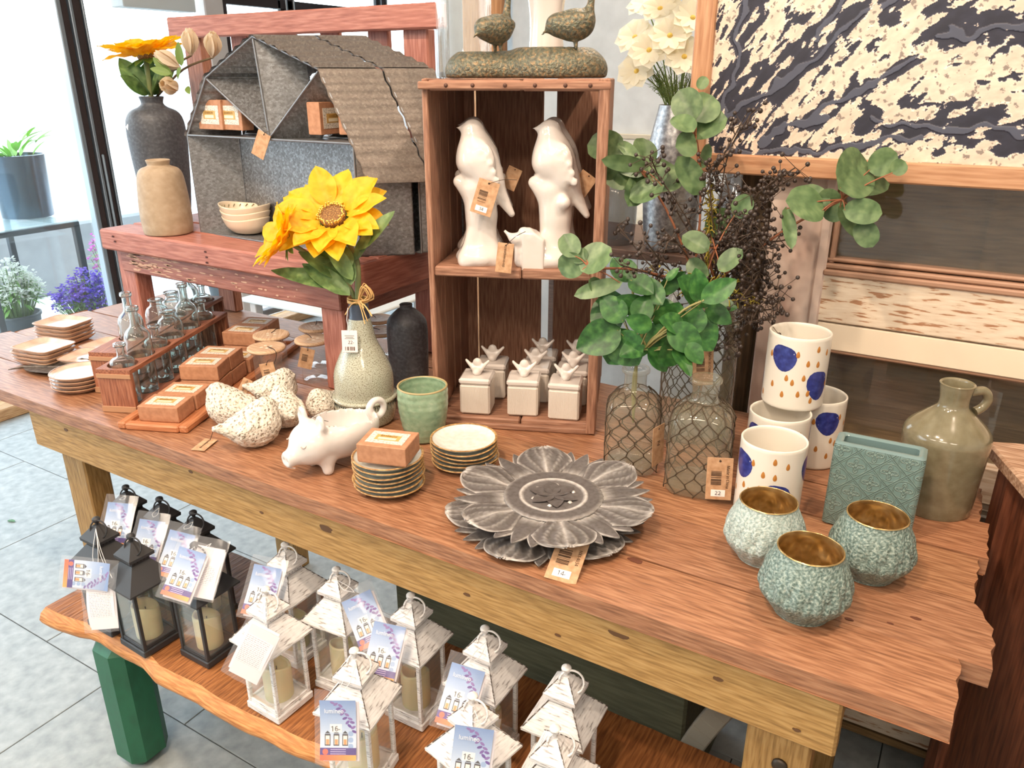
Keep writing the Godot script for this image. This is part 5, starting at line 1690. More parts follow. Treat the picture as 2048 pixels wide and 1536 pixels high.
func crate_things() -> void:
	var glaze := mat("white_glaze", rgb(216, 207, 200), 0.12, {"coat": 0.6})
	var src: Node3D = null
	var g := Geo.new()
	g.field(bird_field, Vector3(-0.06, -0.01, -0.055), Vector3(0.08, 0.3, 0.06), 0.0036)
	for q in [[0.098, -0.055, 0.0, "glossy white bird-on-stump figurine with dangling price tag"], [0.248, -0.06, 0.03, "glossy white bird-on-stump figurine by the crate's right slat"], [0.078, -0.16, 0.05, "white bird-on-stump figurine in shade behind the tagged one"], [0.245, -0.17, 0.02, "white bird-on-stump figurine in shade behind the right one"]]:
		var at: Vector3 = crate_x * Vector3(q[0], 0.3465, q[1])
		if src == null:
			src = thing("bird_figurine", q[3], "figurine", at, deg_to_rad(22.5) + q[2], "white birds on stumps in the crate")
			part(src, "bird_and_stump", g, glaze)
		else:
			another(src, q[3], at, deg_to_rad(22.5) + q[2])
	var at1: Vector3 = crate_x * Vector3(0.118, 0.485, 0.0)
	kraft_tag("kraft price tag reading 34 hung on the white bird", at1, Vector3(0.45, 0.1, 0.88), -0.3, 0.042, 0.066, "", "34", false, at1 + Vector3(0.06, 0.035, -0.02), "kraft price tags", true)
	kraft_tag("small orange tag behind the tail of the right bird", crate_x * Vector3(0.30, 0.5, -0.1), Vector3(0.4, 0.1, 0.9), -0.6, 0.036, 0.05, "", "", false, Vector3.ZERO, "kraft price tags", false)
	kraft_tag("small orange tag behind the wing of the tagged bird", crate_x * Vector3(0.152, 0.508, -0.12), Vector3(0.4, 0.1, 0.9), -0.4, 0.03, 0.045, "", "", false, Vector3.ZERO, "kraft price tags", false)
	# little house with a bird
	var sh := thing("bird_house_figurine", "small white figurine of a bird beside a pointed house", "figurine", crate_x * Vector3(0.195, 0.3465, -0.03), deg_to_rad(22.5))
	var hg := Geo.new()
	var shape_1 := func(p: Vector3) -> float:
		var q := (p - Vector3(0.016, 0.032, 0)).abs() - Vector3(0.017, 0.034, 0.015)
		var d := maxf(q.x, maxf(q.y, q.z)) - 0.005
		d = smin(d, cap(p, Vector3(0.012, 0.062, 0), Vector3(0.002, 0.072, 0), 0.014, 0.008), 0.012)
		d = maxf(d, (p.y - 0.078 + maxf(0.0, p.x - 0.008) * 0.7))
		var b := ell(p, Vector3(-0.018, 0.056, 0.004), Vector3(0.016, 0.012, 0.012))
		b = smin(b, ell(p, Vector3(-0.006, 0.07, 0.006), Vector3(0.009, 0.009, 0.009)), 0.006)
		b = smin(b, cap(p, Vector3(-0.028, 0.058, 0.004), Vector3(-0.042, 0.07, 0.004), 0.006, 0.003), 0.006)
		b = smin(b, cap(p, Vector3(-0.016, 0.05, 0.0), Vector3(-0.01, 0.01, 0.0), 0.008, 0.014), 0.01)
		return smin(d, b, 0.006)
	hg.field(shape_1, Vector3(-0.055, -0.006, -0.03), Vector3(0.05, 0.095, 0.03), 0.0028)
	part(sh, "house_and_bird", hg, glaze)
	var at2: Vector3 = crate_x * Vector3(0.158, 0.371, 0.012)
	kraft_tag("tall kraft tag lettered sideways leaning on the bird house", at2, Vector3(0.42, 0.15, 0.88), -0.1, 0.032, 0.058, "creativeco-op", "", false, at2 + Vector3(0.03, 0.05, -0.03), "kraft price tags", false)
	# lidded boxes with starfish-like bird knobs
	var box_src: Node3D = null
	var spots := [[0.088, -0.045, 0.0, "white lidded box alone in front by the left slats"], [0.105, -0.14, 0.02, "white lidded box behind the left front one"], [0.19, -0.05, 0.03, "white lidded box at the front of the middle row"], [0.205, -0.13, 0.0, "white lidded box second in the middle row"], [0.212, -0.21, 0.0, "white lidded box last in the middle row"], [0.281, -0.042, -0.04, "white lidded box at front against the right slats"], [0.29, -0.125, 0.0, "white lidded box second along the right slats"], [0.293, -0.21, 0.0, "white lidded box last along the right slats"]]
	var matte := mat("white_bisque", rgb(216, 206, 194), 0.35, {"coat": 0.25, "bump": [grain(), 0.05], "tri": Vector3(30, 4, 30)})
	for q in spots:
		var at: Vector3 = crate_x * Vector3(q[0], 0.0208, q[1])
		if box_src == null:
			box_src = thing("lidded_box", q[3], "box", at, deg_to_rad(22.5) + q[2], "white lidded boxes in the crate")
			part(box_src, "box_body", cbox(Vector3(0, 0.034, 0), Vector3(0.066, 0.068, 0.066), 0.004), matte)
			var lid := part(box_src, "lid", cbox(Vector3(0, 0.0755, 0), Vector3(0.069, 0.0135, 0.069), 0.004), glaze)
			var k := Geo.new()
			var shape_2 := func(p: Vector3) -> float:
				var d := ell(p, Vector3(0, 0.088, 0.004), Vector3(0.008, 0.007, 0.009))
				d = smin(d, cap(p, Vector3(0.004, 0.09, 0), Vector3(0.02, 0.106, -0.004), 0.005, 0.0025), 0.004)
				d = smin(d, cap(p, Vector3(-0.004, 0.09, 0), Vector3(-0.02, 0.106, -0.004), 0.005, 0.0025), 0.004)
				d = smin(d, ell(p, Vector3(0, 0.102, -0.003), Vector3(0.0085, 0.0095, 0.005)), 0.003)
				d = smin(d, cap(p, Vector3(0, 0.08, 0.0), Vector3(0, 0.086, 0.0), 0.007, 0.006), 0.004)
				return d
			k.field(shape_2, Vector3(-0.026, 0.074, -0.012), Vector3(0.028, 0.118, 0.018), 0.0017)
			var kn := part(lid, "bird_knob", k, glaze)
			kn.scale = Vector3.ONE * 1.22
			kn.position.y = -0.0185
		else:
			another(box_src, q[3], at, deg_to_rad(22.5) + q[2])
	# bird bath on top of the crate
	var bb := thing("bird_bath", "bronze-green resin double bird bath with two little birds", "bird bath", crate_x * Vector3(0.19, 0.7005, -0.12), deg_to_rad(22.5))
	var patina := mat("patina", Color.WHITE, 0.45, {"tex": noise_tex("patina", [[0.0, rgb(66, 62, 52)], [0.35, rgb(88, 86, 72)], [0.52, rgb(98, 104, 88)], [0.68, rgb(124, 106, 80)], [1.0, rgb(164, 138, 100)]], 0.05, 256, 5, FastNoiseLite.TYPE_SIMPLEX_SMOOTH, 91), "tri": 9.0, "metal": 0.35, "bump": [grain(), 0.15]})
	var bg := Geo.new()
	var shape_3 := func(p: Vector3) -> float:
		var a := ell(p, Vector3(-0.1, 0.012, 0.0), Vector3(0.07, 0.046, 0.062))
		var b := ell(p, Vector3(0.045, 0.014, 0.0), Vector3(0.105, 0.056, 0.078))
		var d := smin(a, b, 0.02)
		d = maxf(d, -ell(p, Vector3(-0.1, 0.066, 0.0), Vector3(0.05, 0.03, 0.045)))
		d = maxf(d, -ell(p, Vector3(0.045, 0.076, 0.0), Vector3(0.083, 0.036, 0.06)))
		return maxf(d, -p.y)
	bg.field(shape_3, Vector3(-0.185, -0.008, -0.09), Vector3(0.165, 0.085, 0.09), 0.0055)
	part(bb, "basin", bg, patina)
	var wren := Geo.new()
	var shape_4 := func(p: Vector3) -> float:
		var d := ell(p, Vector3(0, 0.03, 0), Vector3(0.036, 0.027, 0.026))
		d = smin(d, ell(p, Vector3(-0.032, 0.034, 0.0), Vector3(0.019, 0.018, 0.018)), 0.012)
		d = smin(d, cap(p, Vector3(-0.046, 0.028, 0), Vector3(-0.06, 0.02, 0), 0.005, 0.001), 0.006)
		d = smin(d, cap(p, Vector3(0.026, 0.04, 0), Vector3(0.036, 0.085, 0), 0.008, 0.0055), 0.012)
		d = smin(d, ell(p, Vector3(0.012, 0.036, 0.017), Vector3(0.022, 0.012, 0.006)), 0.004)
		d = smin(d, ell(p, Vector3(0.012, 0.036, -0.017), Vector3(0.022, 0.012, 0.006)), 0.004)
		d = smin(d, cap(p, Vector3(0.0, 0.014, 0.008), Vector3(0.0, -0.006, 0.008), 0.004, 0.004), 0.004)
		return smin(d, cap(p, Vector3(0.0, 0.014, -0.008), Vector3(0.0, -0.006, -0.008), 0.004, 0.004), 0.004)
	wren.field(shape_4, Vector3(-0.066, -0.012, -0.036), Vector3(0.05, 0.1, 0.036), 0.0036)
	for q in [[Vector3(-0.06, 0.056, 0.03), 0.9, 1.0], [Vector3(0.09, 0.06, 0.045), 0.1, 1.05]]:
		var w := part(bb, "little_bird", wren, patina)
		w.position = q[0]
		w.rotation = Vector3(0, q[1], -0.35)
		w.rotation.z = 0.1
		w.scale = Vector3.ONE * q[2]
	# glass cylinder and white vase on top
	var gc := thing("glass_cylinder", "clear glass cylinder vase standing on the crate corner", "vase", crate_x * Vector3(0.03, 0.7005, -0.255))
	part(gc, "glass_body", turned([Vector2(0, 0.004), Vector2(0.05, 0.0), Vector2(0.058, 0.004), Vector2(0.058, 0.2), Vector2(0.058, 0.3), Vector2(0.055, 0.301), Vector2(0.054, 0.1), Vector2(0.053, 0.012), Vector2(0, 0.012)], 36), mat("cylinder_glass", rgb(222, 226, 222), 0.03, {"pane": 0.09}))
	var wv := thing("white_ruffled_vase", "white ceramic vase with flared ruffled neck behind the bird bath", "vase", crate_x * Vector3(0.205, 0.7005, -0.26))
	var ruf := func(p: Vector3, a: float) -> Vector3:
		var k := 1.0 + 0.12 * sin(5 * a) * clampf((p.y - 0.05) / 0.2, 0, 1)
		return Vector3(p.x * k, p.y, p.z * k)
	vessel(wv, "vase_body", smooth([Vector2(0.035, 0.0), Vector2(0.04, 0.01), Vector2(0.034, 0.1), Vector2(0.042, 0.17), Vector2(0.075, 0.26)], 5), glaze, 40, 0.005, ruf)

func stone_birds() -> void:
	var stone := mat("cast_stone", Color.WHITE, 0.85, {"tex": noise_tex("cast_stone", [[0.0, rgb(150, 132, 108)], [0.2, rgb(190, 176, 154)], [0.36, rgb(216, 206, 190)], [1.0, rgb(230, 224, 212)]], 0.05, 256, 5, FastNoiseLite.TYPE_SIMPLEX_SMOOTH, 93), "tri": 9.0, "bump": [noise_tex("cast_stone", [], 0.06), 2.2]})
	var n := FastNoiseLite.new()
	n.frequency = 90.0
	n.fractal_octaves = 2
	var g := Geo.new()
	var shape_5 := func(p: Vector3) -> float:
		var d := ell(p, Vector3(0.002, 0.038, 0), Vector3(0.05, 0.042, 0.043))
		d = smin(d, ell(p, Vector3(0.016, 0.055, 0), Vector3(0.032, 0.03, 0.03)), 0.02)
		d = smin(d, ell(p, Vector3(0.027, 0.078, 0), Vector3(0.021, 0.019, 0.019)), 0.014)
		d = smin(d, cap(p, Vector3(0.044, 0.08, 0), Vector3(0.055, 0.077, 0), 0.005, 0.002), 0.006)
		d = smin(d, cap(p, Vector3(-0.03, 0.042, 0), Vector3(-0.078, 0.052, 0), 0.022, 0.006), 0.02)
		for s in [-1.0, 1.0]:
			d = smin(d, ell(p, Vector3(-0.01, 0.042, s * 0.037), Vector3(0.034, 0.02, 0.008)), 0.005)
		d += 0.0026 * n.get_noise_3dv(p)
		return maxf(d, -p.y)
	g.field(shape_5, Vector3(-0.092, -0.006, -0.055), Vector3(0.065, 0.108, 0.055), 0.0038)
	var src: Node3D = null
	for q in [[-1.326, -1.026, 205.0, 0.95, "cream stone bird with back to the soap tray, head high"], [-1.322, -1.15, 35.0, 0.9, "cream stone bird behind the others, beak toward the vase"], [-1.216, -1.076, 150.0, 0.88, "cream stone bird in the middle showing its folded tail"], [-1.178, -1.152, -80.0, 0.76, "cream stone bird beside the speckled vase facing out"], [-1.20, -0.978, 63.0, 1.0, "cream stone bird at table front with tail over a paper tag"]]:
		var at := Vector3(q[0], 0.8505, q[1])
		if src == null:
			src = thing("stone_bird", q[4], "figurine", at, deg_to_rad(q[2]), "cast stone birds")
			part(src, "bird_body", g, stone)
			src.scale = Vector3.ONE * q[3]
		else:
			var o := another(src, q[4], at, 0)
			o.rotation = Vector3(0, deg_to_rad(q[2]), 0)
			o.scale = Vector3.ONE * q[3]
	kraft_tag("plain kraft tag lying flat by the stone bird's tail", Vector3(-1.285, 0.852, -0.918), Vector3(0.0, 1.0, 0.02), 0.35, 0.03, 0.052, "creativeco-op", "", false, Vector3(-1.26, 0.895, -0.93), "kraft price tags", false)
	kraft_tag("plain kraft tag standing between stone birds and tray", Vector3(-1.385, 0.885, -1.11), Vector3(0.6, 0.25, 0.75), -0.5, 0.022, 0.058, "creativeco-op", "", false, Vector3.ZERO, "kraft price tags", false)
	# pig planter
	var pig := thing("pig_planter", "white ceramic pig planter with open back and ring tail", "planter", Vector3(-0.998, 0.8503, -1.008), deg_to_rad(-104))
	var pg := Geo.new()
	var shape_6 := func(p: Vector3) -> float:
		var d := ell(p, Vector3(-0.005, 0.06, 0), Vector3(0.083, 0.047, 0.056))
		d = smin(d, ell(p, Vector3(-0.01, 0.08, 0), Vector3(0.075, 0.03, 0.054)), 0.02)
		d = smin(d, ell(p, Vector3(0.066, 0.063, 0), Vector3(0.04, 0.042, 0.043)), 0.02)
		d = smin(d, cap(p, Vector3(0.09, 0.05, 0), Vector3(0.117, 0.046, 0), 0.021, 0.017), 0.012)
		d = maxf(d, p.x - 0.124)
		for s in [-1.0, 1.0]:
			d = smin(d, ell(p, Vector3(0.058, 0.112, s * 0.033), Vector3(0.008, 0.02, 0.014)), 0.008)
			d = smin(d, cap(p, Vector3(0.045, 0.03, s * 0.026), Vector3(0.047, 0.008, s * 0.028), 0.016, 0.012), 0.012)
			d = smin(d, cap(p, Vector3(-0.052, 0.03, s * 0.026), Vector3(-0.054, 0.008, s * 0.028), 0.016, 0.012), 0.012)
			d = maxf(d, -cap(p, Vector3(0.127, 0.045, s * 0.006), Vector3(0.117, 0.045, s * 0.006), 0.0035, 0.003))
			d = maxf(d, -ell(p, Vector3(0.066, 0.114, s * 0.034), Vector3(0.006, 0.012, 0.009)))
		# open hollow back
		d = maxf(d, -maxf(ell(p, Vector3(-0.02, 0.088, 0), Vector3(0.068, 0.062, 0.049)), 0.024 - p.y))
		d = maxf(d, minf(p.y - 0.104, 0.036 - p.x) if p.x < 0.036 else -1.0)
		var q := Vector2(Vector2(p.x + 0.098, p.y - 0.09).length() - 0.019, p.z)
		d = smin(d, q.length() - 0.0075, 0.006)
		return maxf(d, -p.y)
	pg.field(shape_6, Vector3(-0.13, -0.008, -0.07), Vector3(0.132, 0.142, 0.07), 0.0042)
	pig.scale = Vector3.ONE * 0.94
	part(pig, "pig_body", pg, mat("pig_glaze", rgb(220, 213, 208), 0.2, {"coat": 0.4}))
	for s in [-1.0, 1.0]:
		var e := Geo.new()
		e.tube(smooth([Vector3(0.09, 0.078, s * 0.031), Vector3(0.097, 0.073, s * 0.03), Vector3(0.101, 0.076, s * 0.026)], 3), 0.0014, 5)
		part(pig, "closed_eye", e, mat("eye_line", rgb(190, 176, 168), 0.5))
	var sm := Geo.new()
	sm.tube(smooth([Vector3(0.112, 0.03, -0.015), Vector3(0.116, 0.028, 0.0), Vector3(0.112, 0.03, 0.015)], 4), 0.0012, 5)
	part(pig, "smile", sm, mat("eye_line"))
	var cord := Geo.new()
	cord.tube(smooth([Vector3(0.038, 0.112, -0.03), Vector3(0.04, 0.108, 0.0), Vector3(0.04, 0.1, 0.045), Vector3(0.042, 0.06, 0.0555), Vector3(0.044, 0.02, 0.046)], 4), 0.0007, 4)
	part(pig, "cord", cord, mat("dark_cord", rgb(60, 46, 36), 0.8))

func vases() -> void:
	# speckled vase with ring, holds the sunflowers
	var sp := ceramic("speckle_glaze", Color.WHITE, 0.16, noise_tex("speckle", [[0.0, rgb(84, 76, 60)], [0.25, rgb(120, 114, 94)], [0.34, rgb(164, 164, 144)], [0.6, rgb(178, 180, 162)], [1.0, rgb(196, 196, 178)]], 0.16, 256, 2, FastNoiseLite.TYPE_SIMPLEX_SMOOTH, 95), 8.0)
	var v := thing("speckled_vase", "grey-green speckled stoneware vase with ringed belly and raffia bow", "vase", Vector3(-1.09, 0.8505, -1.192))
	vessel(v, "vase_body", smooth([Vector2(0.056, 0.0), Vector2(0.062, 0.006), Vector2(0.066, 0.03), Vector2(0.066, 0.05), Vector2(0.0655, 0.056), Vector2(0.0635, 0.07), Vector2(0.064, 0.09), Vector2(0.061, 0.118), Vector2(0.048, 0.15), Vector2(0.034, 0.18), Vector2(0.027, 0.21), Vector2(0.021, 0.24), Vector2(0.02, 0.262)], 4), sp, 48, 0.004)
	var rg := Geo.new()
	rg.ring(Vector3(0, 0.0575, 0), Vector3.UP, 0.0655, 0.0048, 48, 8)
	part(v, "belly_ring", rg, sp)
	var rng := RandomNumberGenerator.new()
	rng.seed = 31
	var dr := Geo.new()
	for i in 70:
		var a := TAU * i / 70
		var L := rng.randf_range(0.004, 0.014)
		dr.tube([Vector3(cos(a) * 0.0663, 0.051, sin(a) * 0.0663), Vector3(cos(a) * 0.0664, 0.051 - L, sin(a) * 0.0664)], [0.0014, 0.0005], 4, false)
	part(v, "dark_drips", dr, mat("drip_glaze", rgb(52, 58, 56), 0.3)).set_meta("kind", "stuff")
	part(v, "dark_neck", turned(smooth([Vector2(0.0225, 0.232), Vector2(0.0212, 0.245), Vector2(0.0208, 0.2645)], 3), 32), mat("neck_glaze", rgb(60, 68, 84), 0.2, {"coat": 0.5}))
	var raf := Geo.new()
	for i in 26:
		var a := rng.randf() * TAU
		var o := Vector3(cos(a), rng.randf_range(-0.5, 0.5), sin(a))
		var p0 := Vector3(0.016, 0.272, 0.018)
		if i < 9:
			raf.tube(smooth([p0, p0 + Vector3(0.02, 0.03 + 0.01 * rng.randf(), 0.0) + o * 0.006, p0 + Vector3(0.03, 0.012, -0.006) + o * 0.006, p0], 4), 0.0013, 4)
		elif i < 16:
			raf.ring(Vector3(0, 0.266 + rng.randf() * 0.008, 0), Vector3(rng.randf_range(-0.1, 0.1), 1, rng.randf_range(-0.1, 0.1)).normalized(), 0.0215, 0.0013, 20, 4)
		else:
			var e := Vector3(rng.randf_range(-1.3, 1.2), rng.randf_range(-1.0, 0.2), rng.randf_range(-0.6, 0.6)) * 0.042
			raf.tube(smooth([p0, p0 + e * 0.5 + Vector3(0, 0.008, 0), p0 + e], 4), 0.0012, 4)
	part(v, "raffia_bow", raf, mat("raffia", rgb(214, 172, 112), 0.8)).set_meta("kind", "stuff")
	# its swing tag
	var tg := thing("swing_tag", "white rounded swing tag with barcode on the speckled vase", "tag", Vector3(-1.078, 1.045, -1.145))
	tg.basis = Basis(Vector3.UP, deg_to_rad(28)) * Basis(Vector3.RIGHT, -0.12)
	part(tg, "card", cbox(Vector3.ZERO, Vector3(0.033, 0.046, 0.001), 0.004), mat("tag_white", rgb(236, 222, 220), 0.6))
	var ink := mat("tag_ink", rgb(74, 52, 36), 0.8)
	var bar := Geo.new()
	for i in 16:
		if i % 5 != 2: bar.box(Vector3(-0.01 + i * 0.00135, -0.015, 0.0007), Vector3(0.0004 + 0.0004 * (i % 3), 0.008, 0.0002))
	part(tg, "barcode", bar, ink).set_meta("kind", "stuff")
	var pt := part(tg, "price_lettering", text_mesh("22-", 0.009), mat("pen_ink"))
	pt.position = Vector3(0.003, -0.002, 0.0007)
	var ln := Geo.new()
	for i in 3: ln.box(Vector3(0, 0.012 - i * 0.003, 0.0007), Vector3(0.02 - 0.004 * (i % 2), 0.0008, 0.0002))
	part(tg, "fine_print", ln, ink).set_meta("kind", "stuff")
	var sg := Geo.new()
	sg.tube([Vector3(0, 0.019, 0.001), Vector3(-0.004, 0.045, 0.0), Vector3(-0.004, 0.068, -0.012)], 0.0007, 4, false)
	part(tg, "string", sg, mat("white_string", rgb(225, 225, 225), 0.7))
	# dark rough vases
	var slate := mat("slate_glaze", Color.WHITE, 0.5, {"tex": noise_tex("slate", [[0.0, rgb(58, 57, 62)], [0.5, rgb(72, 73, 78)], [0.8, rgb(84, 86, 92)], [1.0, rgb(108, 110, 114)]], 0.05, 256, 5), "tri": 7.0, "bump": [noise_tex("slate", [], 0.05), 0.25]})
	var d1 := thing("slate_bottle_vase", "dark slate bottle vase beside the wooden crate", "vase", Vector3(-1.14, 0.8505, -1.41))
	vessel(d1, "vase_body", smooth([Vector2(0.043, 0.0), Vector2(0.046, 0.005), Vector2(0.0485, 0.08), Vector2(0.0485, 0.145), Vector2(0.043, 0.168), Vector2(0.024, 0.188), Vector2(0.0155, 0.193), Vector2(0.0155, 0.202)], 5), slate, 40, 0.004)
	var d2 := thing("tall_slate_vase", "tall dark slate vase with sunflower standing on the red bench", "vase", Vector3(-1.993, 1.1705, -1.428))
	vessel(d2, "vase_body", smooth([Vector2(0.05, 0.0), Vector2(0.055, 0.006), Vector2(0.066, 0.08), Vector2(0.075, 0.2), Vector2(0.0745, 0.265), Vector2(0.062, 0.294), Vector2(0.036, 0.308), Vector2(0.028, 0.318), Vector2(0.032, 0.333)], 5), slate, 44, 0.005)
	var stk := part(d2, "price_sticker", cbox(Vector3(-0.022, 0.258, 0.0715), Vector3(0.012, 0.012, 0.0008), 0.0, Basis(Vector3.BACK, 0.7)), mat("sticker", rgb(238, 234, 230), 0.6))
	stk.rotation.y = 0.1
	var tan := thing("tan_vase", "small tan matte stoneware vase in front of the slate vase", "vase", Vector3(-1.883, 1.1705, -1.318), 0.0)
	tan.position = Vector3(-1.845, 1.1705, -1.312)
	vessel(tan, "vase_body", smooth([Vector2(0.055, 0.0), Vector2(0.061, 0.006), Vector2(0.0635, 0.05), Vector2(0.061, 0.1), Vector2(0.056, 0.145), Vector2(0.047, 0.163), Vector2(0.031, 0.17), Vector2(0.027, 0.174), Vector2(0.03, 0.185)], 5), mat("tan_matte", Color.WHITE, 0.6, {"tex": noise_tex("tan", [[0.0, rgb(160, 138, 112)], [0.5, rgb(172, 150, 124)], [1.0, rgb(182, 162, 138)]], 0.03, 256, 4), "tri": 5.0}), 44, 0.004)
	# bowls in the barn
	var bs: Node3D = null
	var bowl := ceramic("bowl_glaze", rgb(224, 206, 180), 0.25)
	for k in 3:
		var at := Vector3(-1.645, 1.176 + k * 0.0155, -1.40)
		var lb: String = ["cream bowl at the bottom of the stack in the barn", "cream bowl in the middle of the stack in the barn", "cream bowl with painted sprigs on top of the stack in barn"][k]
		if bs == null:
			bs = thing("cream_bowl", lb, "bowl", at, 0, "cream bowls in the barn shelf")
			var ov := func(p: Vector3, a: float) -> Vector3:
				return p * Vector3(1.12, 1, 0.78) + Vector3(0, 0.004 * cos(2 * a) * clampf(p.y / 0.04, 0, 1), 0)
			vessel(bs, "bowl_body", smooth([Vector2(0.03, 0.0), Vector2(0.038, 0.003), Vector2(0.055, 0.018), Vector2(0.064, 0.04)], 5), bowl, 44, 0.004, ov)
		else:
			var o := another(bs, lb, at, 0.12 * k)
			if k == 2:
				var dg := Geo.new()
				for i in 22:
					var a := TAU * i / 22.0
					dg.tube([Vector3(cos(a) * 0.061, 0.03, sin(a) * 0.043), Vector3(cos(a + 0.1) * 0.064, 0.036, sin(a + 0.1) * 0.045)], [0.0006, 0.0014], 4)
				part(o, "painted_sprigs", dg, mat("sprig", rgb(120, 116, 70), 0.5)).set_meta("kind", "stuff")
	var tgp := Vector3(-1.49, 1.405, -1.338)
	kraft_tag("kraft tag with white sticker hung at the barn's middle", tgp, Vector3(0.2, 0.05, 1.0), -0.45, 0.036, 0.06, "", "", false, tgp + Vector3(0.03, 0.03, 0.0), "kraft price tags", false)
	# green pot
	var gp := thing("celadon_pot", "celadon green ribbed pot beside the speckled vase", "pot", Vector3(-0.923, 0.8503, -1.181))
	var gl := ceramic("celadon", Color.WHITE, 0.15, noise_tex("celadon", [[0.0, rgb(126, 152, 124)], [0.4, rgb(142, 168, 138)], [0.7, rgb(152, 176, 146)], [1.0, rgb(172, 188, 158)]], 0.03, 256, 4), 7.0)
	var wob := func(p: Vector3, a: float) -> Vector3:
		var k := 1.0 + 0.008 * sin(p.y * 420.0)
		return Vector3(p.x * k, p.y + 0.0012 * sin(2 * a), p.z * k)
	vessel(gp, "pot_body", smooth([Vector2(0.032, 0.0), Vector2(0.037, 0.004), Vector2(0.045, 0.03), Vector2(0.051, 0.07), Vector2(0.052, 0.1), Vector2(0.0515, 0.116)], 7), gl, 48, 0.004, wob)
	var rr := Geo.new()
	rr.ring(Vector3(0, 0.1165, 0), Vector3.UP, 0.0497, 0.0022, 44, 6)
	part(gp, "bare_rim", rr, mat("celadon_rim", rgb(176, 156, 112), 0.4))
	# jug
	var jg := thing("stoneware_jug", "olive-brown glazed stoneware jug with loop handle", "jug", Vector3(0.01, 0.8505, -1.42))
	var olive := ceramic("olive_glaze", Color.WHITE, 0.14, noise_tex("olive", [[0.0, rgb(112, 104, 80)], [0.5, rgb(124, 116, 92)], [1.0, rgb(136, 128, 104)]], 0.03, 256, 4), 5.0)
	vessel(jg, "jug_body", smooth([Vector2(0.058, 0.0), Vector2(0.0615, 0.004), Vector2(0.064, 0.05), Vector2(0.068, 0.12), Vector2(0.068, 0.138), Vector2(0.061, 0.152), Vector2(0.04, 0.172), Vector2(0.025, 0.187), Vector2(0.023, 0.2), Vector2(0.026, 0.222), Vector2(0.0275, 0.228)], 5), olive, 48, 0.004)
	var hd := Geo.new()
	hd.tube(smooth([Vector3(0.022, 0.214, 0), Vector3(0.042, 0.217, -0.004), Vector3(0.052, 0.203, -0.006), Vector3(0.046, 0.188, -0.005), Vector3(0.034, 0.181, 0)], 5), 0.0075, 10)
	var hp := part(jg, "handle", hd, olive)
	hp.rotation.y = 0.3
	# rectangular embossed vase
	rect_vase()
	# candle holders
	var teal := mat("mottled_teal", Color.WHITE, 0.5, {"tex": noise_tex("mottled_teal", [[0.0, rgb(70, 88, 82)], [0.35, rgb(98, 118, 111)], [0.5, rgb(118, 137, 130)], [0.65, rgb(138, 154, 146)], [1.0, rgb(182, 188, 174)]], 0.08, 256, 5, FastNoiseLite.TYPE_SIMPLEX_SMOOTH, 97), "tri": 9.0, "bump": [grain(), 0.15]})
	var pale := mat("mottled_pale", rgb(255, 255, 255), 0.5, {"tex": noise_tex("mottled_pale", [[0.0, rgb(122, 138, 132)], [0.35, rgb(152, 168, 162)], [0.6, rgb(176, 189, 183)], [1.0, rgb(206, 210, 200)]], 0.08, 256, 5, FastNoiseLite.TYPE_SIMPLEX_SMOOTH, 98), "tri": 9.0, "bump": [grain(), 0.15]})
	var gold := mat("gold_lustre", Color.WHITE, 0.22, {"tex": noise_tex("gold", [[0.0, rgb(160, 128, 76)], [0.5, rgb(206, 174, 118)], [1.0, rgb(236, 214, 166)]], 0.03, 128, 3), "tri": 8.0, "metal": 0.75})
	var lens := func(p: Vector3, a: float) -> float:
		# two staggered rows of upright lens shapes
		var best := 0.0
		for row in 3:
			var u := fposmod(a / TAU * 14.0 + 0.5 * (row % 2), 1.0) - 0.5
			var w := (p.y - (0.018 + 0.034 * row)) / 0.036
			best = maxf(best, 1.0 - (absf(u) / 0.42 + w * w))
		return sqrt(clampf(best, 0.0, 1.0))
	var lobes := func(p: Vector3, a: float) -> Vector3:
		var e := sin(PI * clampf(p.y / 0.095, 0, 1))
		var k := 1.0 + e * 0.13 * (float(lens.call(p, a)) - 0.5)
		return Vector3(p.x * k, p.y, p.z * k)
	for q in [[-0.205, -1.103, pale, 0.95, "pale dimpled glass candle holder with gold inside before white cup"], [-0.122, -0.996, teal, 0.97, "teal dimpled glass candle holder with gold inside nearest table front"], [-0.056, -1.142, teal, 0.95, "teal dimpled glass candle holder against the patterned vase"]]:
		var h := thing("candle_holder", q[4], "candle holder", Vector3(q[0], 0.8505, q[1]), q[0] * 9, "dimpled glass candle holders")
		var shell := Geo.new()
		shell.lathe(smooth([Vector2(0.0, 0.0), Vector2(0.036, 0.0), Vector2(0.041, 0.004), Vector2(0.0585, 0.03), Vector2(0.062, 0.045), Vector2(0.056, 0.075), Vector2(0.0465, 0.098), Vector2(0.0455, 0.104)], 8), 168, Vector3.ZERO, lobes)
		part(h, "outer_shell", shell, q[2])
		part(h, "gold_lining", turned(smooth([Vector2(0.0458, 0.1042), Vector2(0.0445, 0.1055), Vector2(0.0435, 0.104), Vector2(0.0445, 0.097), Vector2(0.054, 0.074), Vector2(0.0595, 0.045), Vector2(0.055, 0.028), Vector2(0.036, 0.006), Vector2(0.0, 0.005)], 6), 108, lobes), gold)
		h.scale = Vector3.ONE * q[3]

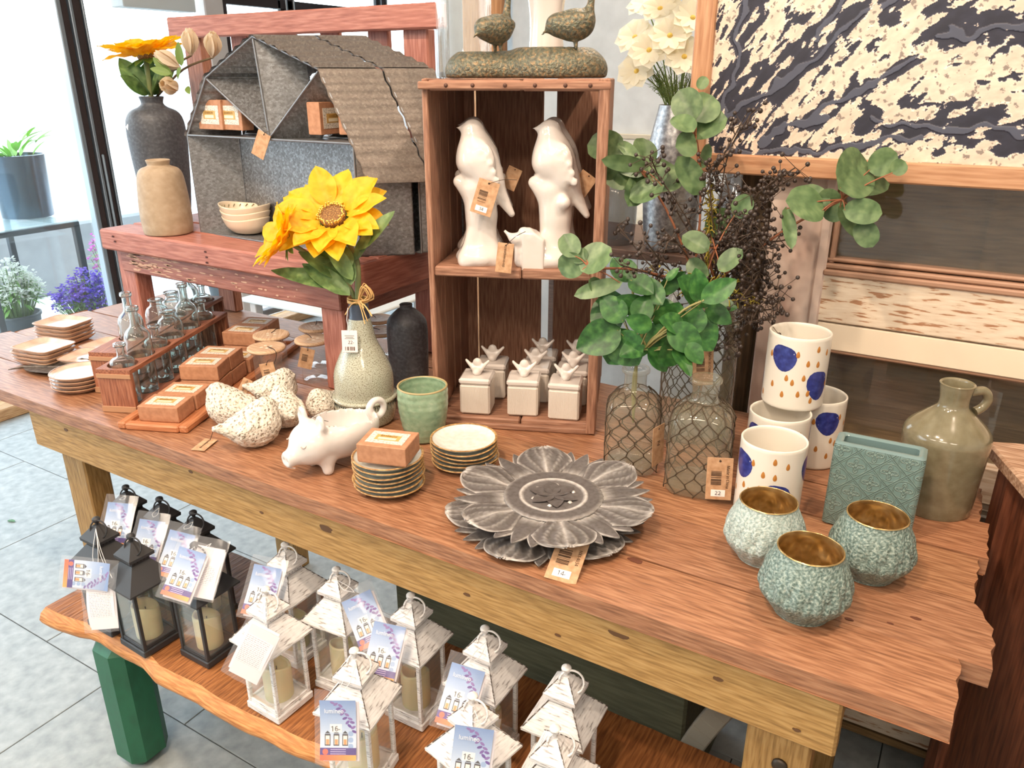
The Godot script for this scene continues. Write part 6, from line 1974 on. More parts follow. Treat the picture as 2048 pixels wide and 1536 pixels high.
func rect_vase() -> void:
	var t := thing("patterned_vase", "teal rectangular ceramic vase with embossed tile pattern", "vase", Vector3(-0.078, 0.8505, -1.288), deg_to_rad(1.5))
	# repeat of a diagonal lattice with flowers, as colour and relief
	var n := 192
	var im := Image.create(n, n, false, Image.FORMAT_RGB8)
	var hm := Image.create(n, n, false, Image.FORMAT_L8)
	for y in n:
		for x in n:
			var u := 2.0 * x / n - 1.0
			var v := 2.0 * y / n - 1.0
			var a := absf(u) + absf(v)          # diamond coordinate
			var d := absf(a - 1.0)
			var c := Vector2(u, v) if a < 1.0 else Vector2(u - signf(u), v - signf(v))
			var r := c.length()
			var th := atan2(c.y, c.x)
			var rose := 0.34 + 0.16 * cos(4 * th)
			var h := 0.35
			if d < 0.035: h = 0.1
			elif d < 0.11: h = 0.75
			if r < 0.09: h = 0.85
			elif absf(r - rose) < 0.045: h = 0.9
			elif absf(r - rose * 0.62) < 0.03: h = 0.75
			elif r < rose and sin(8 * th) * 0.5 > 0.3: h = 0.7
			if absf(r - 0.62) < 0.025 and a > 0.5: h = 0.7
			im.set_pixel(x, y, rgb(98, 124, 122).lerp(rgb(136, 156, 146), h))
			hm.set_pixel(x, y, grey(h))
	var ht := ImageTexture.create_from_image(hm)
	var m := mat("embossed_teal", Color.WHITE, 0.28, {"tex": ImageTexture.create_from_image(im), "tri": 20.0, "bump": [ht, 0.45], "coat": 0.3})
	m.uv1_offset = Vector3(0.1, 0.2, 0.1)
	var W := 0.136
	var D := 0.056
	var H := 0.146
	var pr := func(hw: float, hd: float, r: float) -> PackedVector2Array:
		var o := PackedVector2Array()
		for k in 4:
			var cx = (hw - r) * [1, -1, -1, 1][k]
			var cy = (hd - r) * [1, 1, -1, -1][k]
			for i in 6:
				var a := PI / 2 * k + PI / 2 * i / 5.0
				o.append(Vector2(cx + r * cos(a), cy + r * sin(a)))
		return o
	var g := Geo.new()
	var rows := [[0.0, 0.0], [0.003, 0.0], [0.5, 0.0], [0.97, 0.0], [1.0, -0.002]]
	var P := PackedVector3Array()
	for q in rows:
		for p in pr.call(W / 2 + q[1] - (0.003 if q[0] == 0.0 else 0.0), D / 2 + q[1] - (0.003 if q[0] == 0.0 else 0.0), 0.008):
			P.append(Vector3(p.x, q[0] * H, p.y))
	g.grid(P, 24, rows.size(), true)
	part(t, "body", g, m)
	var g2 := Geo.new()
	P = PackedVector3Array()
	for q in [[0.0, 0.0], [-0.004, 0.003], [-0.009, 0.003], [-0.0115, 0.0]]:
		for p in pr.call(W / 2 - 0.001 + q[0], D / 2 - 0.001 + q[0], 0.007):
			P.append(Vector3(p.x, H + q[1], p.y))
	g2.grid(P, 24, 4, true)
	part(t, "rim", g2, ceramic("teal_rim", rgb(112, 136, 136), 0.2))
	var g3 := Geo.new()
	P = PackedVector3Array()
	for q in [H, 0.02]:
		for p in pr.call(W / 2 - 0.0125, D / 2 - 0.0125, 0.004):
			P.append(Vector3(p.x, q, p.y))
	g3.grid(P, 24, 2, true)
	g3.quad(Vector3(-W / 2 + 0.012, 0.02, D / 2 - 0.012), Vector3(W / 2 - 0.012, 0.02, D / 2 - 0.012), Vector3(W / 2 - 0.012, 0.02, -D / 2 + 0.012), Vector3(-W / 2 + 0.012, 0.02, -D / 2 + 0.012))
	part(t, "inside", g3, ceramic("teal_rim", rgb(112, 136, 136), 0.2))

func dotted_cups() -> void:
	var src: Node3D = null
	var white := ceramic("cup_glaze", rgb(226, 219, 206), 0.3)
	var blue := mat("cobalt", Color.WHITE, 0.3, {"tex": noise_tex("cobalt", [[0.0, rgb(34, 40, 104)], [0.5, rgb(46, 56, 128)], [1.0, rgb(66, 78, 150)]], 0.04, 128, 3), "tri": 14.0, "coat": 0.3})
	var amber := mat("amber_dot", rgb(184, 122, 56), 0.35)
	var H := 0.136
	var R := 0.0545
	var patch := func(a0: float, y0: float, w: float, h: float, shape_: int) -> Geo:
		# a painted spot lying on the cup wall
		var g := Geo.new()
		var ring_ := 20
		var P := PackedVector3Array()
		for j in 4:
			var s := float(j) / 3
			for i in ring_:
				var t := TAU * i / ring_
				var k := 1.0 + (0.1 * sin(2 * t + 1.0) + 0.06 * sin(3 * t) if shape_ == 0 else 0.0)
				var x := cos(t) * w * k * s
				var y := sin(t) * h * k * s
				if shape_ == 1: x *= (1.0 - 0.35 * sin(t))
				var a := a0 + x / R
				var r := R + 0.0007 - 0.0006 * s
				P.append(Vector3(cos(a) * r, clampf(y0 + y, 0.003, H - 0.003), sin(a) * r))
		g.grid(P, ring_, 4, true)
		return g
	for q in [[Vector3(-0.236, 0.8505, -1.249), -0.75, "white cup with blue spots behind the pale candle holder"], [Vector3(-0.256, 0.8505, -1.375), -0.5, "white cup with blue spots under the left of the upper cup"], [Vector3(-0.215, 0.8505, -1.496), 0.7, "white cup with blue spots under the right of the upper cup"], [Vector3(-0.25, 0.9885, -1.43), -0.2, "white cup with blue spots stacked on top of two others"]]:
		if src == null:
			src = thing("spotted_cup", q[2], "cup", q[0], q[1], "white cups with blue spots")
			vessel(src, "cup_body", smooth([Vector2(0.051, 0.0), Vector2(0.0542, 0.003), Vector2(R, 0.02), Vector2(R, 0.1), Vector2(R, H)], 4), white, 48, 0.004)
			# angle of the side that faces the display's front right
			var f := deg_to_rad(59)
			for b in [[f + 0.6, 0.098, 0.022, 0.026], [f - 0.68, 0.05, 0.022, 0.03], [f + 2.0, 0.045, 0.021, 0.027], [f - 1.9, 0.095, 0.021, 0.027], [f + 2.9, 0.04, 0.021, 0.026]]:
				part(src, "blue_spot", patch.call(b[0], b[1], b[2], b[3], 0), blue)
			for d in [[0.15, 0.108], [-0.2, 0.092], [-0.5, 0.118], [-0.12, 0.065], [0.22, 0.055], [0.42, 0.062], [0.0, 0.034], [-0.32, 0.036], [0.5, 0.03], [-0.45, 0.022], [-0.55, 0.09], [0.9, 0.045], [1.1, 0.1], [-0.9, 0.11], [-1.1, 0.05], [1.4, 0.02], [-1.5, 0.03], [2.2, 0.1], [2.4, 0.03], [-2.4, 0.06], [-2.7, 0.1]]:
				part(src, "amber_drop", patch.call(f + d[0], d[1], 0.0032, 0.0062, 1), amber)
		else:
			another(src, q[2], q[0], q[1])

func charger() -> void:
	var iron := mat("zinc_dark", Color.WHITE, 0.5, {"tex": noise_tex("zinc_dark", [[0.0, rgb(206, 200, 196)], [0.5, rgb(240, 238, 236)], [1.0, rgb(255, 255, 255)]], 0.05, 128, 4), "tri": 12.0, "metal": 0.3})
	var dk := lin(112, 107, 105)
	var wh := lin(226, 222, 218)
	# broad ribbed petal, pointed along +x from radius r0 to r1
	var petal := func(r0: float, r1: float, wd: float, kind: int) -> Geo:
		var g := Geo.new()
		var nu := 25
		var nv := 22
		for side in 2:
			var P := PackedVector3Array()
			var C := PackedColorArray()
			for j in nv:
				var t := float(j) / (nv - 1)
				for i in nu:
					var s := 2.0 * i / (nu - 1) - 1.0
					var w: float
					var x := lerpf(r0, r1, t)
					var y := 0.0
					var wash := 0.0
					if kind == 0:
						w = wd * (0.42 + 0.58 * sin(minf(t * 1.75, 1.0) * PI / 2)) * sqrt(maxf(1.0 - pow(maxf(t - 0.45, 0.0) / 0.56, 2.4), 0.0))
						x += 0.0022 * sin(s * 16.0) * t * t
						y = 0.006 * sin(t * PI) * (1 - s * s) + 0.012 * t * t + 0.0012 * sin(absf(s) * 15.0 - t * 12.0)
						wash = maxf(exp(-absf(s) * 10.0) * (1.0 - t * 0.6), smoothstep(0.9, 1.0, maxf(absf(s), t)) * 0.8)
						wash = maxf(wash, 0.32 * smoothstep(0.6, 1.0, sin(absf(s) * 15.0 - t * 12.0)))
					else:
						w = wd * pow(sin(PI * clampf(pow(t, 0.8) * 0.97 + 0.03, 0, 1)), 0.8)
						y = 0.004 * sin(t * PI) * (1 - s * s) + 0.007 * t * t - 0.002
						wash = maxf(smoothstep(0.72, 1.0, absf(s)) * 0.75, (1.0 - smoothstep(0.0, 0.4, t)) * 0.9)
					P.append(Vector3(x, y - 0.0014 * side, w * (s if side == 0 else -s)))
					C.append(dk.lerp(wh, clampf(wash, 0, 1)))
			# rows along +x, columns along +z: x cross z = -y, so flip for the top
			if side == 0:
				for j in nv:
					for i in nu / 2:
						var a := j * nu + i
						var b := j * nu + nu - 1 - i
						var pp := P[a]; P[a] = P[b]; P[b] = pp
						var cc := C[a]; C[a] = C[b]; C[b] = cc
			else:
				for j in nv:
					for i in nu / 2:
						var a := j * nu + i
						var b := j * nu + nu - 1 - i
						var pp := P[a]; P[a] = P[b]; P[b] = pp
			g.grid(P, nu, nv, false, C)
		return g
	var big: Geo = petal.call(0.07, 0.172, 0.052, 0)
	var leaflet: Geo = petal.call(0.07, 0.168, 0.0185, 1)
	var big_m := big.mesh()
	var lf_m := leaflet.mesh()
	var src: Node3D = null
	for q in [[Vector3(-0.546, 0.884, -1.046), 0.10, "upper grey metal sunflower charger plate with white-washed veins"], [Vector3(-0.556, 0.8535, -1.04), 0.62, "lower grey metal sunflower charger plate under the other"]]:
		if src == null:
			src = thing("sunflower_charger", q[2], "plate", q[0], q[1], "metal sunflower charger plates")
			for k in 6:
				var o := part(src, "petal", big_m, iron)
				o.rotation.y = k * PI / 3
				for j in 3:
					var l := part(src, "leaflet", lf_m, iron)
					l.rotation.y = k * PI / 3 + PI / 6 + (j - 1) * 0.19
					l.position.y = 0.001 - 0.0006 * absf(j - 1)
			var dg := Geo.new()
			var P := PackedVector3Array()
			var C := PackedColorArray()
			for q2 in [[0.084, 0.0018, 0.1], [0.083, 0.0042, 0.3], [0.076, 0.0054, 0.0], [0.06, 0.0042, 0.0], [0.0575, 0.005, 0.7], [0.0555, 0.0052, 1.0], [0.053, 0.0045, 0.5], [0.05, 0.0034, 0.05], [0.03, 0.003, 0.0], [0.0, 0.0028, 0.0]]:
				for i in 120:
					var a := TAU * i / 120
					var r: float = q2[0] * (1.0 + (0.02 * absf(sin(18 * a)) if q2[0] > 0.07 else 0.0))
					P.append(Vector3(r * cos(a), q2[1], r * sin(a)))
					C.append(dk.lerp(wh, q2[2]))
			dg.grid(P, 120, 10, true, C)
			part(src, "scalloped_disc", dg, iron)
			var star := Geo.new()
			star.col = wh
			for k in 6:
				var a := k * PI / 3 + 0.3
				var c := Vector3(cos(a) * 0.036, 0.0034, sin(a) * 0.036)
				star.lathe([Vector2(0.0045, 0.0), Vector2(0.003, 0.0016), Vector2(0, 0.002)], 5, c)
			part(src, "star_bosses", star, iron)
			var fl := Geo.new()
			fl.col = dk * 0.8
			for k in 6:
				leaf_into(fl, Vector3(0, 0.0036, 0), Vector3(cos(k * PI / 3), 0.03, sin(k * PI / 3)), Vector3.UP, 0.045, 0.03, 0.0, 0.08, 5, 7, dk * 0.85)
			part(src, "stamped_flower", fl, iron)
		else:
			another(src, q[2], q[0], q[1])
	kraft_tag("kraft barcode tag marked 14 hanging over the sunflower charger rim", Vector3(-0.452, 0.8665, -0.918), Vector3(0.12, 0.9, 0.42), -0.12, 0.05, 0.082, "HX14034", "14-", true, Vector3(-0.455, 0.888, -0.945), "kraft price tags", true)

func objects() -> void:
	lanterns()
	plate_stacks()
	small_boxes()
	bottle_rack()
	left_plates()
	jars()
	crate_things()
	stone_birds()
	vases()
	dotted_cups()
	charger()
	bottles_and_plants()

# ---------------------------------------------------------------- wire-wrapped bottles, branches and flowers
func round_leaf(base: Vector3, tip: Vector3, w: float, face: Vector3, tint: Color, ribs := 0.0) -> Geo:
	var g := Geo.new()
	g.col = tint
	var d := tip - base
	var ln := d.length()
	var side := d.cross(face).normalized()
	var nr := side.cross(d).normalized()
	var P := PackedVector3Array()
	var nu := 9
	var nv := 11
	for j in nv:
		var t := float(j) / (nv - 1)
		var ww: float
		if ribs > 0.0: ww = ln * w * 0.5 * pow(sin(PI * clampf(pow(t, 0.85), 0.004, 0.996)), 0.7)
		else: ww = ln * w * 0.5 * sqrt(maxf(1.0 - pow(2.0 * t - 1.0, 2), 0.0004))
		for i in nu:
			var s := 2.0 * i / (nu - 1) - 1.0
			var edge := (1.0 + 0.05 * sin(t * 60.0) * absf(s)) if ribs > 0.0 else 1.0
			P.append(base + d * t + side * (ww * s * edge) + nr * (0.1 * ln * (absf(s) * ww / (ln * 0.5) - t * t * 0.9) + ribs * ln * 0.012 * sin(t * 26.0 - absf(s) * 7.0) * (1.0 - absf(s) * 0.3)))
	g.grid(P, nu, nv)
	return g

func wire_bottle(label: String, at: Vector3, R: float, H: float, neck: float, neck_h: float, turn: float, group: String) -> Node3D:
	var t := thing("wire_bottle", label, "bottle", at, turn, group)
	var glass := mat("smoky_bottle_glass", rgb(150, 146, 124), 0.03, {"pane": 0.22})
	# squared body: superellipse in plan
	var sq := func(p: Vector3, a: float) -> Vector3:
		var k := 1.0 / pow(pow(absf(cos(a)), 4.5) + pow(absf(sin(a)), 4.5), 1.0 / 4.5)
		var r := Vector2(p.x, p.z).length()
		var m := clampf((r - neck * 1.25) / (R - neck * 1.25), 0, 1)
		return Vector3(p.x * lerpf(1.0, k, m), p.y, p.z * lerpf(1.0, k, m))
	var sh := H - neck_h
	var prof := smooth([Vector2(0, 0.006), Vector2(R * 0.8, 0.0), Vector2(R * 0.95, 0.004), Vector2(R, 0.02), Vector2(R, sh * 0.5), Vector2(R * 0.99, sh * 0.78), Vector2(R * 0.86, sh * 0.92), Vector2(neck * 1.3, sh), Vector2(neck, sh + neck_h * 0.25), Vector2(neck, H - neck_h * 0.25), Vector2(neck * 1.22, H - neck_h * 0.16), Vector2(neck * 1.2, H), Vector2(neck * 0.9, H)], 5)
	part(t, "glass_body", turned(prof, 48, sq), glass)
	part(t, "glass_bottom", turned([Vector2(0, 0.012), Vector2(R * 0.9, 0.012)], 48, sq), glass)
	# hexagonal wire netting wrapped round body and shoulder
	var g := Geo.new()
	var cell := 0.031
	var n := int(round(TAU * R * 1.12 / cell))
	var hgt := cell * 0.9
	var on := func(u: float, y: float) -> Vector3:
		var a := u / n * TAU
		var yy := clampf(y, 0.004, sh + 0.004)
		var r := R
		if yy > sh * 0.78: r = lerpf(R, neck * 1.3, pow((yy - sh * 0.78) / (sh * 0.22 + 0.004), 2.0))
		r += 0.0012
		var wob := 0.06 * sin(u * 5.1 + y * 300.0)
		return (sq.call(Vector3(r * cos(a + wob / n * TAU), 0, r * sin(a + wob / n * TAU)), a) as Vector3) + Vector3(0, yy + 0.0015 * sin(u * 3.7 + y * 170.0), 0)
	var rows := int((sh + 0.006) / (hgt * 0.75)) + 1
	for j in rows:
		var y0 := j * hgt * 0.75
		for i in n:
			var u := i + (0.5 if j % 2 else 0.0)
			var a: Vector3 = on.call(u, y0 + hgt * 0.25)
			g.tube([on.call(u, y0 - hgt * 0.0 + 0.0), a], 0.0013, 4, false)
			g.tube([a, on.call(u + 0.5, y0 + hgt * 0.5 + hgt * 0.25)], 0.001, 4, false)
			g.tube([a, on.call(u - 0.5, y0 + hgt * 0.5 + hgt * 0.25)], 0.001, 4, false)
	part(t, "wire_netting", g, mat("rusty_wire", rgb(76, 62, 46), 0.6, {"metal": 0.3})).set_meta("kind", "stuff")
	return t

func bottles_and_plants() -> void:
	wire_bottle("wire-netted smoky glass bottle filled with green leaf sprigs", Vector3(-0.505, 0.8505, -1.288), 0.05, 0.2, 0.021, 0.045, deg_to_rad(20), "wire-netted bottles")
	wire_bottle("empty wire-netted smoky glass bottle with orange price tag", Vector3(-0.368, 0.8505, -1.272), 0.055, 0.213, 0.023, 0.045, deg_to_rad(12), "wire-netted bottles")
	wire_bottle("large wire-netted glass jar holding eucalyptus and berry branches", Vector3(-0.452, 0.8505, -1.5), 0.074, 0.285, 0.06, 0.03, deg_to_rad(15), "wire-netted bottles")
	var orange := "orange price tags on the wire bottles"
	kraft_tag("orange barcode tag marked 22 beside the empty wire bottle", Vector3(-0.315, 0.9, -1.225), Vector3(0.35, 0.05, 0.94), 0.03, 0.044, 0.08, "Made in China", "22", true, Vector3(-0.36, 1.02, -1.25), orange, true)
	kraft_tag("orange barcode tag hanging on the large wire jar", Vector3(-0.42, 1.03, -1.42), Vector3(0.5, 0.05, 0.86), 0.06, 0.04, 0.082, "Made in China", "", true, Vector3(-0.43, 1.1, -1.45), orange, true)
	kraft_tag("narrow orange tag with round emblem between two wire bottles", Vector3(-0.443, 0.918, -1.262), Vector3(0.95, 0.0, 0.25), 0.05, 0.035, 0.08, "Pd", "", false, Vector3(-0.48, 1.01, -1.27), orange, false)
	# eucalyptus
	var ev := thing("eucalyptus_branch", "branching eucalyptus stems with round grey-green leaves in wire jar", "branch")
	var el := mat("eucalyptus_leaf", Color.WHITE, 0.45, {"tex": noise_tex("eucalyptus", [[0.0, rgb(74, 98, 62)], [0.5, rgb(98, 124, 82)], [1.0, rgb(128, 150, 104)]], 0.02, 128, 3), "tri": 14.0, "back": rgb(110, 140, 80)})
	var tw := mat("red_twig", rgb(150, 92, 62), 0.6)
	var rng := RandomNumberGenerator.new()
	rng.seed = 77
	var view := Vector3(0.48, 0.35, 0.8)
	var root := Vector3(-0.45, 0.88, -1.5)
	var mouth := Vector3(-0.45, 1.13, -1.5)
	var leaves := [
		[Vector3(-0.500, 1.480, -1.488), Vector3(-0.533, 1.528, -1.493), 0.75],
		[Vector3(-0.501, 1.477, -1.503), Vector3(-0.486, 1.519, -1.539), 0.80],
		[Vector3(-0.520, 1.457, -1.514), Vector3(-0.457, 1.481, -1.530), 0.70],
		[Vector3(-0.491, 1.460, -1.457), Vector3(-0.531, 1.485, -1.469), 0.70],
		[Vector3(-0.490, 1.439, -1.478), Vector3(-0.511, 1.434, -1.443), 0.90],
		[Vector3(-0.529, 1.531, -1.589), Vector3(-0.521, 1.552, -1.601), 0.70],
		[Vector3(-0.492, 1.390, -1.527), Vector3(-0.485, 1.430, -1.548), 0.40],
		[Vector3(-0.478, 1.347, -1.491), Vector3(-0.514, 1.409, -1.471), 0.50],
		[Vector3(-0.620, 1.426, -1.441), Vector3(-0.686, 1.432, -1.431), 0.70],
		[Vector3(-0.609, 1.415, -1.429), Vector3(-0.652, 1.415, -1.421), 0.60],
		[Vector3(-0.628, 1.436, -1.445), Vector3(-0.583, 1.409, -1.427), 0.40],
		[Vector3(-0.585, 1.399, -1.466), Vector3(-0.595, 1.441, -1.485), 0.90],
		[Vector3(-0.566, 1.398, -1.419), Vector3(-0.616, 1.409, -1.359), 0.30],
		[Vector3(-0.603, 1.362, -1.451), Vector3(-0.649, 1.385, -1.432), 0.80],
		[Vector3(-0.581, 1.377, -1.453), Vector3(-0.631, 1.393, -1.458), 0.60],
		[Vector3(-0.560, 1.355, -1.455), Vector3(-0.542, 1.393, -1.514), 0.85],
		[Vector3(-0.533, 1.362, -1.434), Vector3(-0.587, 1.342, -1.415), 0.65],
		[Vector3(-0.547, 1.365, -1.433), Vector3(-0.557, 1.403, -1.477), 0.50],
		[Vector3(-0.584, 1.380, -1.472), Vector3(-0.587, 1.330, -1.417), 0.50],
		[Vector3(-0.229, 1.373, -1.489), Vector3(-0.201, 1.415, -1.559), 0.80],
		[Vector3(-0.194, 1.399, -1.552), Vector3(-0.158, 1.426, -1.571), 0.75],
		[Vector3(-0.157, 1.396, -1.555), Vector3(-0.141, 1.414, -1.562), 0.90],
		[Vector3(-0.224, 1.366, -1.516), Vector3(-0.162, 1.376, -1.588), 0.30],
		[Vector3(-0.228, 1.347, -1.531), Vector3(-0.263, 1.327, -1.527), 1.20],
		[Vector3(-0.253, 1.332, -1.490), Vector3(-0.300, 1.352, -1.445), 0.80],
		[Vector3(-0.258, 1.321, -1.504), Vector3(-0.300, 1.367, -1.530), 0.70],
		[Vector3(-0.309, 1.334, -1.460), Vector3(-0.284, 1.278, -1.428), 0.28],
		[Vector3(-0.218, 1.333, -1.504), Vector3(-0.162, 1.331, -1.520), 0.60],
		[Vector3(-0.229, 1.335, -1.519), Vector3(-0.185, 1.284, -1.559), 0.40],
		[Vector3(-0.193, 1.310, -1.526), Vector3(-0.166, 1.274, -1.519), 0.70],
		[Vector3(-0.611, 1.227, -1.264), Vector3(-0.574, 1.267, -1.289), 0.80],
		[Vector3(-0.611, 1.239, -1.270), Vector3(-0.658, 1.226, -1.263), 0.75],
		[Vector3(-0.627, 1.250, -1.265), Vector3(-0.654, 1.284, -1.273), 0.70],
		[Vector3(-0.609, 1.243, -1.273), Vector3(-0.634, 1.253, -1.279), 0.90],
		[Vector3(-0.596, 1.210, -1.265), Vector3(-0.576, 1.178, -1.291), 0.50],
		[Vector3(-0.548, 1.205, -1.292), Vector3(-0.610, 1.186, -1.246), 0.30],
		[Vector3(-0.457, 1.265, -1.511), Vector3(-0.438, 1.312, -1.530), 0.70],
		[Vector3(-0.429, 1.257, -1.409), Vector3(-0.471, 1.281, -1.402), 0.70],
		[Vector3(-0.401, 1.224, -1.405), Vector3(-0.372, 1.261, -1.417), 0.60],
		[Vector3(-0.432, 1.198, -1.422), Vector3(-0.465, 1.231, -1.425), 0.60],
		[Vector3(-0.400, 1.315, -1.463), Vector3(-0.375, 1.349, -1.459), 0.70]]
	var groups := {0: [], 1: [], 2: [], 3: [], 4: []}
	for k in leaves.size():
		var q: Array = leaves[k]
		var f := (view + Vector3(rng.randf_range(-0.5, 0.5), rng.randf_range(-0.4, 0.5), rng.randf_range(-0.3, 0.3))).normalized()
		part(ev, "leaf", round_leaf(q[0] - (q[1] - q[0]) * 0.06, q[1] + (q[1] - q[0]) * 0.08, q[2] * 1.15, f, grey(rng.randf_range(0.8, 1.3))), el)
		groups[0 if k < 8 else 1 if k < 19 else 2 if k < 30 else 3 if k < 36 else 4].append(q[0])
	for k in 5:
		var pts: Array = groups[k]
		var c := Vector3.ZERO
		for p in pts: c += p
		c /= pts.size()
		var s := Geo.new()
		var mid := mouth.lerp(c, 0.5) + Vector3(0, 0.03, 0.01)
		s.tube(smooth([root, mouth + Vector3((k - 2) * 0.012, 0, 0.01), mid, c], 5), 0.0024, 6)
		part(ev, "stem", s, tw)
		var tws := Geo.new()
		for p in pts: tws.tube(smooth([c, (c + p) / 2 + Vector3(0, 0.004, 0), p], 3), [0.0018, 0.0016, 0.0015, 0.0013, 0.0012, 0.001, 0.0009], 5)
		part(ev, "twigs", tws, tw)
	# berries
	var bv := thing("berry_branch", "dark brown berry sprays with mossy twigs in the wire jar", "branch")
	var bm := mat("berry", rgb(58, 46, 40), 0.4)
	var bt := mat("berry_twig", rgb(72, 56, 44), 0.7)
	var moss := mat("moss", rgb(168, 150, 58), 0.8)
	var ball := Geo.new()
	ball.lathe([Vector2(0.0001, -1), Vector2(0.7, -0.7), Vector2(1, 0), Vector2(0.7, 0.7), Vector2(0.0001, 1)], 8)
	for q in [
		[Vector3(-0.450, 1.176, -1.513), Vector3(-0.541, 1.350, -1.471), Vector3(-0.543, 1.421, -1.387)],
		[Vector3(-0.450, 1.176, -1.513), Vector3(-0.475, 1.315, -1.491), Vector3(-0.419, 1.470, -1.507)],
		[Vector3(-0.445, 1.195, -1.525), Vector3(-0.409, 1.315, -1.530), Vector3(-0.310, 1.402, -1.496)],
		[Vector3(-0.441, 1.176, -1.518), Vector3(-0.391, 1.296, -1.541), Vector3(-0.339, 1.347, -1.461)],
		[Vector3(-0.442, 1.139, -1.501), Vector3(-0.510, 1.188, -1.420), Vector3(-0.597, 1.291, -1.382)],
		[Vector3(-0.442, 1.139, -1.501), Vector3(-0.514, 1.195, -1.405), Vector3(-0.541, 1.243, -1.271)],
		[Vector3(-0.437, 1.158, -1.512), Vector3(-0.387, 1.236, -1.550), Vector3(-0.311, 1.273, -1.491)],
		[Vector3(-0.421, 1.121, -1.505), Vector3(-0.368, 1.181, -1.539), Vector3(-0.294, 1.197, -1.422)],
		[Vector3(-0.418, 1.102, -1.499), Vector3(-0.361, 1.108, -1.507), Vector3(-0.308, 1.135, -1.435)],
		[Vector3(-0.418, 1.102, -1.499), Vector3(-0.377, 1.074, -1.437), Vector3(-0.372, 1.090, -1.385)],
		[Vector3(-0.450, 1.176, -1.513), Vector3(-0.440, 1.301, -1.541), Vector3(-0.422, 1.332, -1.534)],
		[Vector3(-0.434, 1.139, -1.506), Vector3(-0.403, 1.223, -1.507), Vector3(-0.344, 1.233, -1.393)],
		[Vector3(-0.442, 1.139, -1.501), Vector3(-0.506, 1.260, -1.451), Vector3(-0.490, 1.260, -1.355)],
		[Vector3(-0.435, 1.148, -1.509), Vector3(-0.330, 1.139, -1.485), Vector3(-0.293, 1.177, -1.428)],
		[Vector3(-0.441, 1.176, -1.518), Vector3(-0.392, 1.270, -1.521), Vector3(-0.356, 1.308, -1.473)],
		[Vector3(-0.441, 1.176, -1.518), Vector3(-0.404, 1.263, -1.496), Vector3(-0.429, 1.384, -1.478)],
		[Vector3(-0.438, 1.179, -1.509), Vector3(-0.399, 1.311, -1.496), Vector3(-0.331, 1.389, -1.481)],
		[Vector3(-0.438, 1.179, -1.509), Vector3(-0.381, 1.322, -1.492), Vector3(-0.310, 1.389, -1.543)],
		[Vector3(-0.435, 1.160, -1.502), Vector3(-0.370, 1.280, -1.471), Vector3(-0.375, 1.363, -1.455)],
		[Vector3(-0.422, 1.142, -1.501), Vector3(-0.364, 1.227, -1.506), Vector3(-0.353, 1.302, -1.399)],
		[Vector3(-0.422, 1.142, -1.501), Vector3(-0.349, 1.213, -1.488), Vector3(-0.356, 1.176, -1.393)],
		[Vector3(-0.422, 1.142, -1.501), Vector3(-0.361, 1.271, -1.474), Vector3(-0.334, 1.289, -1.434)],
		[Vector3(-0.435, 1.160, -1.502), Vector3(-0.378, 1.229, -1.487), Vector3(-0.385, 1.305, -1.418)],
		[Vector3(-0.443, 1.160, -1.497), Vector3(-0.480, 1.291, -1.455), Vector3(-0.547, 1.402, -1.401)],
		[Vector3(-0.439, 1.142, -1.491), Vector3(-0.489, 1.217, -1.385), Vector3(-0.510, 1.284, -1.304)],
		[Vector3(-0.431, 1.142, -1.496), Vector3(-0.457, 1.196, -1.412), Vector3(-0.492, 1.170, -1.378)],
		[Vector3(-0.427, 1.123, -1.490), Vector3(-0.340, 1.169, -1.475), Vector3(-0.335, 1.130, -1.401)],
		[Vector3(-0.438, 1.179, -1.509), Vector3(-0.455, 1.355, -1.478), Vector3(-0.457, 1.401, -1.471)],
		[Vector3(-0.442, 1.197, -1.515), Vector3(-0.435, 1.400, -1.492), Vector3(-0.395, 1.489, -1.479)],
		[Vector3(-0.422, 1.142, -1.501), Vector3(-0.363, 1.194, -1.478), Vector3(-0.321, 1.242, -1.455)],
		[Vector3(-0.438, 1.179, -1.509), Vector3(-0.400, 1.276, -1.477), Vector3(-0.366, 1.326, -1.403)],
		[Vector3(-0.438, 1.179, -1.509), Vector3(-0.384, 1.251, -1.466), Vector3(-0.326, 1.267, -1.412)]]:
		var main := smooth([mouth + Vector3(rng.randf_range(-0.02, 0.02), -0.1, 0), q[0], q[1], q[2]], 6)
		var sg := Geo.new()
		sg.tube(main, 0.0013, 5)
		var bg := Geo.new()
		for i in range(8, main.size()):
			for k in (2 if i < 12 else 3):
				var o := Vector3(rng.randf_range(-1, 1), rng.randf_range(-0.9, 1), rng.randf_range(-1, 1)) * 0.028
				var p: Vector3 = main[i] + o
				sg.tube([main[i], p], [0.0008, 0.0006], 4, false)
				var r := rng.randf_range(0.0036, 0.005)
				bg.add(ball, Transform3D(Basis().scaled(Vector3.ONE * r), p))
		part(bv, "twig", sg, bt)
		part(bv, "berries", bg, bm).set_meta("kind", "stuff")
	var mg := Geo.new()
	for i in 280:
		var t := rng.randf()
		var p: Vector3 = Vector3(-0.45, 1.14, -1.5).lerp(Vector3(-0.46, 1.36, -1.5), t) if i % 2 else Vector3(-0.46, 1.18, -1.48) + Vector3(rng.randf_range(-0.1, 0.12), rng.randf_range(-0.03, 0.02), rng.randf_range(-0.02, 0.06))
		var e := Vector3(rng.randf_range(-1, 1), rng.randf_range(-1, 1), rng.randf_range(-1, 1)) * 0.014
		mg.tube(smooth([p, p + e * 0.6 + Vector3(0, 0.004, 0), p + e], 2), 0.0014, 3, false)
	part(bv, "moss", mg, moss).set_meta("kind", "stuff")
	# leafy green sprigs in the left bottle
	var mv := thing("leafy_sprig", "bright green ribbed leaf sprigs standing in the left wire bottle", "branch")
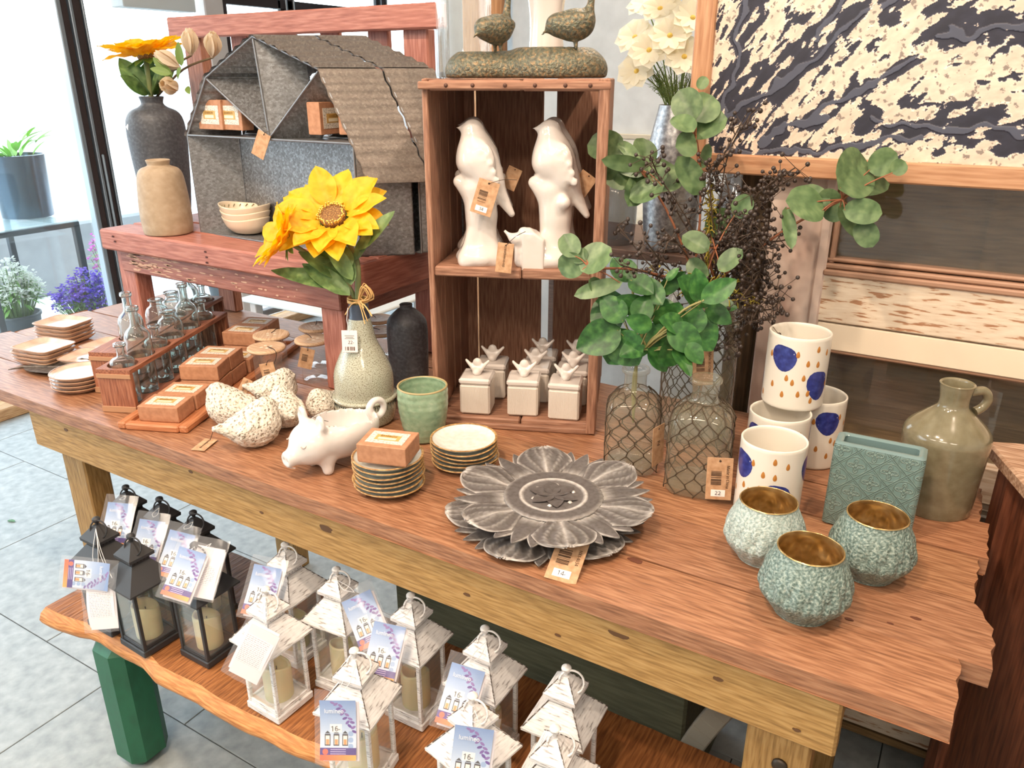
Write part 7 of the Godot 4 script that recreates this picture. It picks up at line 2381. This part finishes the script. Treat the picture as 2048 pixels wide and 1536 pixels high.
	var mm := mat("mint_leaf", Color.WHITE, 0.4, {"tex": noise_tex("mint", [[0.0, rgb(40, 84, 42)], [0.5, rgb(64, 118, 58)], [1.0, rgb(104, 156, 78)]], 0.03, 128, 3), "tri": 14.0, "back": rgb(90, 150, 50)})
	var st := mat("sprig_stem", rgb(140, 134, 84), 0.6)
	var nk := Vector3(-0.505, 1.06, -1.288)
	var ml := [
		[Vector3(-0.571, 1.173, -1.320), Vector3(-0.565, 1.111, -1.269), 0.60],
		[Vector3(-0.553, 1.196, -1.355), Vector3(-0.589, 1.227, -1.364), 0.75],
		[Vector3(-0.529, 1.212, -1.296), Vector3(-0.492, 1.198, -1.296), 0.80],
		[Vector3(-0.539, 1.123, -1.269), Vector3(-0.585, 1.098, -1.228), 0.70],
		[Vector3(-0.540, 1.112, -1.274), Vector3(-0.503, 1.072, -1.269), 0.90],
		[Vector3(-0.526, 1.116, -1.287), Vector3(-0.549, 1.065, -1.271), 0.90],
		[Vector3(-0.502, 1.157, -1.305), Vector3(-0.535, 1.178, -1.277), 0.60],
		[Vector3(-0.505, 1.158, -1.333), Vector3(-0.454, 1.156, -1.331), 0.55],
		[Vector3(-0.472, 1.176, -1.303), Vector3(-0.509, 1.209, -1.319), 0.50],
		[Vector3(-0.478, 1.208, -1.345), Vector3(-0.465, 1.227, -1.352), 0.50],
		[Vector3(-0.470, 1.144, -1.250), Vector3(-0.495, 1.161, -1.224), 0.60],
		[Vector3(-0.468, 1.125, -1.321), Vector3(-0.444, 1.168, -1.306), 0.90],
		[Vector3(-0.500, 1.124, -1.306), Vector3(-0.470, 1.095, -1.308), 0.90],
		[Vector3(-0.441, 1.138, -1.272), Vector3(-0.394, 1.114, -1.286), 0.70],
		[Vector3(-0.423, 1.142, -1.340), Vector3(-0.388, 1.099, -1.343), 0.80],
		[Vector3(-0.411, 1.162, -1.340), Vector3(-0.424, 1.124, -1.319), 0.70],
		[Vector3(-0.422, 1.163, -1.388), Vector3(-0.445, 1.207, -1.346), 0.70],
		[Vector3(-0.399, 1.187, -1.319), Vector3(-0.364, 1.216, -1.354), 0.50],
		[Vector3(-0.425, 1.154, -1.413), Vector3(-0.376, 1.157, -1.413), 0.55],
		[Vector3(-0.404, 1.163, -1.360), Vector3(-0.367, 1.143, -1.367), 0.60],
		[Vector3(-0.415, 1.180, -1.342), Vector3(-0.421, 1.227, -1.337), 0.60],
		[Vector3(-0.433, 1.105, -1.296), Vector3(-0.445, 1.086, -1.258), 0.80],
		[Vector3(-0.493, 1.095, -1.294), Vector3(-0.514, 1.089, -1.251), 0.60],
		[Vector3(-0.476, 1.094, -1.274), Vector3(-0.449, 1.063, -1.284), 0.60],
		[Vector3(-0.408, 1.115, -1.276), Vector3(-0.383, 1.092, -1.274), 0.70],
		[Vector3(-0.493, 1.181, -1.352), Vector3(-0.459, 1.214, -1.362), 0.45],
		[Vector3(-0.499, 1.150, -1.264), Vector3(-0.496, 1.182, -1.291), 0.70],
		[Vector3(-0.429, 1.137, -1.303), Vector3(-0.448, 1.157, -1.264), 0.60],
		[Vector3(-0.531, 1.143, -1.271), Vector3(-0.565, 1.176, -1.268), 0.70],
		[Vector3(-0.428, 1.104, -1.270), Vector3(-0.394, 1.078, -1.252), 0.50]]
	var nodes := []
	for q in ml:
		var f := (view + Vector3(rng.randf_range(-0.5, 0.5), rng.randf_range(-0.2, 0.6), rng.randf_range(-0.3, 0.3))).normalized()
		part(mv, "leaf", round_leaf(q[0] - (q[1] - q[0]) * 0.1, q[1] + (q[1] - q[0]) * 0.22, q[2] * 1.15, f, grey(rng.randf_range(0.6, 1.0)), 1.0), mm)
		nodes.append(q[0])
	for k in 6:
		var far: Vector3 = nodes[(k * 5 + 2) % nodes.size()]
		var s := Geo.new()
		s.tube(smooth([nk + Vector3(0, -0.12, 0), nk, nk.lerp(far, 0.6) + Vector3(0, 0.02, 0), far], 5), 0.0022, 6)
		part(mv, "stem", s, st)
	var tg := Geo.new()
	for p in nodes:
		tg.tube(smooth([nk + Vector3(0, 0.01, 0), nk.lerp(p, 0.5) + Vector3(0, 0.012, 0), p], 4), 0.0011, 4, false)
	part(mv, "twigs", tg, st)
	var fl := thing("fallen_leaf", "small green leaf lying on the grey floor tiles", "leaf", Vector3(-2.928, 0.0, -1.221))
	part(fl, "blade", round_leaf(Vector3(-0.015, 0.002, 0.004), Vector3(0.02, 0.006, -0.006), 0.45, Vector3.UP, Color.WHITE, 0.4), mm)
	sunflowers()

func sunflower_head(t: Node3D, c: Vector3, nrm: Vector3, R: float, sd: int, cup: float) -> void:
	var yel := mat("sun_petal", Color.WHITE, 0.5, {"tex": noise_tex("sun_petal", [[0.0, rgb(246, 194, 34)], [0.5, rgb(253, 218, 50)], [1.0, rgb(255, 230, 84)]], 0.03, 128, 3), "tri": 10.0, "back": rgb(255, 222, 50)})
	var grn := mat("sepal", rgb(96, 132, 52), 0.6, {"back": rgb(110, 150, 50)})
	var rng := RandomNumberGenerator.new()
	rng.seed = sd
	var n := nrm.normalized()
	var ax := n.cross(Vector3.UP if absf(n.y) < 0.95 else Vector3.RIGHT).normalized()
	var ay := n.cross(ax)
	for ring_ in 2:
		for k in 11:
			var a := TAU * (k + 0.5 * ring_) / 11 + rng.randf_range(-0.1, 0.1)
			var d := ax * cos(a) + ay * sin(a)
			var dir := (d + n * (cup + rng.randf_range(-0.15, 0.2) - 0.2 * ring_)).normalized()
			part(t, "petal", leaf_geo(c + d * R * 0.26 - n * (0.003 + 0.004 * ring_), dir, n, R * rng.randf_range(0.72, 0.92), R * rng.randf_range(0.46, 0.6), rng.randf_range(0.0, 0.3), 0.14, 7, 10, grey(rng.randf_range(0.88, 1.1)), 1.15, 0.35), yel)
	for k in 9:
		var a := TAU * k / 9
		var d := ax * cos(a) + ay * sin(a)
		part(t, "sepal", leaf_geo(c + d * R * 0.1 - n * 0.014, (d - n * 0.25).normalized(), n, R * 0.5, R * 0.24, 0.1, 0.1, 5, 7), grn)
	var dg := Geo.new()
	dg.lathe([Vector2(R * 0.2, -0.016), Vector2(R * 0.25, 0.0), Vector2(R * 0.23, 0.008), Vector2(R * 0.12, 0.006), Vector2(0.0, 0.004)], 24)
	var o := part(t, "seed_disc", dg, mat("seed_disc", Color.WHITE, 0.8, {"tex": noise_tex("seeds", [[0.0, rgb(76, 50, 30)], [0.5, rgb(128, 88, 50)], [1.0, rgb(216, 176, 96)]], 0.2, 128, 2), "tri": 12.0}))
	o.basis = Basis(ax, n, ax.cross(n))
	o.position = c
	var sg := Geo.new()
	for k in 60:
		var a := TAU * k / 60
		var rr := R * rng.randf_range(0.19, 0.27)
		var p := c + (ax * cos(a) + ay * sin(a)) * rr + n * 0.006
		sg.tube([p, p + n * 0.006], [0.0014, 0.0018], 4)
	part(t, "stamens", sg, mat("stamen", rgb(226, 186, 90), 0.7)).set_meta("kind", "stuff")

func sunflowers() -> void:
	var green := mat("sunflower_leaf", Color.WHITE, 0.55, {"tex": noise_tex("sun_leaf", [[0.0, rgb(70, 96, 54)], [0.5, rgb(98, 126, 74)], [1.0, rgb(134, 160, 98)]], 0.03, 128, 3), "tri": 10.0, "back": rgb(110, 150, 60)})
	var stem := mat("sunflower_stem", rgb(122, 132, 84), 0.6)
	var t := thing("sunflower_spray", "yellow sunflower spray with two heads in the speckled vase", "flower")
	var nk := Vector3(-1.09, 1.112, -1.192)
	var h1 := Vector3(-1.146, 1.288, -1.196)
	var h2 := Vector3(-1.21, 1.25, -1.116)
	var g := Geo.new()
	g.tube(smooth([nk + Vector3(0, -0.15, 0), nk, nk + Vector3(0.0, 0.09, -0.004), h1 + Vector3(0.012, -0.03, -0.006)], 6), 0.0062, 8)
	part(t, "stem", g, stem)
	g = Geo.new()
	g.tube(smooth([nk + Vector3(-0.006, -0.1, 0), nk + Vector3(-0.008, 0.01, 0.0), nk + Vector3(-0.05, 0.07, 0.02), h2 + Vector3(0.02, -0.012, -0.006)], 6), 0.0048, 8)
	part(t, "stem", g, stem)
	sunflower_head(t, h1, Vector3(0.2, 0.7, 0.52), 0.112, 3, 0.5)
	sunflower_head(t, h2, Vector3(-0.55, 0.5, 0.66), 0.072, 6, 0.8)
	for q in [
		[Vector3(-1.076, 1.141, -1.154), Vector3(-1.178, 1.204, -1.132), 0.30],
		[Vector3(-1.091, 1.154, -1.158), Vector3(-1.238, 1.193, -1.100), 0.22],
		[Vector3(-1.072, 1.172, -1.160), Vector3(-1.116, 1.256, -1.139), 0.30],
		[Vector3(-1.095, 1.180, -1.180), Vector3(-1.196, 1.240, -1.162), 0.30],
		[Vector3(-1.085, 1.206, -1.186), Vector3(-1.046, 1.274, -1.197), 0.30],
		[Vector3(-1.070, 1.228, -1.184), Vector3(-1.020, 1.307, -1.234), 0.28],
		[Vector3(-1.078, 1.200, -1.171), Vector3(-1.131, 1.245, -1.168), 0.40],
		[Vector3(-1.108, 1.164, -1.177), Vector3(-1.171, 1.229, -1.122), 0.30],
		[Vector3(-1.076, 1.161, -1.160), Vector3(-1.104, 1.226, -1.180), 0.35],
		[Vector3(-1.141, 1.233, -1.176), Vector3(-1.193, 1.251, -1.161), 0.50]]:
		var f := Vector3(0.3, 0.8, 0.5)
		part(t, "leaf", round_leaf(q[0], q[1], q[2] * 1.25, f, Color.WHITE, 0.6), green)
	# second bouquet in the tall slate vase
	var s := thing("side_sunflower", "single sunflower seen from the side in the tall slate vase", "flower")
	var n2 := Vector3(-1.993, 1.503, -1.428)
	var h3 := Vector3(-2.005, 1.614, -1.438)
	g = Geo.new()
	g.tube(smooth([n2 + Vector3(0, -0.2, 0), n2, h3], 5), 0.0065, 8)
	part(s, "stem", g, stem)
	sunflower_head(s, h3, Vector3(-0.1, 0.97, 0.12), 0.1, 9, 0.5)
	var rng := RandomNumberGenerator.new()
	rng.seed = 41
	for k in 9:
		var a := TAU * k / 9 + 0.3
		var p := n2 + Vector3(cos(a) * 0.01, 0.005, sin(a) * 0.01)
		var e := n2 + Vector3(cos(a) * rng.randf_range(0.05, 0.085), rng.randf_range(0.05, 0.1), sin(a) * 0.07)
		part(s, "leaf", round_leaf(p, e, 0.55, Vector3(0.3, 0.7, 0.6), grey(rng.randf_range(0.75, 1.1)), 0.6), green)
	# magnolia buds behind
	var m := thing("magnolia_branch", "cream magnolia buds with green leaves beside the barn roof", "flower")
	var cream := mat("magnolia_petal", rgb(236, 222, 200), 0.5, {"back": rgb(240, 225, 200)})
	var lf := mat("magnolia_leaf", rgb(116, 140, 70), 0.5, {"back": rgb(120, 150, 60)})
	var tw := mat("magnolia_twig", rgb(110, 92, 66), 0.7)
	var from := n2 + Vector3(0.01, 0.0, -0.01)
	for q in [[Vector3(-1.868, 1.525, -1.42), Vector3(0.3, 0.2, 0.9), 0.06], [Vector3(-1.86, 1.575, -1.43), Vector3(-0.6, 0.5, 0.5), 0.062], [Vector3(-1.835, 1.605, -1.45), Vector3(0.2, 1.0, 0.1), 0.06], [Vector3(-1.79, 1.6, -1.48), Vector3(0.4, 0.8, 0.2), 0.062]]:
		var tg := Geo.new()
		tg.tube(smooth([from, from.lerp(q[0], 0.5) + Vector3(0, 0.02, 0), q[0]], 4), 0.003, 6)
		part(m, "twig", tg, tw)
		var n: Vector3 = q[1].normalized()
		var ax := n.cross(Vector3.UP).normalized()
		if ax.length() < 0.5: ax = Vector3.RIGHT
		var ay := n.cross(ax)
		for k in 6:
			var a := TAU * k / 6
			var d := ax * cos(a) + ay * sin(a)
			part(m, "petal", leaf_geo(q[0] + d * 0.004, (n + d * 0.5).normalized(), -d, q[2], q[2] * 0.75, -0.42, 0.25, 5, 7, grey(1.0 - 0.05 * (k % 2)), 1.3), cream)
	for q in [[Vector3(-1.87, 1.55, -1.41), Vector3(-1.895, 1.6, -1.38)], [Vector3(-1.84, 1.58, -1.42), Vector3(-1.83, 1.635, -1.41)], [Vector3(-1.85, 1.55, -1.41), Vector3(-1.81, 1.575, -1.39)], [Vector3(-1.83, 1.53, -1.42), Vector3(-1.8, 1.515, -1.40)], [Vector3(-1.86, 1.56, -1.40), Vector3(-1.9, 1.575, -1.37)]]:
		part(m, "leaf", round_leaf(q[0], q[1], 0.42, Vector3(0.4, 0.4, 0.8), Color.WHITE, 0.5), lf)
	# big grey pot with green plant on a pale cloth table seen under the bench
	var pt := thing("grey_plant_pot", "large grey round pot with light green plant under the bench view", "pot", Vector3(-2.5, 0.62, -2.6))
	part(pt, "pot_body", turned(smooth([Vector2(0.0, 0.0), Vector2(0.1, 0.0), Vector2(0.15, 0.06), Vector2(0.19, 0.2), Vector2(0.195, 0.34), Vector2(0.18, 0.34), Vector2(0.17, 0.2)], 4), 36), mat("grey_pot", rgb(112, 106, 98), 0.6))
	var lgm := mat("lime_leaf", rgb(130, 176, 66), 0.5, {"back": rgb(140, 190, 60)})
	for k in 26:
		var a := rng.randf() * TAU
		var p := Vector3(-0.19 + rng.randf_range(-0.09, 0.04), rng.randf_range(0.12, 0.36), 0.12 + rng.randf_range(-0.08, 0.08))
		part(pt, "leaf", round_leaf(p, p + Vector3(cos(a), rng.randf_range(-0.2, 1), sin(a)).normalized() * 0.08, 0.9, Vector3(0.5, 0.4, 0.8), grey(rng.randf_range(0.8, 1.3)), 0.4), lgm)
	var ct := thing("cloth_table", "small table under a pale cloth holding the grey pot", "table", Vector3(-2.5, 0, -2.6))
	part(ct, "cloth_top", cbox(Vector3(0, 0.612, 0), Vector3(0.7, 0.014, 0.55), 0.004), mat("pale_cloth", rgb(226, 228, 226), 0.8))
	for x in [-0.3, 0.3]:
		for z in [-0.22, 0.22]:
			part(ct, "leg", cbox(Vector3(x, 0.302, z), Vector3(0.04, 0.604, 0.04), 0.003), mat("pale_post"))
